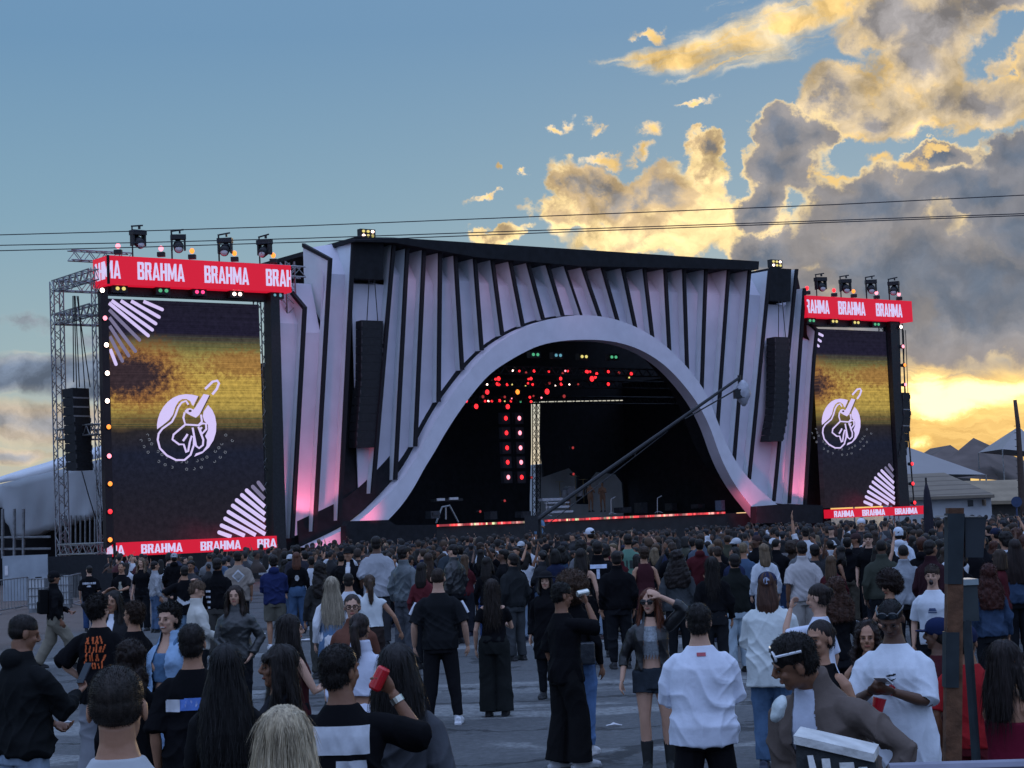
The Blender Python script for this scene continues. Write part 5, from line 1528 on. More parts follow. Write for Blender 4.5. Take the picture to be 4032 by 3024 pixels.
ARM = {  # wrist (for the right arm), elbow hint, finger curl, palm-normal hint
 'down': ((.245, .03, .865), (.35, -1, 0), .5), 'loose': ((.30, .06, .88), (.5, -1, 0), .6), 'front': ((.075, .30, 1.20), (.7, -.3, -1), 1.1), 'low': ((.06, .27, 1.02), (.9, -.6, -.5), 1.1),
 'cross': ((-.10, .19, 1.17), (.9, .1, -1), .8), 'pocket': ((.21, .09, .93), (1, -.7, 0), .4), 'face': ((.07, .20, 1.50), (.5, .3, -1), .9), 'brow': ((.115, .12, 1.685), (1, .0, -.35), .5),
 'head': ((.10, -.02, 1.74), (1, .35, .2), .7), 'ear': ((.155, .05, 1.53), (.8, .25, -1), 1.1), 'up': ((.24, .10, 1.98), (1, .2, 0), .3), 'hip': ((.20, .06, 1.0), (1, -.5, 0), .6), 'eye': ((.05, .24, 1.545), (.45, .5, -1), 1.1),
 'behind': ((.06, -.20, 1.0), (1, -.4, 0), .6), 'reach': ((.10, .42, 1.12), (.7, -.2, -1), .9)}
def make_person(P):
    """builds the meshes of one person in local space (1.75 m, facing +Y); returns dict of parts and joints"""
    fem = P.get('sex') == 'f'
    vox = P.get('vox', 0.010)
    bulk = 1 + (P.get('bulk', 1.0) - 1) * .6
    sw = (0.154 if fem else 0.175) * bulk
    lean, side = P.get('lean', 0), P.get('side', 0)
    T = Matrix.Translation((0, 0, .95)) @ Matrix.Rotation(-lean, 4, 'X') @ Matrix.Rotation(side, 4, 'Y') @ Matrix.Rotation(P.get('twist', 0), 4, 'Z') @ Matrix.Translation((0, 0, -.95))
    Ti = T.inverted()
    Hm = T @ Matrix.Translation((0, P.get('hfwd', 0.0), 1.635)) @ Matrix.Rotation(P.get('hyaw', 0), 4, 'Z') @ Matrix.Rotation(-P.get('hpitch', 0), 4, 'X') @ Matrix.Rotation(P.get('hroll', 0), 4, 'Y')
    Hy = T @ Matrix.Translation((0, P.get('hfwd', 0.0), 1.635)) @ Matrix.Rotation(P.get('hyaw', 0), 4, 'Z')
    hk = P.get('hk', 1.0)
    h = lambda x, y, z: Hm @ Vector((x * hk, y * hk, z * hk))
    hy = lambda x, y, z: Hy @ Vector((x * hk, y * hk, z * hk))
    H3 = Hm.to_3x3() * hk
    TOR = TOR_F if fem else TOR_M
    out = {'T': T, 'Hm': Hm}
    longleg = P.get('bottom') in ('slim', 'jeans', 'wide', 'flare', 'cargo')
    b = MB()
    cl_ = .93 if P.get('top') else 1.0; cs_ = .84 if P.get('top') in ('tee', 'over', 'long', 'hoodie', 'jacket', 'coat', 'shirt', 'bolero') else 1.0
    b.loft([[T @ p for p in sup(0, yc, z, a * bulk * (cl_ if z < 1.44 else 1), bb * bulk * (cl_ if z < 1.44 else 1), 18, 2.3)] for z, a, bb, yc in TOR])
    if fem:
        for s in (-1, 1): b.ell(T @ Vector((s * .068, .083, 1.255)), (.060, .056, .060))
    b.tube([T @ Vector((0, -.012, 1.42)), T @ Vector((0, -.014, 1.50)), h(0, -.018, -.05)], [.062, .050, .050] if fem else [.070, .060, .058], 12)
    b.ell(h(0, -.012, .025), (.075, .096, .088), H3, 20, 14)
    b.ell(h(0, .020, -.045), (.056 if fem else .060, .066, .072), H3, 16, 10)
    b.ell(h(0, .056, -.096), (.026, .024, .020), H3)
    b.tube([h(0, .086, .014), h(0, .108, -.026)], [.009, .014], 8)
    b.ell(h(0, .098, -.030), (.018, .013, .010), H3)
    b.ell(h(0, .073, .024), (.050, .019, .011), H3)
    for s in (-1, 1):
        b.ell(h(s * .034, .060, -.028), (.024, .022, .022), H3)
        b.ell(h(s * .079, -.010, -.012), (.009, .020, .031), H3)
    joints = {}
    sleeves = {}
    for s, key in ((1, 'armR'), (-1, 'armL')):
        spec = P.get(key, 'down')
        w, hint, curl = ARM[spec] if isinstance(spec, str) else spec
        sh = T @ Vector((s * sw, -.005, 1.372))
        el, wr = ik(sh, T @ Vector((w[0] * s, w[1], w[2])), T.to_3x3() @ Vector((hint[0] * s, hint[1], hint[2])))
        joints[key] = (sh, el, wr)
        k = (0.86 if fem else 1.0) * bulk
        ka = k * (.9 if P.get('top') in ('long', 'hoodie', 'jacket', 'coat') else 1.0)
        b.tube([T @ Vector((s * sw * .45, -.005, 1.376)), T @ Vector((s * sw * .82, -.005, 1.376)), sh.lerp(el, .12), sh.lerp(el, .55), el, el.lerp(wr, .3), wr], [.052 * ka * cs_, .055 * ka * cs_, .051 * ka * cs_, .044 * ka, .036 * ka, .038 * ka, .026 * k], 10)
        f = (wr - el).normalized()
        pn = T.to_3x3() @ Vector((-s * .8, .3, 0)) if spec in ('down', 'loose', 'pocket') else (T.to_3x3() @ Vector((-s * .5, -.3, .8)) if spec in ('front', 'low', 'cross', 'reach') else (h(0, 0, 0) - wr))
        pn = (pn - f * pn.dot(f)).normalized()
        sd = f.cross(pn)
        HK = P.get('handk', 1.0) * (0.92 if fem else 1.0)
        palm = wr + f * .052 * HK
        rot = Matrix((sd, f, pn)).transposed()
        b.ell(palm, (.040 * HK, .058 * HK, .017 * HK), rot)
        for q_, (off, ln) in enumerate(((-.030, .068), (-.010, .078), (.010, .072), (.029, .056))):
            p0 = wr + (f * .088 + sd * off) * HK
            c1, c2 = curl * (.6 + .1 * q_), curl * (1.3 + .15 * q_)
            d1 = f * math.cos(c1) + pn * math.sin(c1); d2 = f * math.cos(c2) + pn * math.sin(c2)
            p1 = p0 + d1 * ln * .5 * HK; p2 = p1 + d2 * ln * .5 * HK
            b.tube([p0 - f * .02, p0, p1, p2], [.0095 * HK, .0095 * HK, .009 * HK, .0075 * HK], 6)
        ts = -1 if s > 0 else 1
        th0 = wr + (f * .035 + sd * ts * .034) * HK
        th1 = th0 + (f * .035 + sd * ts * .025 + pn * .012) * HK
        b.tube([wr + (f * .02 + sd * ts * .02) * HK, th0, th1, th1 + (f * .028 + pn * .012) * HK], [.013 * HK, .012 * HK, .0105 * HK, .008 * HK], 6)
        joints[key + '_hand'] = palm + pn * .03 + f * .04
        joints[key + '_dir'] = (f, pn, sd)
    legs = {}
    for s, key, dflt in ((1, 'footR', (.105, .0)), (-1, 'footL', (.105, .0))):
        fx, fy = P.get(key, dflt)[:2]
        fz = P.get(key, dflt)[2] if len(P.get(key, dflt)) > 2 else 0.0
        hp, an = Vector((s * .09, 0, .90)), Vector((s * fx, fy - .03, .085 + fz))
        kn = hp.lerp(an, .48) + Vector((s * .006, .02 + abs(fy) * .18 * (1 if fy > 0 else 1), 0))
        legs[key] = (hp, kn, an)
        k = 1.04 if fem else 1.0
        b.tube([hp + Vector((-s * .01, 0, .05)), hp + Vector((0, 0, -.08)), hp.lerp(kn, .55), kn, kn.lerp(an, .35) + Vector((0, -.015, 0)), an + Vector((0, 0, .02))], [q_ * (.80 if longleg else 1) for q_ in (.094 * k, .090 * k, .072 * k, .054, .056, .036)], 10)
        b.tube([an + Vector((0, -.035, -.05)), an + Vector((0, .06, -.05)), an + Vector((s * .01, .16, -.06))], [.036, .038, .028], 8)
    out['joints'] = joints; out['legs'] = legs
    sd_ = P.get('seed', 1)
    out['body'] = fuse(b, vox, 2, None, "person_body")
    # ---- hair
    hs = P.get('hair', 'short')
    m = MB()
    nz = None
    cap = lambda k=1.0, lo=True: (m.ell(h(0, -.025, .038), (.083 * k, .099 * k, .090 * k), H3, 20, 14), lo and m.ell(h(0, -.045, -.022), (.076 * k, .070 * k, .068 * k), H3, 16, 10))
    hz = lambda C, N: 0.0022 * waves(C, sd_, 120, 5)
    hstr = None
    cen = np.array(h(0, -.02, 0))
    def strands(amp):
        def f(C, N):
            q = C - cen
            th = np.arctan2(q[:, 0], q[:, 1] * -1)
            zz = q[:, 2]
            r = np.random.RandomState(sd_)
            o = np.zeros(len(C))
            for k in range(7):
                o += np.sin(th * (5 + 4.5 * k + r.rand() * 3) + zz * (6 + 10 * r.rand()) + np.sin(zz * 14 + r.rand() * 6) * 1.2 + r.rand() * 6) / (1 + .35 * k)
            return amp * o * 0.55
        return f
    L = P.get('hlen', .38)
    wv = P.get('hwave', .0)
    if hs == 'buzz':
        m.ell(h(0, -.016, .040), (.0772, .0975, .0805), H3, 24, 16); m.ell(h(0, -.034, .006), (.0755, .0745, .062), H3, 20, 12); nz = lambda C, N: 0.0004 * waves(C, sd_, 200, 5)
    elif hs == 'short': cap(); nz = hz
    elif hs == 'top':
        m.ell(h(0, -.012, .052), (.082, .104, .086), H3, 20, 14); m.ell(h(0, -.045, .0), (.077, .066, .07), H3, 16, 10); nz = lambda C, N: .003 * waves(C, sd_, 110, 6)
    elif hs == 'curly':
        m.ell(h(0, -.036, .046), (.089, .103, .094), H3, 20, 14); m.ell(h(0, -.05, -.02), (.080, .072, .068), H3); m.ell(h(0, -.01, .080), (.085, .092, .052), H3); nz = lambda C, N: .0045 * waves(C, sd_, 110, 6)
    elif hs == 'afro':
        k = P.get('hsize', 1.0)
        m.ell(h(0, -.035, .045), (.150 * k, .140 * k, .142 * k), H3, 24, 16); m.ell(h(0, -.06, -.03), (.145 * k, .110 * k, .11 * k), H3, 20, 12); nz = lambda C, N: .007 * waves(C, sd_, 80, 7) + .004 * waves(C, sd_ + 1, 190, 6)
    elif hs in ('long', 'curlylong', 'bob'):
        if hs == 'bob': L = P.get('hlen', .17)
        k = 1.0 if hs != 'curlylong' else 1.18
        (cap(1.04) if hs != 'curlylong' else (m.ell(h(0, -.050, .050), (.100, .100, .098), H3, 20, 14), m.ell(h(0, -.055, -.02), (.098, .078, .08), H3)))
        fr = P.get('hfront', True)
        wide = P.get('hwide', .105 if hs != 'curlylong' else .165)
        rings = []
        for j in range(8):
            f = j / 7
            z = .05 - (L + .05) * f
            a = .080 + (wide - .080) * min(1, f * 2.0) - (.03 * max(0, f - .8) * 5 if hs != 'bob' else .0)
            bb = (.075 - .030 * f) if hs != 'bob' else .085
            if hs == 'curlylong': bb = .09 - .02 * f
            yc = -.035 - (.045 * min(1, f * 1.4) if hs != 'bob' else .0)
            rings.append([hy(p.x + wv * math.sin(f * 9), p.y, z) for p in sup(0, yc, 0, a * (1 if hs != 'bob' else 1.0), bb, 20, 2.2)])
        m.loft(rings)
        if fr:
            for s in (-1, 1):
                ln = P.get('hfl', L * .9)
                m.tube([h(s * .066, .035, .07), hy(s * .086, .012, -.03), hy(s * (.100 + .02 * (hs == 'curlylong')), .02, -.13), hy(s * .095, .06, -max(ln * .75, .16)), hy(s * .085, .065, -max(ln, .19))], [(.018, .03), (.024, .036), (.028, .034), (.028, .028), (.014, .014)], 8)
        if P.get('bangs'): m.ell(h(0, .070, .050), (.066, .026, .034), H3)
        nz = strands(.0050) if hs != 'curlylong' else (lambda C, N: .008 * waves(C, sd_, 75, 6, (1, 1, .6)) + .004 * waves(C, sd_ + 3, 150, 5))
    elif hs == 'pony':
        m.ell(h(0, -.021, .040), (.0805, .0965, .0865), H3, 20, 14); m.ell(h(0, -.045, -.010), (.076, .070, .066), H3)
        m.tube([h(0, -.095, .05), h(0, -.135, .02), hy(0, -.14, -.08), hy(.01, -.125, -L * .8), hy(0, -.12, -L)], [.026, .036, .042, .036, .012], 10)
        nz = strands(.003)
    elif hs == 'bun':
        m.ell(h(0, -.021, .040), (.0805, .0965, .0865), H3, 20, 14); m.ell(h(0, -.045, -.010), (.076, .070, .066), H3)
        m.ell(h(0, -.115, .035), (.045, .04, .045), H3); nz = strands(.003)
    if m.v:
        cutf = None
        if hs == 'buzz' and P.get('d', 20) < 8: vx = .006
        out['hair'] = fuse(m, min(vox, .009) if P.get('near') else vox * .95, 1, nz, "hair_shape")
    # ---- headwear
    if P.get('cap'):
        m = MB()
        bk = -1 if P['cap'] == 'back' else 1
        m.ell(h(0, -.014, .050), (.090, .107, .085), H3, 20, 14)
        m.ell(h(0, -.02, .02), (.088, .103, .045), H3, 20, 10)
        m.ell(h(0, .105 * bk - .005, .028), (.070, .078, .010), H3, 18, 8)
        out['cap'] = fuse(m, vox, 1, None, "cap_shape")
    if P.get('hat'):
        m = MB(); m.ell(h(0, -.012, .070), (.092, .11, .075), H3, 20, 14); m.tube([h(0, -.01, .045), h(0, -.01, .062)], [(.16, .16), (.15, .15)], 24)
        out['hat'] = fuse(m, vox, 1, None, "hat_shape")
    if P.get('beanie'):
        m = MB(); m.ell(h(0, -.016, .045), (.092, .110, .095), H3, 20, 14); m.ell(h(0, -.03, .0), (.088, .095, .05), H3, 20, 10)
        out['beanie'] = fuse(m, vox, 1, lambda C, N: .002 * waves(C, 3, 150), "beanie_shape")
    # ---- clothes
    def shell(e, hem, neck=1.50, flare=0.0, e_top=.010, topz=None):
        rr = []
        zs = [hem, .95, 1.05, 1.15, 1.27, 1.33, 1.37, 1.41, 1.44, 1.47, neck]
        def prof(z):
            for (z0, a0, b0, y0), (z1, a1, b1, y1) in zip(TOR, TOR[1:]):
                if z <= z1 or (z1 == TOR[-1][0]):
                    f = max(-.6, min(1.0, (z - z0) / (z1 - z0)))
                    return a0 + (a1 - a0) * f, b0 + (b1 - b0) * f, y0 + (y1 - y0) * f
        for z in sorted(set(round(q, 3) for q in zs if hem <= q <= neck and (topz is None or q <= topz)) | ({topz} if topz else set())):
            a, bb, yc = prof(max(z, .84))
            if z < .95 and not fem: a = max(a, .160)
            f = min(1, max(0, (1.475 - z) / .26))
            ee = e_top + (e - e_top) * f + flare * max(0, (1.1 - z))
            straight = P.get('boxy', 0)
            a2 = a + ee
            if straight and z < 1.33: a2 = max(a2, .176 * bulk + e * straight); bb = max(bb, .112)
            rr.append([T @ p for p in sup(0, yc, z, a2 * bulk, (bb + ee) * bulk, 24, 2.4)])
        return rr
    def sleeves(mb, upto, r0, r1, r2):
        for s, key in ((1, 'armR'), (-1, 'armL')):
            sh, el, wr = joints[key]
            inn = T @ Vector((s * sw * .40, -.006, 1.378))
            if upto <= .5:
                f = upto / .5; end = sh.lerp(el, f)
                mb.tube([inn, inn.lerp(sh, .68), sh.lerp(el, f * .22), sh.lerp(el, f * .6), end], [r0 * .66, r0 * .84, r0 * .95, (r0 + r1) / 2, r1], 14)
            else:
                f = (upto - .5) / .5
                mb.tube([inn, inn.lerp(sh, .68), sh.lerp(el, .14), sh.lerp(el, .55), el, el.lerp(wr, f * .5), el.lerp(wr, f)], [r0 * .66, r0 * .84, r0 * .95, (r0 + r1) / 2, r1, (r1 + r2) / 2, r2], 14)
    def wr(amp, fr=22):
        return lambda C, N: np.maximum(folds(C, sd_ + 7, amp * 2.3, fr) * np.clip((1.46 - C[:, 2]) / .3, .12, 1.0), -.35 * e)
    top = P.get('top')
    if top:
        m = MB(); cut = None
        kd = top
        o = dict(tee=(.020, .86, .44, .062, .064, 0, .006), over=(.029, .79, .54, .072, .082, 0, .010), tank=(.016, .90, 0, 0, 0, 0, .003), long=(.022, .88, .95, .062, .053, .040, .008), hoodie=(.038, .86, .95, .074, .064, .046, .012), jacket=(.034, .88, .95, .072, .062, .048, .011),
                 crop=(.014, 1.10, 0, 0, 0, 0, .003), coat=(.040, .46, .95, .078, .066, .052, .008), sleeveless=(.030, .98, .10, .062, .066, 0, .005), bolero=(.030, .98, .62, .075, .068, .05, .008), shirt=(.034, .86, .50, .074, .078, 0, .007), tube=(.012, 1.06, 0, 0, 0, 0, .002), offsh=(.018, .95, .30, .06, .064, .0, .004))[kd]
        e, hem, sl, r0, r1, r2, amp = o
        hem = P.get('hem', hem); e = P.get('ease', e); sl = P.get('sleeve', sl)
        if kd in ('tube', 'crop', 'offsh'): m.loft(shell(e, hem, topz=1.36 if kd != 'tube' else 1.31))
        elif kd == 'tank': m.loft(shell(e, hem, 1.475, e_top=.004))
        else: m.loft(shell(e, hem, 1.478 if kd in ('tee', 'over') else 1.50 if kd in ('shirt', 'sleeveless') else 1.525, flare=.05 if kd in ('over', 'shirt') else 0))
        if kd in ('crop', 'tank'):
            for s in (-1, 1): m.tube([T @ Vector((s * .085, .085, 1.33)), T @ Vector((s * .09, .0, 1.475)), T @ Vector((s * .085, -.085, 1.34))], [(.022, .016)] * 3, 8)
        if sl: sleeves(m, sl, r0 * (0.9 if fem else 1) * bulk, r1 * (0.9 if fem else 1) * bulk, r2)
        if kd in ('hoodie',):
            m.ell(T @ Vector((0, -.085, 1.475)), (.105, .065, .075))
            m.loft([[T @ p for p in sup(0, -.005, z, a, bb, 20)] for z, a, bb in ((hem - .01, .185 * bulk, .132), (hem + .05, .188 * bulk, .136))])
        if kd in ('jacket', 'bolero', 'coat', 'shirt') or P.get('collar'):
            m.loft([[T @ p for p in sup(0, -.012 - .006 * k, z, a, bb, 20, 2)] for k, (z, a, bb) in enumerate(((1.46, .098, .084), (1.50, .086, .078), (1.545, .080, .074)))])
        gap = P.get('open')
        if gap:
            Tn = np.array(Ti)
            def cut(C, g=gap):
                q = C @ Tn[:3, :3].T + Tn[:3, 3]
                return (np.abs(q[:, 0]) < g * (0.55 + 0.9 * np.clip((1.5 - q[:, 2]), 0, .6))) & (q[:, 1] > .02) & (q[:, 2] < 1.57)
        out['top'] = fuse(m, vox, int(min(14, max(3, 4 * (.012 / vox) ** 2))), wr(P.get('crease', 1) * amp), kd, cut)
    if P.get('under'):
        m = MB(); kd = P['under']
        m.loft(shell(.010, P.get('uhem', .90 if kd != 'crop' else 1.12), 1.50, topz=None if kd != 'crop' else 1.36))
        if kd == 'crop':
            for s in (-1, 1): m.tube([T @ Vector((s * .075, .105, 1.33)), T @ Vector((s * .085, .0, 1.475))], [(.02, .014)] * 2, 8)
        e = .004; out['under'] = fuse(m, vox, 2, wr(.003), "under")
    bt = P.get('bottom')
    if bt:
        m = MB()
        ra = dict(slim=(.106, .082, .064, .060, .93), jeans=(.112, .092, .082, .082, .95), wide=(.118, .106, .112, .125, .97), flare=(.108, .084, .092, .13, .97), shorts=(.118, .110, .115, 0, .45), hot=(.118, .120, 0, 0, .18), skirt=(.120, .13, 0, 0, .20), cargo=(.122, .110, .100, .10, .93))[bt]
        wz = P.get('waist', 1.04)
        prof = [(.80, .172, .125, -.008), (.90, .176, .126, -.01), (.98, .172, .122, -.006), (wz, .150 if fem else .160, .108, 0)]
        m.loft([[((T @ p) if z > .97 else p) for p in sup(0, yc, z, a + .010, bb + .010, 20, 2.3)] for z, a, bb, yc in prof])
        if bt == 'skirt':
            m.loft([sup(0, -.005, z, a, bb, 22, 2.2) for z, a, bb in ((.70, .215, .16), (.80, .200, .15), (.95, .188, .137))])
        else:
            for s, key in ((1, 'footR'), (-1, 'footL')):
                hp, kn, an = legs[key]
                up_ = ra[4]
                if up_ <= .5:
                    f = up_ / .48; e_ = hp.lerp(kn, min(f, 1.0)) if f <= 1 else kn
                    m.tube([hp + Vector((-s * .01, 0, .06)), hp + Vector((0, -.005, -.06)), e_], [ra[0], ra[0], ra[1]], 14)
                else:
                    f = (up_ - .5) / .5
                    e_ = kn.lerp(an, min(1.06, f * 1.12))
                    m.tube([hp + Vector((-s * .01, 0, .06)), hp + Vector((0, -.005, -.06)), hp.lerp(kn, .6), kn, kn.lerp(an, .5), e_], [ra[0], ra[0], (ra[0] + ra[1]) / 2, ra[1], ra[2], ra[3]], 14)
        out['bottom'] = fuse(m, vox, 3, lambda C, N: np.maximum(folds(C, sd_ + 2, .017, 17), -.006), bt)
    if P.get('shoe', True):
        out['shoes'] = []
        for s, key in ((1, 'footR'), (-1, 'footL')):
            hp, kn, an = legs[key]
            m = MB()
            g = an + Vector((0, 0, -.085))
            boot = P.get('shoe') == 'boot'
            m.tube([g + Vector((0, -.075, .045)), g + Vector((0, .02, .05)), g + Vector((s * .012, .13, .04)), g + Vector((s * .016, .20, .03))], [(.038, .045), (.044, .052), (.047, .040), (.036, .026)], 12, ref=Vector((1, 0, 0)))
            m.tube([g + Vector((0, 0, .05)), g + Vector((0, -.008, .30 if boot else .115))], [.046, .064 if boot else .042], 12)
            m.loft([[g + Vector((x * k + s * .016 * max(0, y), y, z)) for x, y in ((-.038, -.09), (.038, -.09), (.046, .05), (.048, .15), (.030, .215), (-.030, .215), (-.048, .15), (-.046, .05))] for z, k in ((0.0, 1.0), (.028, 1.04))])
            out['shoes'].append(fuse(m, min(vox, .010), 1, None, "shoe_shape"))
    return out
def link(name, me, mt, colr, parent):
    o = bpy.data.objects.new(name, me)
    COL.objects.link(o)
    if mt and (not me.materials): me.materials.append(mt)
    o.color = (*colr, 1)
    if parent: o.parent = parent
    return o
FAB = {'fab': m_fab, 'denim': m_denim, 'leather': m_leather, 'knit': m_knit}
TOPNAME = dict(tee='shirt', over='shirt', tank='tank_top', long='sweater', hoodie='hoodie', jacket='jacket', crop='crop_top', coat='coat', sleeveless='sleeveless_top', bolero='jacket', shirt='shirt', tube='tube_top', offsh='off_shoulder_top')
BOTNAME = dict(slim='trousers', jeans='jeans', wide='trousers', flare='trousers', shorts='shorts', hot='shorts', skirt='skirt', cargo='trousers')
def dress(P, parts, skin, hairc, topc, botc, shoec):
    o = link("person", parts['body'], m_skin, SKIN[skin] if isinstance(skin, str) else skin, None)
    kids = {}
    if 'hair' in parts: kids['hair'] = link("hair", parts['hair'], m_hair, hairc, o)
    for k in ('cap', 'hat', 'beanie'):
        if k in parts: kids[k] = link(k, parts[k], m_fab, P.get('capc', (.02, .025, .04)), o)
    if 'top' in parts: kids['top'] = link(TOPNAME[P['top']], parts['top'], FAB[P.get('topm', 'fab')], topc, o)
    if 'under' in parts: kids['under'] = link("undershirt", parts['under'], FAB[P.get('underm', 'fab')], P.get('underc', (.6, .6, .62)), o)
    if 'bottom' in parts: kids['bottom'] = link(BOTNAME[P['bottom']], parts['bottom'], FAB[P.get('botm', 'denim' if P['bottom'] == 'jeans' else 'fab')], botc, o)
    for s in parts.get('shoes', []): link("shoe", s, m_shoe, shoec, o)
    return o, kids
def face(P, parts, o, hairc):
    Hm = parts['Hm']; hk = P.get('hk', 1.0)
    H3 = Hm.to_3x3() * hk
    def e(name, c, r, colr, mt=m_gloss):
        q = MB().ell((0, 0, 0), r, H3, 10, 8)
        me = bpy.data.meshes.new(name); me.from_pydata(q.v, [], q.f); me.polygons.foreach_set("use_smooth", [True] * len(me.polygons))
        k = link(name, me, mt, colr, o); k.location = Hm @ (Vector(c) * hk)
    for s in (-1, 1):
        e("eye", (s * .031, .0800, .000), (.0115, .007, .0052), (.012, .009, .008))
        e("eyebrow", (s * .032, .0885, .022), (.019, .005, .0032), tuple(c * .6 + k_ * .12 for c, k_ in zip(hairc, o.color)), m_skin)
    sk = o.color
    if P.get('shout'): e("open_mouth", (0, .084, -.070), (.026, .016, .032), (.015, .006, .006))
    else: e("lips", (0, .082, -.062), (.025 if not P.get('smile') else .033, .011, .0095), (sk[0] * .75, sk[1] * .45, sk[2] * .5) if P.get('sex') == 'f' else (sk[0] * .8, sk[1] * .62, sk[2] * .62), m_skin)
    if P.get('smile'): e("teeth", (0, .091, -.061), (.024, .005, .005), (.55, .5, .45))
def decal(name, parent, mesh, polys, colr, C, U, V, D, cell=0.007, mt=m_print):
    """print on a garment: polygons in the (U,V) frame at C, pushed along D onto the mesh and laid just over it"""
    bm = bmesh.new(); bm.from_mesh(mesh); tree = BVHTree.FromBMesh(bm); bm.free()
    C, U, V, D = Vector(C), Vector(U), Vector(V), Vector(D)
    def inside(x, y, p):
        c = False
        for (x1, y1), (x2, y2) in zip(p, p[1:] + p[:1]):
            if (y1 > y) != (y2 > y) and x < (x2 - x1) * (y - y1) / (y2 - y1) + x1: c = not c
        return c
    vid, vs, fs = {}, [], []
    xs = [a for p in polys for a, b in p]; ys = [b for p in polys for a, b in p]
    i0, i1, j0, j1 = int(min(xs) / cell) - 1, int(max(xs) / cell) + 2, int(min(ys) / cell) - 1, int(max(ys) / cell) + 2
    def vert(i, j):
        if (i, j) not in vid:
            hit, n, _, _ = tree.ray_cast(C + U * (i * cell) + V * (j * cell) - D * .6, D)
            if hit is None: vid[(i, j)] = None
            else: vs.append(hit - D * .0045); vid[(i, j)] = len(vs) - 1
        return vid[(i, j)]
    for i in range(i0, i1):
        for j in range(j0, j1):
            if any(inside((i + .5) * cell, (j + .5) * cell, p) for p in polys):
                k = [vert(i, j), vert(i + 1, j), vert(i + 1, j + 1), vert(i, j + 1)]
                if None not in k: fs.append(k)
    me = bpy.data.meshes.new(name); me.from_pydata([tuple(v) for v in vs], [], fs); me.polygons.foreach_set("use_smooth", [True] * len(fs))
    return link(name, me, mt, colr, parent)
def back_decal(name, kids, key, polys, colr, z, x=0.0, cell=.007, front=False):
    s = -1 if front else 1
    return decal(name, kids[key], kids[key].data, polys, colr, (x, 0, z), (s, 0, 0), (0, 0, 1), (0, s, 0), cell)
def tufts(hair, n, length, width, mode, colr, seed, Hi, fwd):
    """fine loose hairs standing off the hair mass, as thin blades"""
    me = hair.data; nv = len(me.vertices)
    co = np.empty(nv * 3, np.float32); me.vertices.foreach_get("co", co); co = co.reshape(-1, 3)
    nr = np.empty(nv * 3, np.float32); me.vertices.foreach_get("normal", nr); nr = nr.reshape(-1, 3)
    r = np.random.RandomState(seed)
    i = r.randint(0, nv, n)
    p, m_ = co[i].astype(float), nr[i].astype(float)
    dn = np.array([0, 0, -1.0])
    a, b = {'short': (.45, .55), 'long': (.16, 1.0), 'curl': (.9, .1), 'buzz': (.8, .3)}[mode]
    d = m_ * a + dn * b + r.randn(n, 3) * (.28 if mode != 'long' else .12)
    d -= m_ * np.minimum(0, (d * m_).sum(1))[:, None] * .9
    d /= np.linalg.norm(d, axis=1)[:, None]
    L = length * (.5 + r.rand(n))[:, None]
    s = np.cross(d, m_ + r.randn(n, 3) * .4); s /= np.linalg.norm(s, axis=1)[:, None] + 1e-9
    mid = p + d * L * .55 + m_ * .003
    tip = p + d * L + (dn * L * .25 if mode != 'curl' else r.randn(n, 3) * L * .3)
    base = p - m_ * .003
    A = np.array(Hi); loc = tip @ A[:3, :3].T + A[:3, 3]
    ok = ~((loc[:, 1] > .020) & (loc[:, 2] < .085) & (np.abs(loc[:, 0]) < .090))       # none across the face
    base, tip, mid, s = base[ok], tip[ok], mid[ok], s[ok]; m_ = m_[ok]; n = len(base)
    V = np.stack([base - s * width / 2, base + s * width / 2, mid + s * width * .4, mid - s * width * .4, tip], 1).reshape(-1, 3)
    k = np.arange(n) * 5
    F = [(q, q + 1, q + 2, q + 3) for q in k] + [(q + 3, q + 2, q + 4) for q in k]
    me2 = bpy.data.meshes.new("loose_hair"); me2.from_pydata(V.tolist(), [], [tuple(int(x) for x in f) for f in F])
    return link("loose_hair", me2, m_hair, colr, hair)
NP = [0]
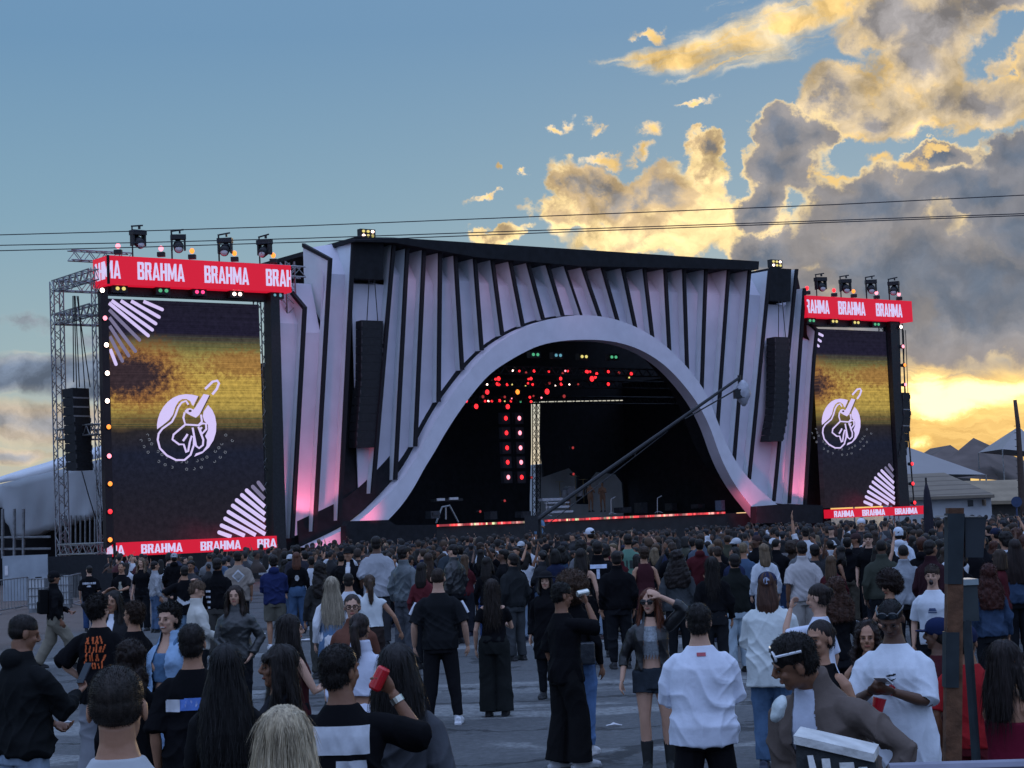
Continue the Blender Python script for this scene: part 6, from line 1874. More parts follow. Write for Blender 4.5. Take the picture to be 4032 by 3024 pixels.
def put(label, x, y, d, P, group="people at the concert", H=None, face_on=False):
    """a person whose head top is seen at (x, y) of the 2212-wide view, d metres away"""
    NP[0] += 1
    P = dict(P); P.setdefault('seed', 10 + NP[0] * 3)
    P['near'] = d < 13
    P.setdefault('vox', 0.0075 if d < 13 else (0.0095 if d < 20 else 0.0125))
    parts = make_person(P)
    hc = P.get('hairc', (.012, .009, .008))
    o, kids = dress(P, parts, P.get('skin', 'tan'), hc, P.get('topc', (.012, .012, .014)), P.get('botc', (.012, .013, .016)), P.get('shoec', (.02, .02, .022)))
    if 'hair' in kids and d < 26 and not P.get('cap') and not P.get('hat'):
        md = {'buzz': 'buzz', 'short': 'short', 'top': 'short', 'curly': 'curl', 'afro': 'curl', 'curlylong': 'curl'}.get(P.get('hair', 'short'), 'long')
        n_, ln = {'buzz': (5000, .0045), 'short': (2600, .012), 'curl': (3200, .017), 'long': (1800, .10)}[md]
        if P.get('hair') in ('bun', 'pony'): n_, ln = 500, .03
        tufts(kids['hair'], int(n_ * (1.6 if d < 9 else 1.0)), ln, .0013 if md == 'buzz' else (.0026 if d < 13 else .004), md, hc, P['seed'], parts['Hm'].inverted(), 0)
    p = atd(x, y, d)
    top_local = (parts['Hm'] @ Vector((0, -.02, .122))).z
    hx = parts['Hm'] @ Vector((0, 0, 0))
    s = (H or p.z) / 1.757 if H else p.z / top_local
    yaw = R(P.get('yaw', 0))
    off = Matrix.Rotation(yaw, 3, 'Z') @ Vector((hx.x, hx.y, 0)) * s
    o.location = (p.x - off.x, p.y - off.y, 0)
    o.rotation_euler = (0, 0, yaw)
    o.scale = (s, s, s)
    if not 0.84 < s < 1.14: print("SCALE %.2f  %s" % (s, label))
    tag(o, label, "person", group)
    if face_on: face(P, parts, o, hc)
    M4 = Matrix.Translation(o.location) @ Matrix.Rotation(yaw, 4, 'Z') @ Matrix.Scale(s, 4)
    return o, kids, parts, M4
# ------------------------------------------------------------------ the people one can tell apart, nearest first
BLK, CHAR, WHT, DEN, LDEN, NAVY = (.0065, .0065, .008), (.035, .036, .04), (.62, .63, .66), (.075, .12, .20), (.20, .30, .42), (.02, .025, .06)
DKH, BRH = (.010, .008, .007), (.035, .020, .013)
def thing_at(name, label, cat, M4, parts, arm, shape, mt, colr, off=(0, 0, 0), rot=None, group=None):
    """something held in a hand: an object of its own placed at that hand"""
    j = parts['joints']
    f, pn, sd = j[arm + '_dir']
    loc = M4 @ (j[arm + '_hand'] + Vector(off))
    m3 = M4.to_3x3().normalized()
    F, Pn, Sd = m3 @ f, m3 @ pn, m3 @ sd
    me = bpy.data.meshes.new(name); me.from_pydata([tuple(v) for v in shape.v], [], shape.f)
    o = link(name, me, mt, colr, None)
    o.matrix_world = Matrix.Translation(loc) @ (rot or Matrix((Sd, F, Pn)).transposed().to_4x4())
    o.location = loc
    tag(o, label, cat, group)
    return o
def phone_shape(): return MB().box((0, 0, 0), (.075, .150, .009))
print("people start")
# 1 man's head at the lower left
o, k, p, M4 = put("man with short cropped hair and pale grey T-shirt from behind, biggest head at lower left", 252, 1446, 6.4,
    dict(hair='buzz', yaw=2, skin='tan', top='tee', topc=(.46, .48, .50), bottom='jeans', botc=DEN, vox=.006, hk=1.14, hpitch=.05, bulk=1.04, hairc=(.022, .017, .014)))
# 2 blonde, bottom
o, k, p, M4 = put("blonde woman seen from behind, straight streaked hair, lowest head at the bottom edge", 615, 1535, 6.7,
    dict(sex='f', hair='long', hlen=.36, hwide=.135, hk=1.12, yaw=-4, skin='light', top='long', topc=(.05, .05, .055), bottom='jeans', vox=.0065, hairc=(.36, .29, .19), hfront=False))
BL = k['hair']
# loose strands over the near hair
def add_strands(hair, parts, n, length, colr, hk=1.0, r=.0016, spread=1.0, seed=4):
    rr = random.Random(seed); Hm = parts['Hm']; q = MB()
    for i in range(n):
        th = rr.uniform(-2.5, 2.5); ph = rr.uniform(.02, .35)
        pts = []
        a0 = .086 * hk
        for j in range(7):
            f = j / 6
            if f < .35:
                g = f / .35; el = 1.45 - g * 1.35
                rad = a0 * math.cos(el) * 1.03 + .004; z = .034 * hk + .096 * hk * math.sin(el)
            else:
                g = (f - .35) / .65; rad = (.090 + .040 * spread * min(1, g * 1.5)) * hk; z = .045 * hk - (length + .04) * g
            wob = .006 * math.sin(f * 7 + i)
            pts.append(Hm @ Vector((math.sin(th) * (rad + wob), -.022 * hk - math.cos(th) * (rad * .98 + wob) - (.01 if f > .5 else 0), z)))
        q.tube(pts, [r * .8] + [r] * 5 + [r * .3], 3)
    me = bpy.data.meshes.new("strands"); me.from_pydata([tuple(v) for v in q.v], [], q.f)
    return link("loose_strands", me, m_hair, colr, hair)
add_strands(BL, p, 260, .34, (.50, .42, .29), 1.12)
# 3 man with a red can
o, k, p, M4 = put("dark-haired man in black T-shirt with big white block print, raising a red can", 735, 1392, 8.9,
    dict(hair='short', yaw=-8, hyaw=-.55, hroll=.08, skin='brown', top='over', topc=BLK, bottom='jeans', botc=CHAR, armR=((.20, .22, 1.50), (.62, .0, -1), 1.2), armL='low', vox=.0068))
blocks = [[(-.19, .03), (.15, .03), (.15, .16), (-.19, .16)], [(-.01, -.33), (.13, -.33), (.13, .00), (-.01, .00)], [(-.19, -.36), (-.13, -.36), (-.02, -.22), (-.02, -.10), (-.17, -.30)]]
back_decal("block_print", k, 'top', blocks, (.50, .52, .56), 1.22)
can = MB().tube([(0, 0, -.06), (0, 0, -.05), (0, 0, .05), (0, 0, .06)], [.026, .033, .033, .026], 16)
thing_at("drink_can", "red drinks can held up by the man in the block-print T-shirt", "can", M4, p, 'armR', can, m_gloss, (.55, .012, .02), rot=Matrix.Rotation(.5, 4, 'Y'))
MBw = MB(); sh, el, wr = p['joints']['armR']
MBw.tube([wr.lerp(el, .10), wr.lerp(el, .22)], .034, 14)
me = bpy.data.meshes.new("watch"); me.from_pydata([tuple(v) for v in MBw.v], [], MBw.f); link("wristwatch", me, mat("steel", (.6, .58, .5), .25, metal=.9), (.6, .6, .6), o)
# 4 grey shirt bob
put("woman with a dark bob and plain grey T-shirt, from behind, right of the red can", 857, 1397, 9.4,
    dict(sex='f', hair='bob', hlen=.215, hwide=.125, hk=1.1, hfront=False, yaw=-3, skin='tan', top='over', topc=(.065, .07, .08), hem=.84, bottom='jeans', botc=CHAR, vox=.007, hairc=(.012, .010, .010), bulk=1.08))
# 5 long black hair black top
put("woman with very long straight black hair and black top, back to us, lower left", 487, 1393, 10.0,
    dict(sex='f', hair='long', hlen=.52, hwide=.15, hfront=False, yaw=4, skin='light', top='long', topc=(.014, .014, .015), bottom='slim', vox=.0075, hairc=(.007, .006, .006), armL='low', armR='low'))
# 6 woman with fringe looking left
put("woman with a fringe and strappy top, face turned left, just behind the lowest blonde head", 598, 1395, 10.4,
    dict(sex='f', hair='long', hlen=.42, hwide=.11, bangs=True, yaw=125, hyaw=-.35, skin='brown', top='tank', topc=(.02, .02, .025), bottom='jeans', hairc=(.010, .007, .006)), face_on=True)
# 7 man with arm patch
o, k, p, M4 = put("man in a black T-shirt with a blue and white panel printed on its back", 415, 1348, 11.7,
    dict(hair='short', yaw=-2, skin='tan', top='over', topc=BLK, bottom='shorts', botc=(.03, .04, .06), armL='down'))
back_decal("blue_panel", k, 'top', [[(-.06, -.045), (.19, -.03), (.19, .045), (-.06, .03)]], (.10, .20, .55), 1.27)
back_decal("white_square", k, 'top', [[(-.16, -.052), (-.062, -.046), (-.062, .03), (-.16, .024)]], (.55, .56, .6), 1.27)
back_decal("flower_mark", k, 'top', [[(-.145, -.035), (-.12, -.01), (-.095, -.035), (-.085, -.022), (-.105, -.005), (-.08, .015), (-.1, .018), (-.115, .005), (-.14, .018), (-.145, .006), (-.125, -.006), (-.148, -.02)]], (.02, .02, .06), 1.27, 0, .005)
bd = k['top'].children[-1]; bd.location = (0, -.003, 0)
back_decal("panel_lettering", k, 'top', [[(-.03 + .032 * i, -.02), (-.018 + .032 * i, -.02), (-.012 + .032 * i, .024), (-.026 + .032 * i, .018)] for i in range(6)], (.45, .5, .7), 1.27, 0, .005)
k['top'].children[-1].location = (0, -.003, 0)
# 8 woman linking arms
put("woman in black with dark wavy hair, her arm linked to the blue-panel T-shirt man", 288, 1388, 11.9,
    dict(sex='f', hair='curlylong', hlen=.30, hwide=.12, hfront=False, yaw=-12, skin='light', top='long', topc=BLK, bottom='slim', armR=((.34, .22, 1.05), (1, -.4, -.4), .9), hairc=(.016, .010, .008)))
# 9 hooded man with phone at the left edge
o, k, p, M4 = put("man in black hooded jacket and faded jeans at the left edge with a phone", 52, 1328, 12.6,
    dict(hair='buzz', yaw=-42, hyaw=-.35, hpitch=.25, skin='brown', top='hoodie', topc=(.010, .011, .012), bottom='jeans', botc=(.26, .33, .42), armR=((.10, .36, 1.22), (.7, -.3, -1), 1.0), armL='low', bulk=1.1, hfwd=.02))
ph = thing_at("phone", "phone with a lit violet screen held by the hooded man at the left edge", "phone", M4, p, 'armR', phone_shape(), m_gloss, (.02, .02, .03), off=(0, .03, .07), rot=Matrix.Rotation(R(-42), 4, 'Z') @ Matrix.Rotation(R(60), 4, 'X'))
sc_ = MB().box((0, 0, -.0055), (.066, .138, .002)); me = bpy.data.meshes.new("scr"); me.from_pydata([tuple(v) for v in sc_.v], [], sc_.f); so_ = link("screen", me, m_screen_w, (1, 1, 1), ph)
# 10 the smiling woman in denim
put("smiling short-haired woman in an open pale denim jacket over a denim crop top", 362, 1306, 15.4,
    dict(sex='f', hair='curly', yaw=152, hyaw=.12, skin='light', top='jacket', topm='denim', topc=(.24, .36, .52), open=.085, hem=1.0, under='crop', underc=(.08, .15, .25), underm='denim', bottom='jeans', botc=(.24, .34, .48), waist=1.0, smile=True, shoec=WHT, hairc=(.010, .008, .007)), face_on=True)
# 11 orange graphics
o, k, p, M4 = put("person in a black T-shirt with bold orange scrawled print down the back", 214, 1288, 17.2,
    dict(hair='curly', yaw=-10, skin='light', top='over', topc=BLK, bottom='wide', botc=(.20, .21, .23), boxy=1, hyaw=-.3, armL='hip'))
rr_ = random.Random(8); scr = []
for r_ in range(4):
    for c_ in range(6):
        x0 = -.09 + c_ * .032 + rr_.uniform(-.01, .01); z0 = .11 - r_ * .075; s_ = rr_.uniform(-.035, .035); w_ = rr_.uniform(.012, .02); h_ = rr_.uniform(.05, .075)
        scr.append([(x0, z0), (x0 + w_, z0), (x0 + w_ + s_, z0 + h_), (x0 + s_, z0 + h_)])
back_decal("orange_lettering", k, 'top', scr, (.55, .11, .03), 1.22)
# 12 13 beside
put("boy in plain black T-shirt with mop hair, in profile right of the orange-print T-shirt", 286, 1303, 17.9,
    dict(hair='curly', yaw=62, skin='tan', top='tee', topc=BLK, bottom='jeans', hairc=BRH), face_on=True)
put("woman in white top and dark jacket facing us behind the orange-print T-shirt", 243, 1276, 20.5,
    dict(sex='f', hair='long', hlen=.34, yaw=170, skin='tan', top='jacket', topc=(.02, .02, .022), open=.05, under='tee', underc=(.6, .62, .68), bottom='jeans', armR='head'), face_on=True)
# 14 walking man with backpack
o, k, p, M4 = put("man in black cap and jacket with a backpack, walking right in khaki trousers", 117, 1234, 33.5,
    dict(hair='short', yaw=-68, hyaw=.2, skin='brown', cap='front', capc=(.01, .01, .012), top='jacket', topc=BLK, bottom='cargo', botc=(.20, .18, .14), footR=(.09, .34), footL=(.09, -.30, .03), armR='loose', armL='low', shoec=(.02, .02, .022)))
bp = MB().box((-.02, -.20, 1.22), (.27, .15, .44)).box((-.02, -.28, 1.12), (.22, .06, .2)).tube([(-.12, -.12, 1.4), (-.13, .06, 1.44), (-.13, .12, 1.25), (-.14, -.12, 1.08)], .02, 6); bpm = fuse(bp, .016, 5, None, "backpack_shape")
b_ = link("backpack", bpm, m_fab, (.008, .008, .009), None); b_.location = o.location; b_.rotation_euler = o.rotation_euler; b_.scale = o.scale
tag(b_, "black backpack on the walking man in khaki trousers", "backpack")
# 15 woman in leather jacket
put("woman in a black leather jacket holding a can, frowning toward us at left of centre", 507, 1265, 21.5,
    dict(sex='f', hair='long', hlen=.30, hwide=.13, yaw=168, hyaw=.15, skin='light', top='jacket', topm='leather', topc=(.016, .018, .019), bottom='slim', armR='low', armL='pocket', hairc=(.022, .013, .009), bulk=1.08), face_on=True)
# 16 cream jacket
put("person in a cream jacket over black, hand on their fair hair, head bent, at left", 425, 1256, 23.5,
    dict(hair='top', yaw=-75, hpitch=.4, skin='light', top='jacket', topc=(.50, .49, .45), open=.05, under='tee', underc=BLK, bottom='slim', armL='head', armR='low', hairc=(.11, .07, .045)), face_on=True)
# 17 navy hoodie
o, k, p, M4 = put("man in a navy hoodie over a long white hem and khaki shorts, from behind", 590, 1200, 36.5,
    dict(hair='curly', yaw=10, skin='tan', top='hoodie', topc=(.018, .026, .085), under='tee', uhem=.80, underc=WHT, bottom='shorts', botc=(.11, .105, .085), armR='low', armL='low', shoec=WHT, bulk=1.08))
# 18 beige tee
o, k, p, M4 = put("tall man in a beige T-shirt with a white diamond emblem on its back", 513, 1190, 40,
    dict(hair='short', yaw=8, skin='tan', top='over', topc=(.24, .205, .175), bottom='jeans', boxy=1, bulk=1.08))
dia = lambda r: [(0, -r), (r, 0), (0, r), (-r, 0)]
back_decal("diamond_emblem", k, 'top', [dia(.125)], (.5, .52, .55), 1.27, 0, .012)
back_decal("diamond_inner", k, 'top', [dia(.085)], (.26, .25, .24), 1.27, 0, .012); k['top'].children[-1].location = (0, -.006, 0)
back_decal("bird_mark", k, 'top', [[(-.05, -.03), (.05, -.01), (.03, .03), (-.02, .04)]], (.05, .08, .16), 1.27, 0, .012); k['top'].children[-1].location = (0, -.01, 0)
# 19-20
put("woman with long straight blonde hair over a white blouse and blue denim, seen from behind", 716, 1246, 24,
    dict(sex='f', hair='long', hlen=.52, hwide=.15, hfront=False, yaw=6, skin='light', top='long', topc=WHT, hem=.80, bottom='skirt', botc=(.10, .17, .28), botm='denim', hairc=(.30, .25, .18), waist=1.16))
put("woman in a cropped white sleeveless top with a brown ponytail, arm swinging right", 797, 1241, 25,
    dict(sex='f', hair='pony', hlen=.30, yaw=10, skin='tan', top='sleeveless', topc=(.60, .63, .64), hem=1.02, bottom='slim', botc=(.03, .022, .02), armR=((.42, .05, .93), (.6, -1, 0), .5), armL='low', hairc=(.05, .03, .02), bulk=1.05))
put("person in white with short dark hair just left of the white sleeveless top", 752, 1238, 27, dict(hair='short', yaw=20, hyaw=-.3, skin='tan', top='tee', topc=(.55, .57, .62), bottom='slim'))
# 21 brown sweater, glasses
o, k, p, M4 = put("woman with glasses and pulled-back hair in a rust brown sweater, facing us", 760, 1284, 17.6,
    dict(sex='f', hair='bun', yaw=175, hyaw=.15, skin='light', top='long', topc=(.13, .055, .038), bottom='jeans', hairc=(.03, .02, .016), bulk=1.1), face_on=True)
def glasses(o, parts, P, dark=True, up=False, colr=(.01, .01, .01), name="glasses", frame=.003, lens=None):
    Hm = parts['Hm']; hk = P.get('hk', 1.0); q = MB()
    dz, dy = (.075, -.022) if up else (0, 0)
    pt = lambda x, y, z: Hm @ (Vector((x, y + dy, z + dz)) * hk)
    for s in (-1, 1):
        c = (s * .033, .098, .0)
        q.tube([pt(c[0] + .027 * math.cos(t), c[1] - abs(math.cos(t) + s) * .004 * 0, c[2] + .021 * math.sin(t)) for t in [i * math.pi / 8 for i in range(17)]], frame, 5)
        q.tube([pt(s * .060, .095, .006), pt(s * .082, .03, .004), pt(s * .084, -.02, -.004)], frame, 5)
    q.tube([pt(-.008, .102, .004), pt(.008, .102, .004)], frame, 5)
    me = bpy.data.meshes.new(name); me.from_pydata([tuple(v) for v in q.v], [], q.f); g_ = link(name, me, m_gloss, colr, o)
    if lens is not None:
        for s in (-1, 1):
            q = MB().ell(pt(s * .033, .098, 0), (.026, .004, .020), Hm.to_3x3() * hk, 14, 8)
            me = bpy.data.meshes.new("lens"); me.from_pydata([tuple(v) for v in q.v], [], q.f); link("lens", me, m_gloss, lens, g_)
glasses(o, p, {}, frame=.004)
# 22 white shirt ponytail
put("woman in white cropped shirt with dark ponytail, back to us before the brown sweater", 777, 1325, 14.2,
    dict(sex='f', hair='pony', hlen=.26, yaw=-4, hyaw=-.2, skin='tan', top='shirt', topc=(.60, .63, .74), hem=1.10, sleeve=.9, bottom='skirt', botc=(.60, .63, .74), hairc=(.02, .013, .011), collar=True))
# 23 profile right
put("woman with long dark hair in a dark red top, in profile facing right", 628, 1328, 14.6,
    dict(sex='f', hair='long', hlen=.40, hwide=.12, yaw=-62, hyaw=-.1, skin='light', top='tank', topc=(.06, .015, .018), bottom='slim', hairc=(.010, .007, .006), armR='front'), face_on=True)
# 24 white stripe tee
o, k, p, M4 = put("man in a black T-shirt with white sleeve stripes, black trousers and white trainers, standing alone", 945, 1226, 21.6,
    dict(hair='buzz', yaw=-3, skin='light', top='over', topc=(.012, .013, .015), hem=.84, sleeve=.46, bottom='slim', botc=(.011, .011, .013), shoec=(.62, .64, .68), armR='loose', armL='loose', footR=(.17, .02), footL=(.15, 0), hairc=(.03, .02, .016), vox=.009, bulk=1.08))
for s in (-1, 1):
    sh, el, wr_ = p['joints']['armR' if s > 0 else 'armL']
    tp = MB().tube([sh + Vector((s * .074, 0, .0)), sh.lerp(el, .28) + Vector((s * .088, -.01, 0)), sh.lerp(el, .50) + Vector((s * .094, -.01, 0))], [(.017, .010)] * 3, 8)
    me = bpy.data.meshes.new("stripe"); me.from_pydata([tuple(v) for v in tp.v], [], tp.f); link("sleeve_stripe", me, m_print, (.62, .64, .7), k['top'])
# 25 off-shoulder
put("woman in a black off-shoulder top and wide black trousers, head bent, beside the striped-sleeve man", 1062, 1251, 22.3,
    dict(sex='f', hair='long', hlen=.46, hwide=.11, hfront=False, yaw=-6, hpitch=.15, skin='light', top='offsh', topc=BLK, bottom='wide', botc=(.016, .018, .018), armL='down', armR='front', hairc=(.020, .013, .010), shoec=BLK))
# 26 black outfit, hand at the eye
o, k, p, M4 = put("young man in baggy black clothes and grey trainers, holding a shiny can to his face", 1213, 1260, 17.4,
    dict(hair='top', yaw=-66, hpitch=.05, skin='brown', top='over', topc=BLK, hem=.82, bottom='wide', botc=(.010, .010, .011), shoec=(.45, .46, .48), armR='eye', armL='down', footR=(.10, .10), footL=(.10, -.05), vox=.0085, hairc=(.008, .007, .006)), face_on=True)
thing_at("drink_can", "shiny can held to the face of the young man all in black", "can", M4, p, 'armR', can, mat("can_silver", (.6, .6, .55), .2, metal=.9), (1, 1, 1), off=(0, .02, .03))
# 27 afro
put("woman with a huge round brown afro, black top and slim blue jeans", 1238, 1246, 18.3,
    dict(sex='f', hair='afro', hsize=1.12, yaw=-20, skin='brown', top='long', topc=BLK, bottom='slim', botc=(.10, .18, .34), botm='denim', shoec=(.6, .6, .62), hairc=(.045, .024, .014), hem=1.0))
bag = MB().box((0, 0, 0), (.30, .12, .22)).box((0, -.065, -.03), (.05, .01, .025)); bg_ = fuse(bag, .02, 1, None, "bag_shape")
o = link("shoulder_bag", bg_, m_leather, (.02, .025, .032), None); o.location = atd(1252, 1412, 18.1); tag(o, "dark grey shoulder bag at the hip of the woman with the round afro", "bag")
# 28 woman in long black coat
put("woman in long black coat and dark hat, face toward us, near the middle", 1178, 1236, 24.2,
    dict(sex='f', hair='long', hlen=.22, yaw=168, skin='light', top='coat', topc=BLK, hat=True, capc=(.012, .012, .014), bottom='slim', shoe='boot', hem=.55), face_on=True)
# 29 redhead
o, k, p, M4 = put("red-haired woman in sunglasses, silver fringe top, black jacket, denim shorts and ankle boots", 1402, 1272, 16.9,
    dict(sex='f', hair='long', hlen=.42, hwide=.11, hwave=.01, yaw=172, hyaw=-.25, skin='light', top='bolero', topc=(.010, .010, .011), topm='leather', open=.085, sleeve=.72, under='crop', underc=(.24, .27, .30), uhem=1.13, bottom='hot', botc=(.03, .038, .048), botm='denim',
         waist=1.0, shoe='boot', shoec=(.016, .018, .018), armL='brow', armR='loose', footR=(.09, .02), footL=(.13, .0), hairc=(.10, .030, .014), vox=.008, bulk=1.03), face_on=True)
glasses(o, p, {}, frame=.006, lens=(.006, .006, .007), name="sunglasses")
T_ = p['T']
q = MB()
for i in range(22):
    x = -.105 + i * .01
    y0 = .145 - x * x * 5
    q.tube([T_ @ Vector((x * .75, y0 - .035, 1.40)), T_ @ Vector((x * .95, y0 + .012, 1.26)), T_ @ Vector((x, y0 - .004, 1.13 - .02 * (i % 3)))], [.0045, .005, .004], 4)
me = bpy.data.meshes.new("fringe"); me.from_pydata([tuple(v) for v in q.v], [], q.f); link("fringe", me, mat("silver_fringe", (.40, .43, .46), .3, .3, 60, metal=.5), (1, 1, 1), k['under'])
q = MB().tube([T_ @ Vector((0, -.014, 1.485)), p['Hm'] @ Vector((0, -.018, -.092))], .062, 14)
me = bpy.data.meshes.new("choker"); me.from_pydata([tuple(v) for v in q.v], [], q.f); link("choker", me, m_fab, BLK, o)
# 30 white tee man from behind
o, k, p, M4 = put("man in loose white T-shirt with small red neck label, from behind, black trousers", 1507, 1303, 12.2,
    dict(hair='short', yaw=-2, skin='light', top='over', topc=(.66, .70, .80), hem=.82, ease=.05, bottom='slim', botc=(.010, .010, .012), armR='low', armL='low', footR=(.17, 0), footL=(.15, 0), vox=.007, bulk=1.08, hairc=(.012, .010, .009)))
back_decal("neck_label", k, 'top', [[(-.032, -.012), (.032, -.012), (.032, .012), (-.032, .012)]], (.42, .10, .12), 1.425, 0, .006)
# 31 pale tee navy cap
o, k, p, M4 = put("person in an oversized pale T-shirt, blue jeans and navy cap, seen from behind", 1657, 1237, 16.8,
    dict(hair='long', hlen=.26, hwide=.10, hfront=False, yaw=-14, skin='light', cap='front', capc=(.018, .022, .055), top='over', topc=(.60, .64, .63), hem=.74, ease=.055, sleeve=.62, bottom='jeans', botc=(.085, .15, .25), shoec=(.05, .06, .09), armR='low', armL='low', hairc=(.05, .022, .014), vox=.0085, lean=.04))
cp = k['cap']
ring = [(.030 * math.cos(t), .030 * math.sin(t)) for t in [i * .5236 for i in range(12)]]
decal("cap_emblem", cp, cp.data, [ring], (.3, .34, .45), p['Hm'] @ Vector((0, -.05, .05)), p['Hm'].to_3x3() @ Vector((1, 0, 0)), (0, 0, 1), p['Hm'].to_3x3() @ Vector((0, 1, 0)), .006)
# 32 man with sunglasses on his head, brown jacket
o, k, p, M4 = put("man in taupe bomber jacket over white, sunglasses on his head, bending to the left", 1712, 1366, 8.6,
    dict(hair='top', yaw=132, lean=.40, hyaw=-.72, hpitch=.05, skin='brown', top='jacket', topc=(.125, .098, .085), open=.10, under='tee', underc=(.58, .62, .74), bottom='jeans', botc=(.25, .26, .28), armR='low', armL=((.30, .12, 1.0), (1, -.8, -.1), .8), crease=2.2, vox=.0066, hairc=(.010, .008, .007), bulk=1.14, hfwd=.05), H=1.80, face_on=True)
glasses(o, p, {}, up=True, colr=(.65, .67, .70), frame=.006, lens=(.05, .055, .06), name="sunglasses")
mk = MB().ell((0, 0, 0), (.028, .05, .068)); mo = fuse(mk, .012, 1, lambda C, N: .004 * waves(C, 2, 60), "pouch_shape")
w_ = link("white_pouch", mo, m_leather, (.5, .56, .56), None); w_.location = atd(1682, 1531, 8.35); w_.rotation_euler = (0, .4, 0); tag(w_, "small white bag hanging at the chest of the bending man in the taupe jacket", "bag")
# 33 face behind him
put("woman with sleek dark hair and an earring, looking left just behind the bending man", 1768, 1340, 11.2,
    dict(sex='f', hair='bun', yaw=140, hyaw=-.1, skin='tan', top='tank', topc=BLK, bottom='slim', hairc=(.014, .009, .008)), face_on=True)
# 34 profile hand on nose
o, k, p, M4 = put("woman with tied-back hair in white T-shirt with black scrawl, hand at her nose", 1765, 1262, 15.6,
    dict(sex='f', hair='bun', yaw=62, hpitch=.18, skin='light', top='tee', topc=(.58, .62, .72), hem=.95, bottom='slim', armL='eye', armR='down', hairc=(.016, .010, .008)), face_on=True)
loops = []
for cx, cz, r_ in ((-.06, .06, .035), (.02, .06, .042), (-.05, -.03, .03), (.04, -.04, .04), (-.01, .11, .02)):
    for i in range(12):
        a, b = i * .5236, (i + 1) * .5236
        loops.append([(cx + r_ * math.cos(a), cz + r_ * math.sin(a)), (cx + r_ * math.cos(b), cz + r_ * math.sin(b)), (cx + (r_ - .013) * math.cos(b), cz + (r_ - .013) * math.sin(b)), (cx + (r_ - .013) * math.cos(a), cz + (r_ - .013) * math.sin(a))])
back_decal("black_scrawl", k, 'top', loops, (.015, .015, .02), 1.27, .02, .006)
put("woman with a great mass of brown curls standing right behind the scrawled white T-shirt", 1800, 1250, 18.5,
    dict(sex='f', hair='curlylong', hlen=.34, hwide=.19, yaw=20, skin='brown', top='long', topc=BLK, bottom='slim', hairc=(.045, .020, .013)))
# 35 white shirt man on phone
o, k, p, M4 = put("man in long white T-shirt with black and red chest logo, reading a phone", 1922, 1298, 11.6,
    dict(hair='buzz', yaw=152, hyaw=.1, hpitch=.55, skin='dark', top='over', topc=(.62, .66, .72), hem=.66, ease=.06, sleeve=.55, bottom='jeans', botc=CHAR, armR='front', armL='front', vox=.007, hairc=(.008, .007, .007), bulk=1.06, hfwd=.03), face_on=True)
glasses(o, p, {}, up=True, colr=(.02, .025, .03), frame=.006, lens=(.03, .045, .055), name="sunglasses")
sw_ = [(-.03, -.008), (.0, -.02), (.04, .008), (.005, -.006), (-.02, .004)]
back_decal("swoosh_mark", k, 'top', [sw_, [(-.03, .012), (.035, .022), (.03, .032), (-.028, .022)]], (.015, .015, .02), 1.27, -.02, .0045, True)
back_decal("red_mark", k, 'top', [[(.034 * math.cos(t) * .8, .034 * math.sin(t)) for t in [i * .5236 for i in range(12)]]], (.45, .03, .04), 1.20, -.02, .005, True)
thing_at("phone", "white phone in the hands of the man in the long white T-shirt", "phone", M4, p, 'armR', phone_shape(), m_gloss, (.6, .62, .64), off=(-.05, .05, .03), rot=Matrix.Rotation(R(150), 4, 'Z') @ Matrix.Rotation(.35, 4, 'X'))
cup = MB().tube([(0, 0, -.06), (0, 0, .06)], [.030, .042], 16)
c_ = thing_at("cup", "red cup at the waist of the man in the long white T-shirt", "cup", M4, p, 'armL', cup, m_gloss, (.40, .012, .02), off=(.02, .02, -.14), rot=Matrix.Rotation(.25, 4, 'Y'))
# 36 curly girl beside him
put("young woman with dark curls and black tank top, just left of the long white T-shirt", 1872, 1345, 12.9,
    dict(sex='f', hair='curlylong', hlen=.34, hwide=.125, yaw=160, hyaw=.1, skin='tan', top='tank', topc=BLK, bottom='slim', hairc=(.018, .011, .009)), face_on=True)
put("woman with a curly dark bob looking down at her phone, above the phone-reading man's head", 1918, 1241, 19.5,
    dict(sex='f', hair='afro', hsize=.98, yaw=120, hpitch=.4, skin='tan', top='tank', topc=BLK, bottom='slim', armR='front', armL='front', hairc=(.018, .010, .008)), face_on=True)
# 37 shouting man
o, k, p, M4 = put("young man in a white T-shirt with a small blue chest print, shouting with open mouth", 2012, 1221, 20,
    dict(hair='top', yaw=160, hyaw=-.05, skin='light', top='tee', topc=(.62, .66, .72), bottom='jeans', shout=True, hairc=(.03, .019, .014)), face_on=True)
back_decal("blue_print", k, 'top', [[(-.05, 0), (-.03, .035), (.03, .035), (.05, 0)], [(-.05, -.022), (.05, -.022), (.05, -.008), (-.05, -.008)]], (.06, .09, .18), 1.24, 0, .007, True)
# 38 red shirt behind the post, navy cap
put("person in a red top and dark cap, half hidden behind the rusty post", 2085, 1352, 12.0, dict(hair='short', yaw=-30, skin='brown', cap='front', capc=(.015, .02, .05), top='tee', topc=(.30, .018, .022), bottom='shorts', botc=(.10, .015, .02), bulk=1.12))
put("man with dark cropped hair beside the rusty post, below the shouting man", 2022, 1336, 12.6, dict(hair='short', yaw=60, skin='dark', cap='front', capc=(.012, .02, .06), top='tee', topc=(.05, .012, .015), bottom='slim'), face_on=True)
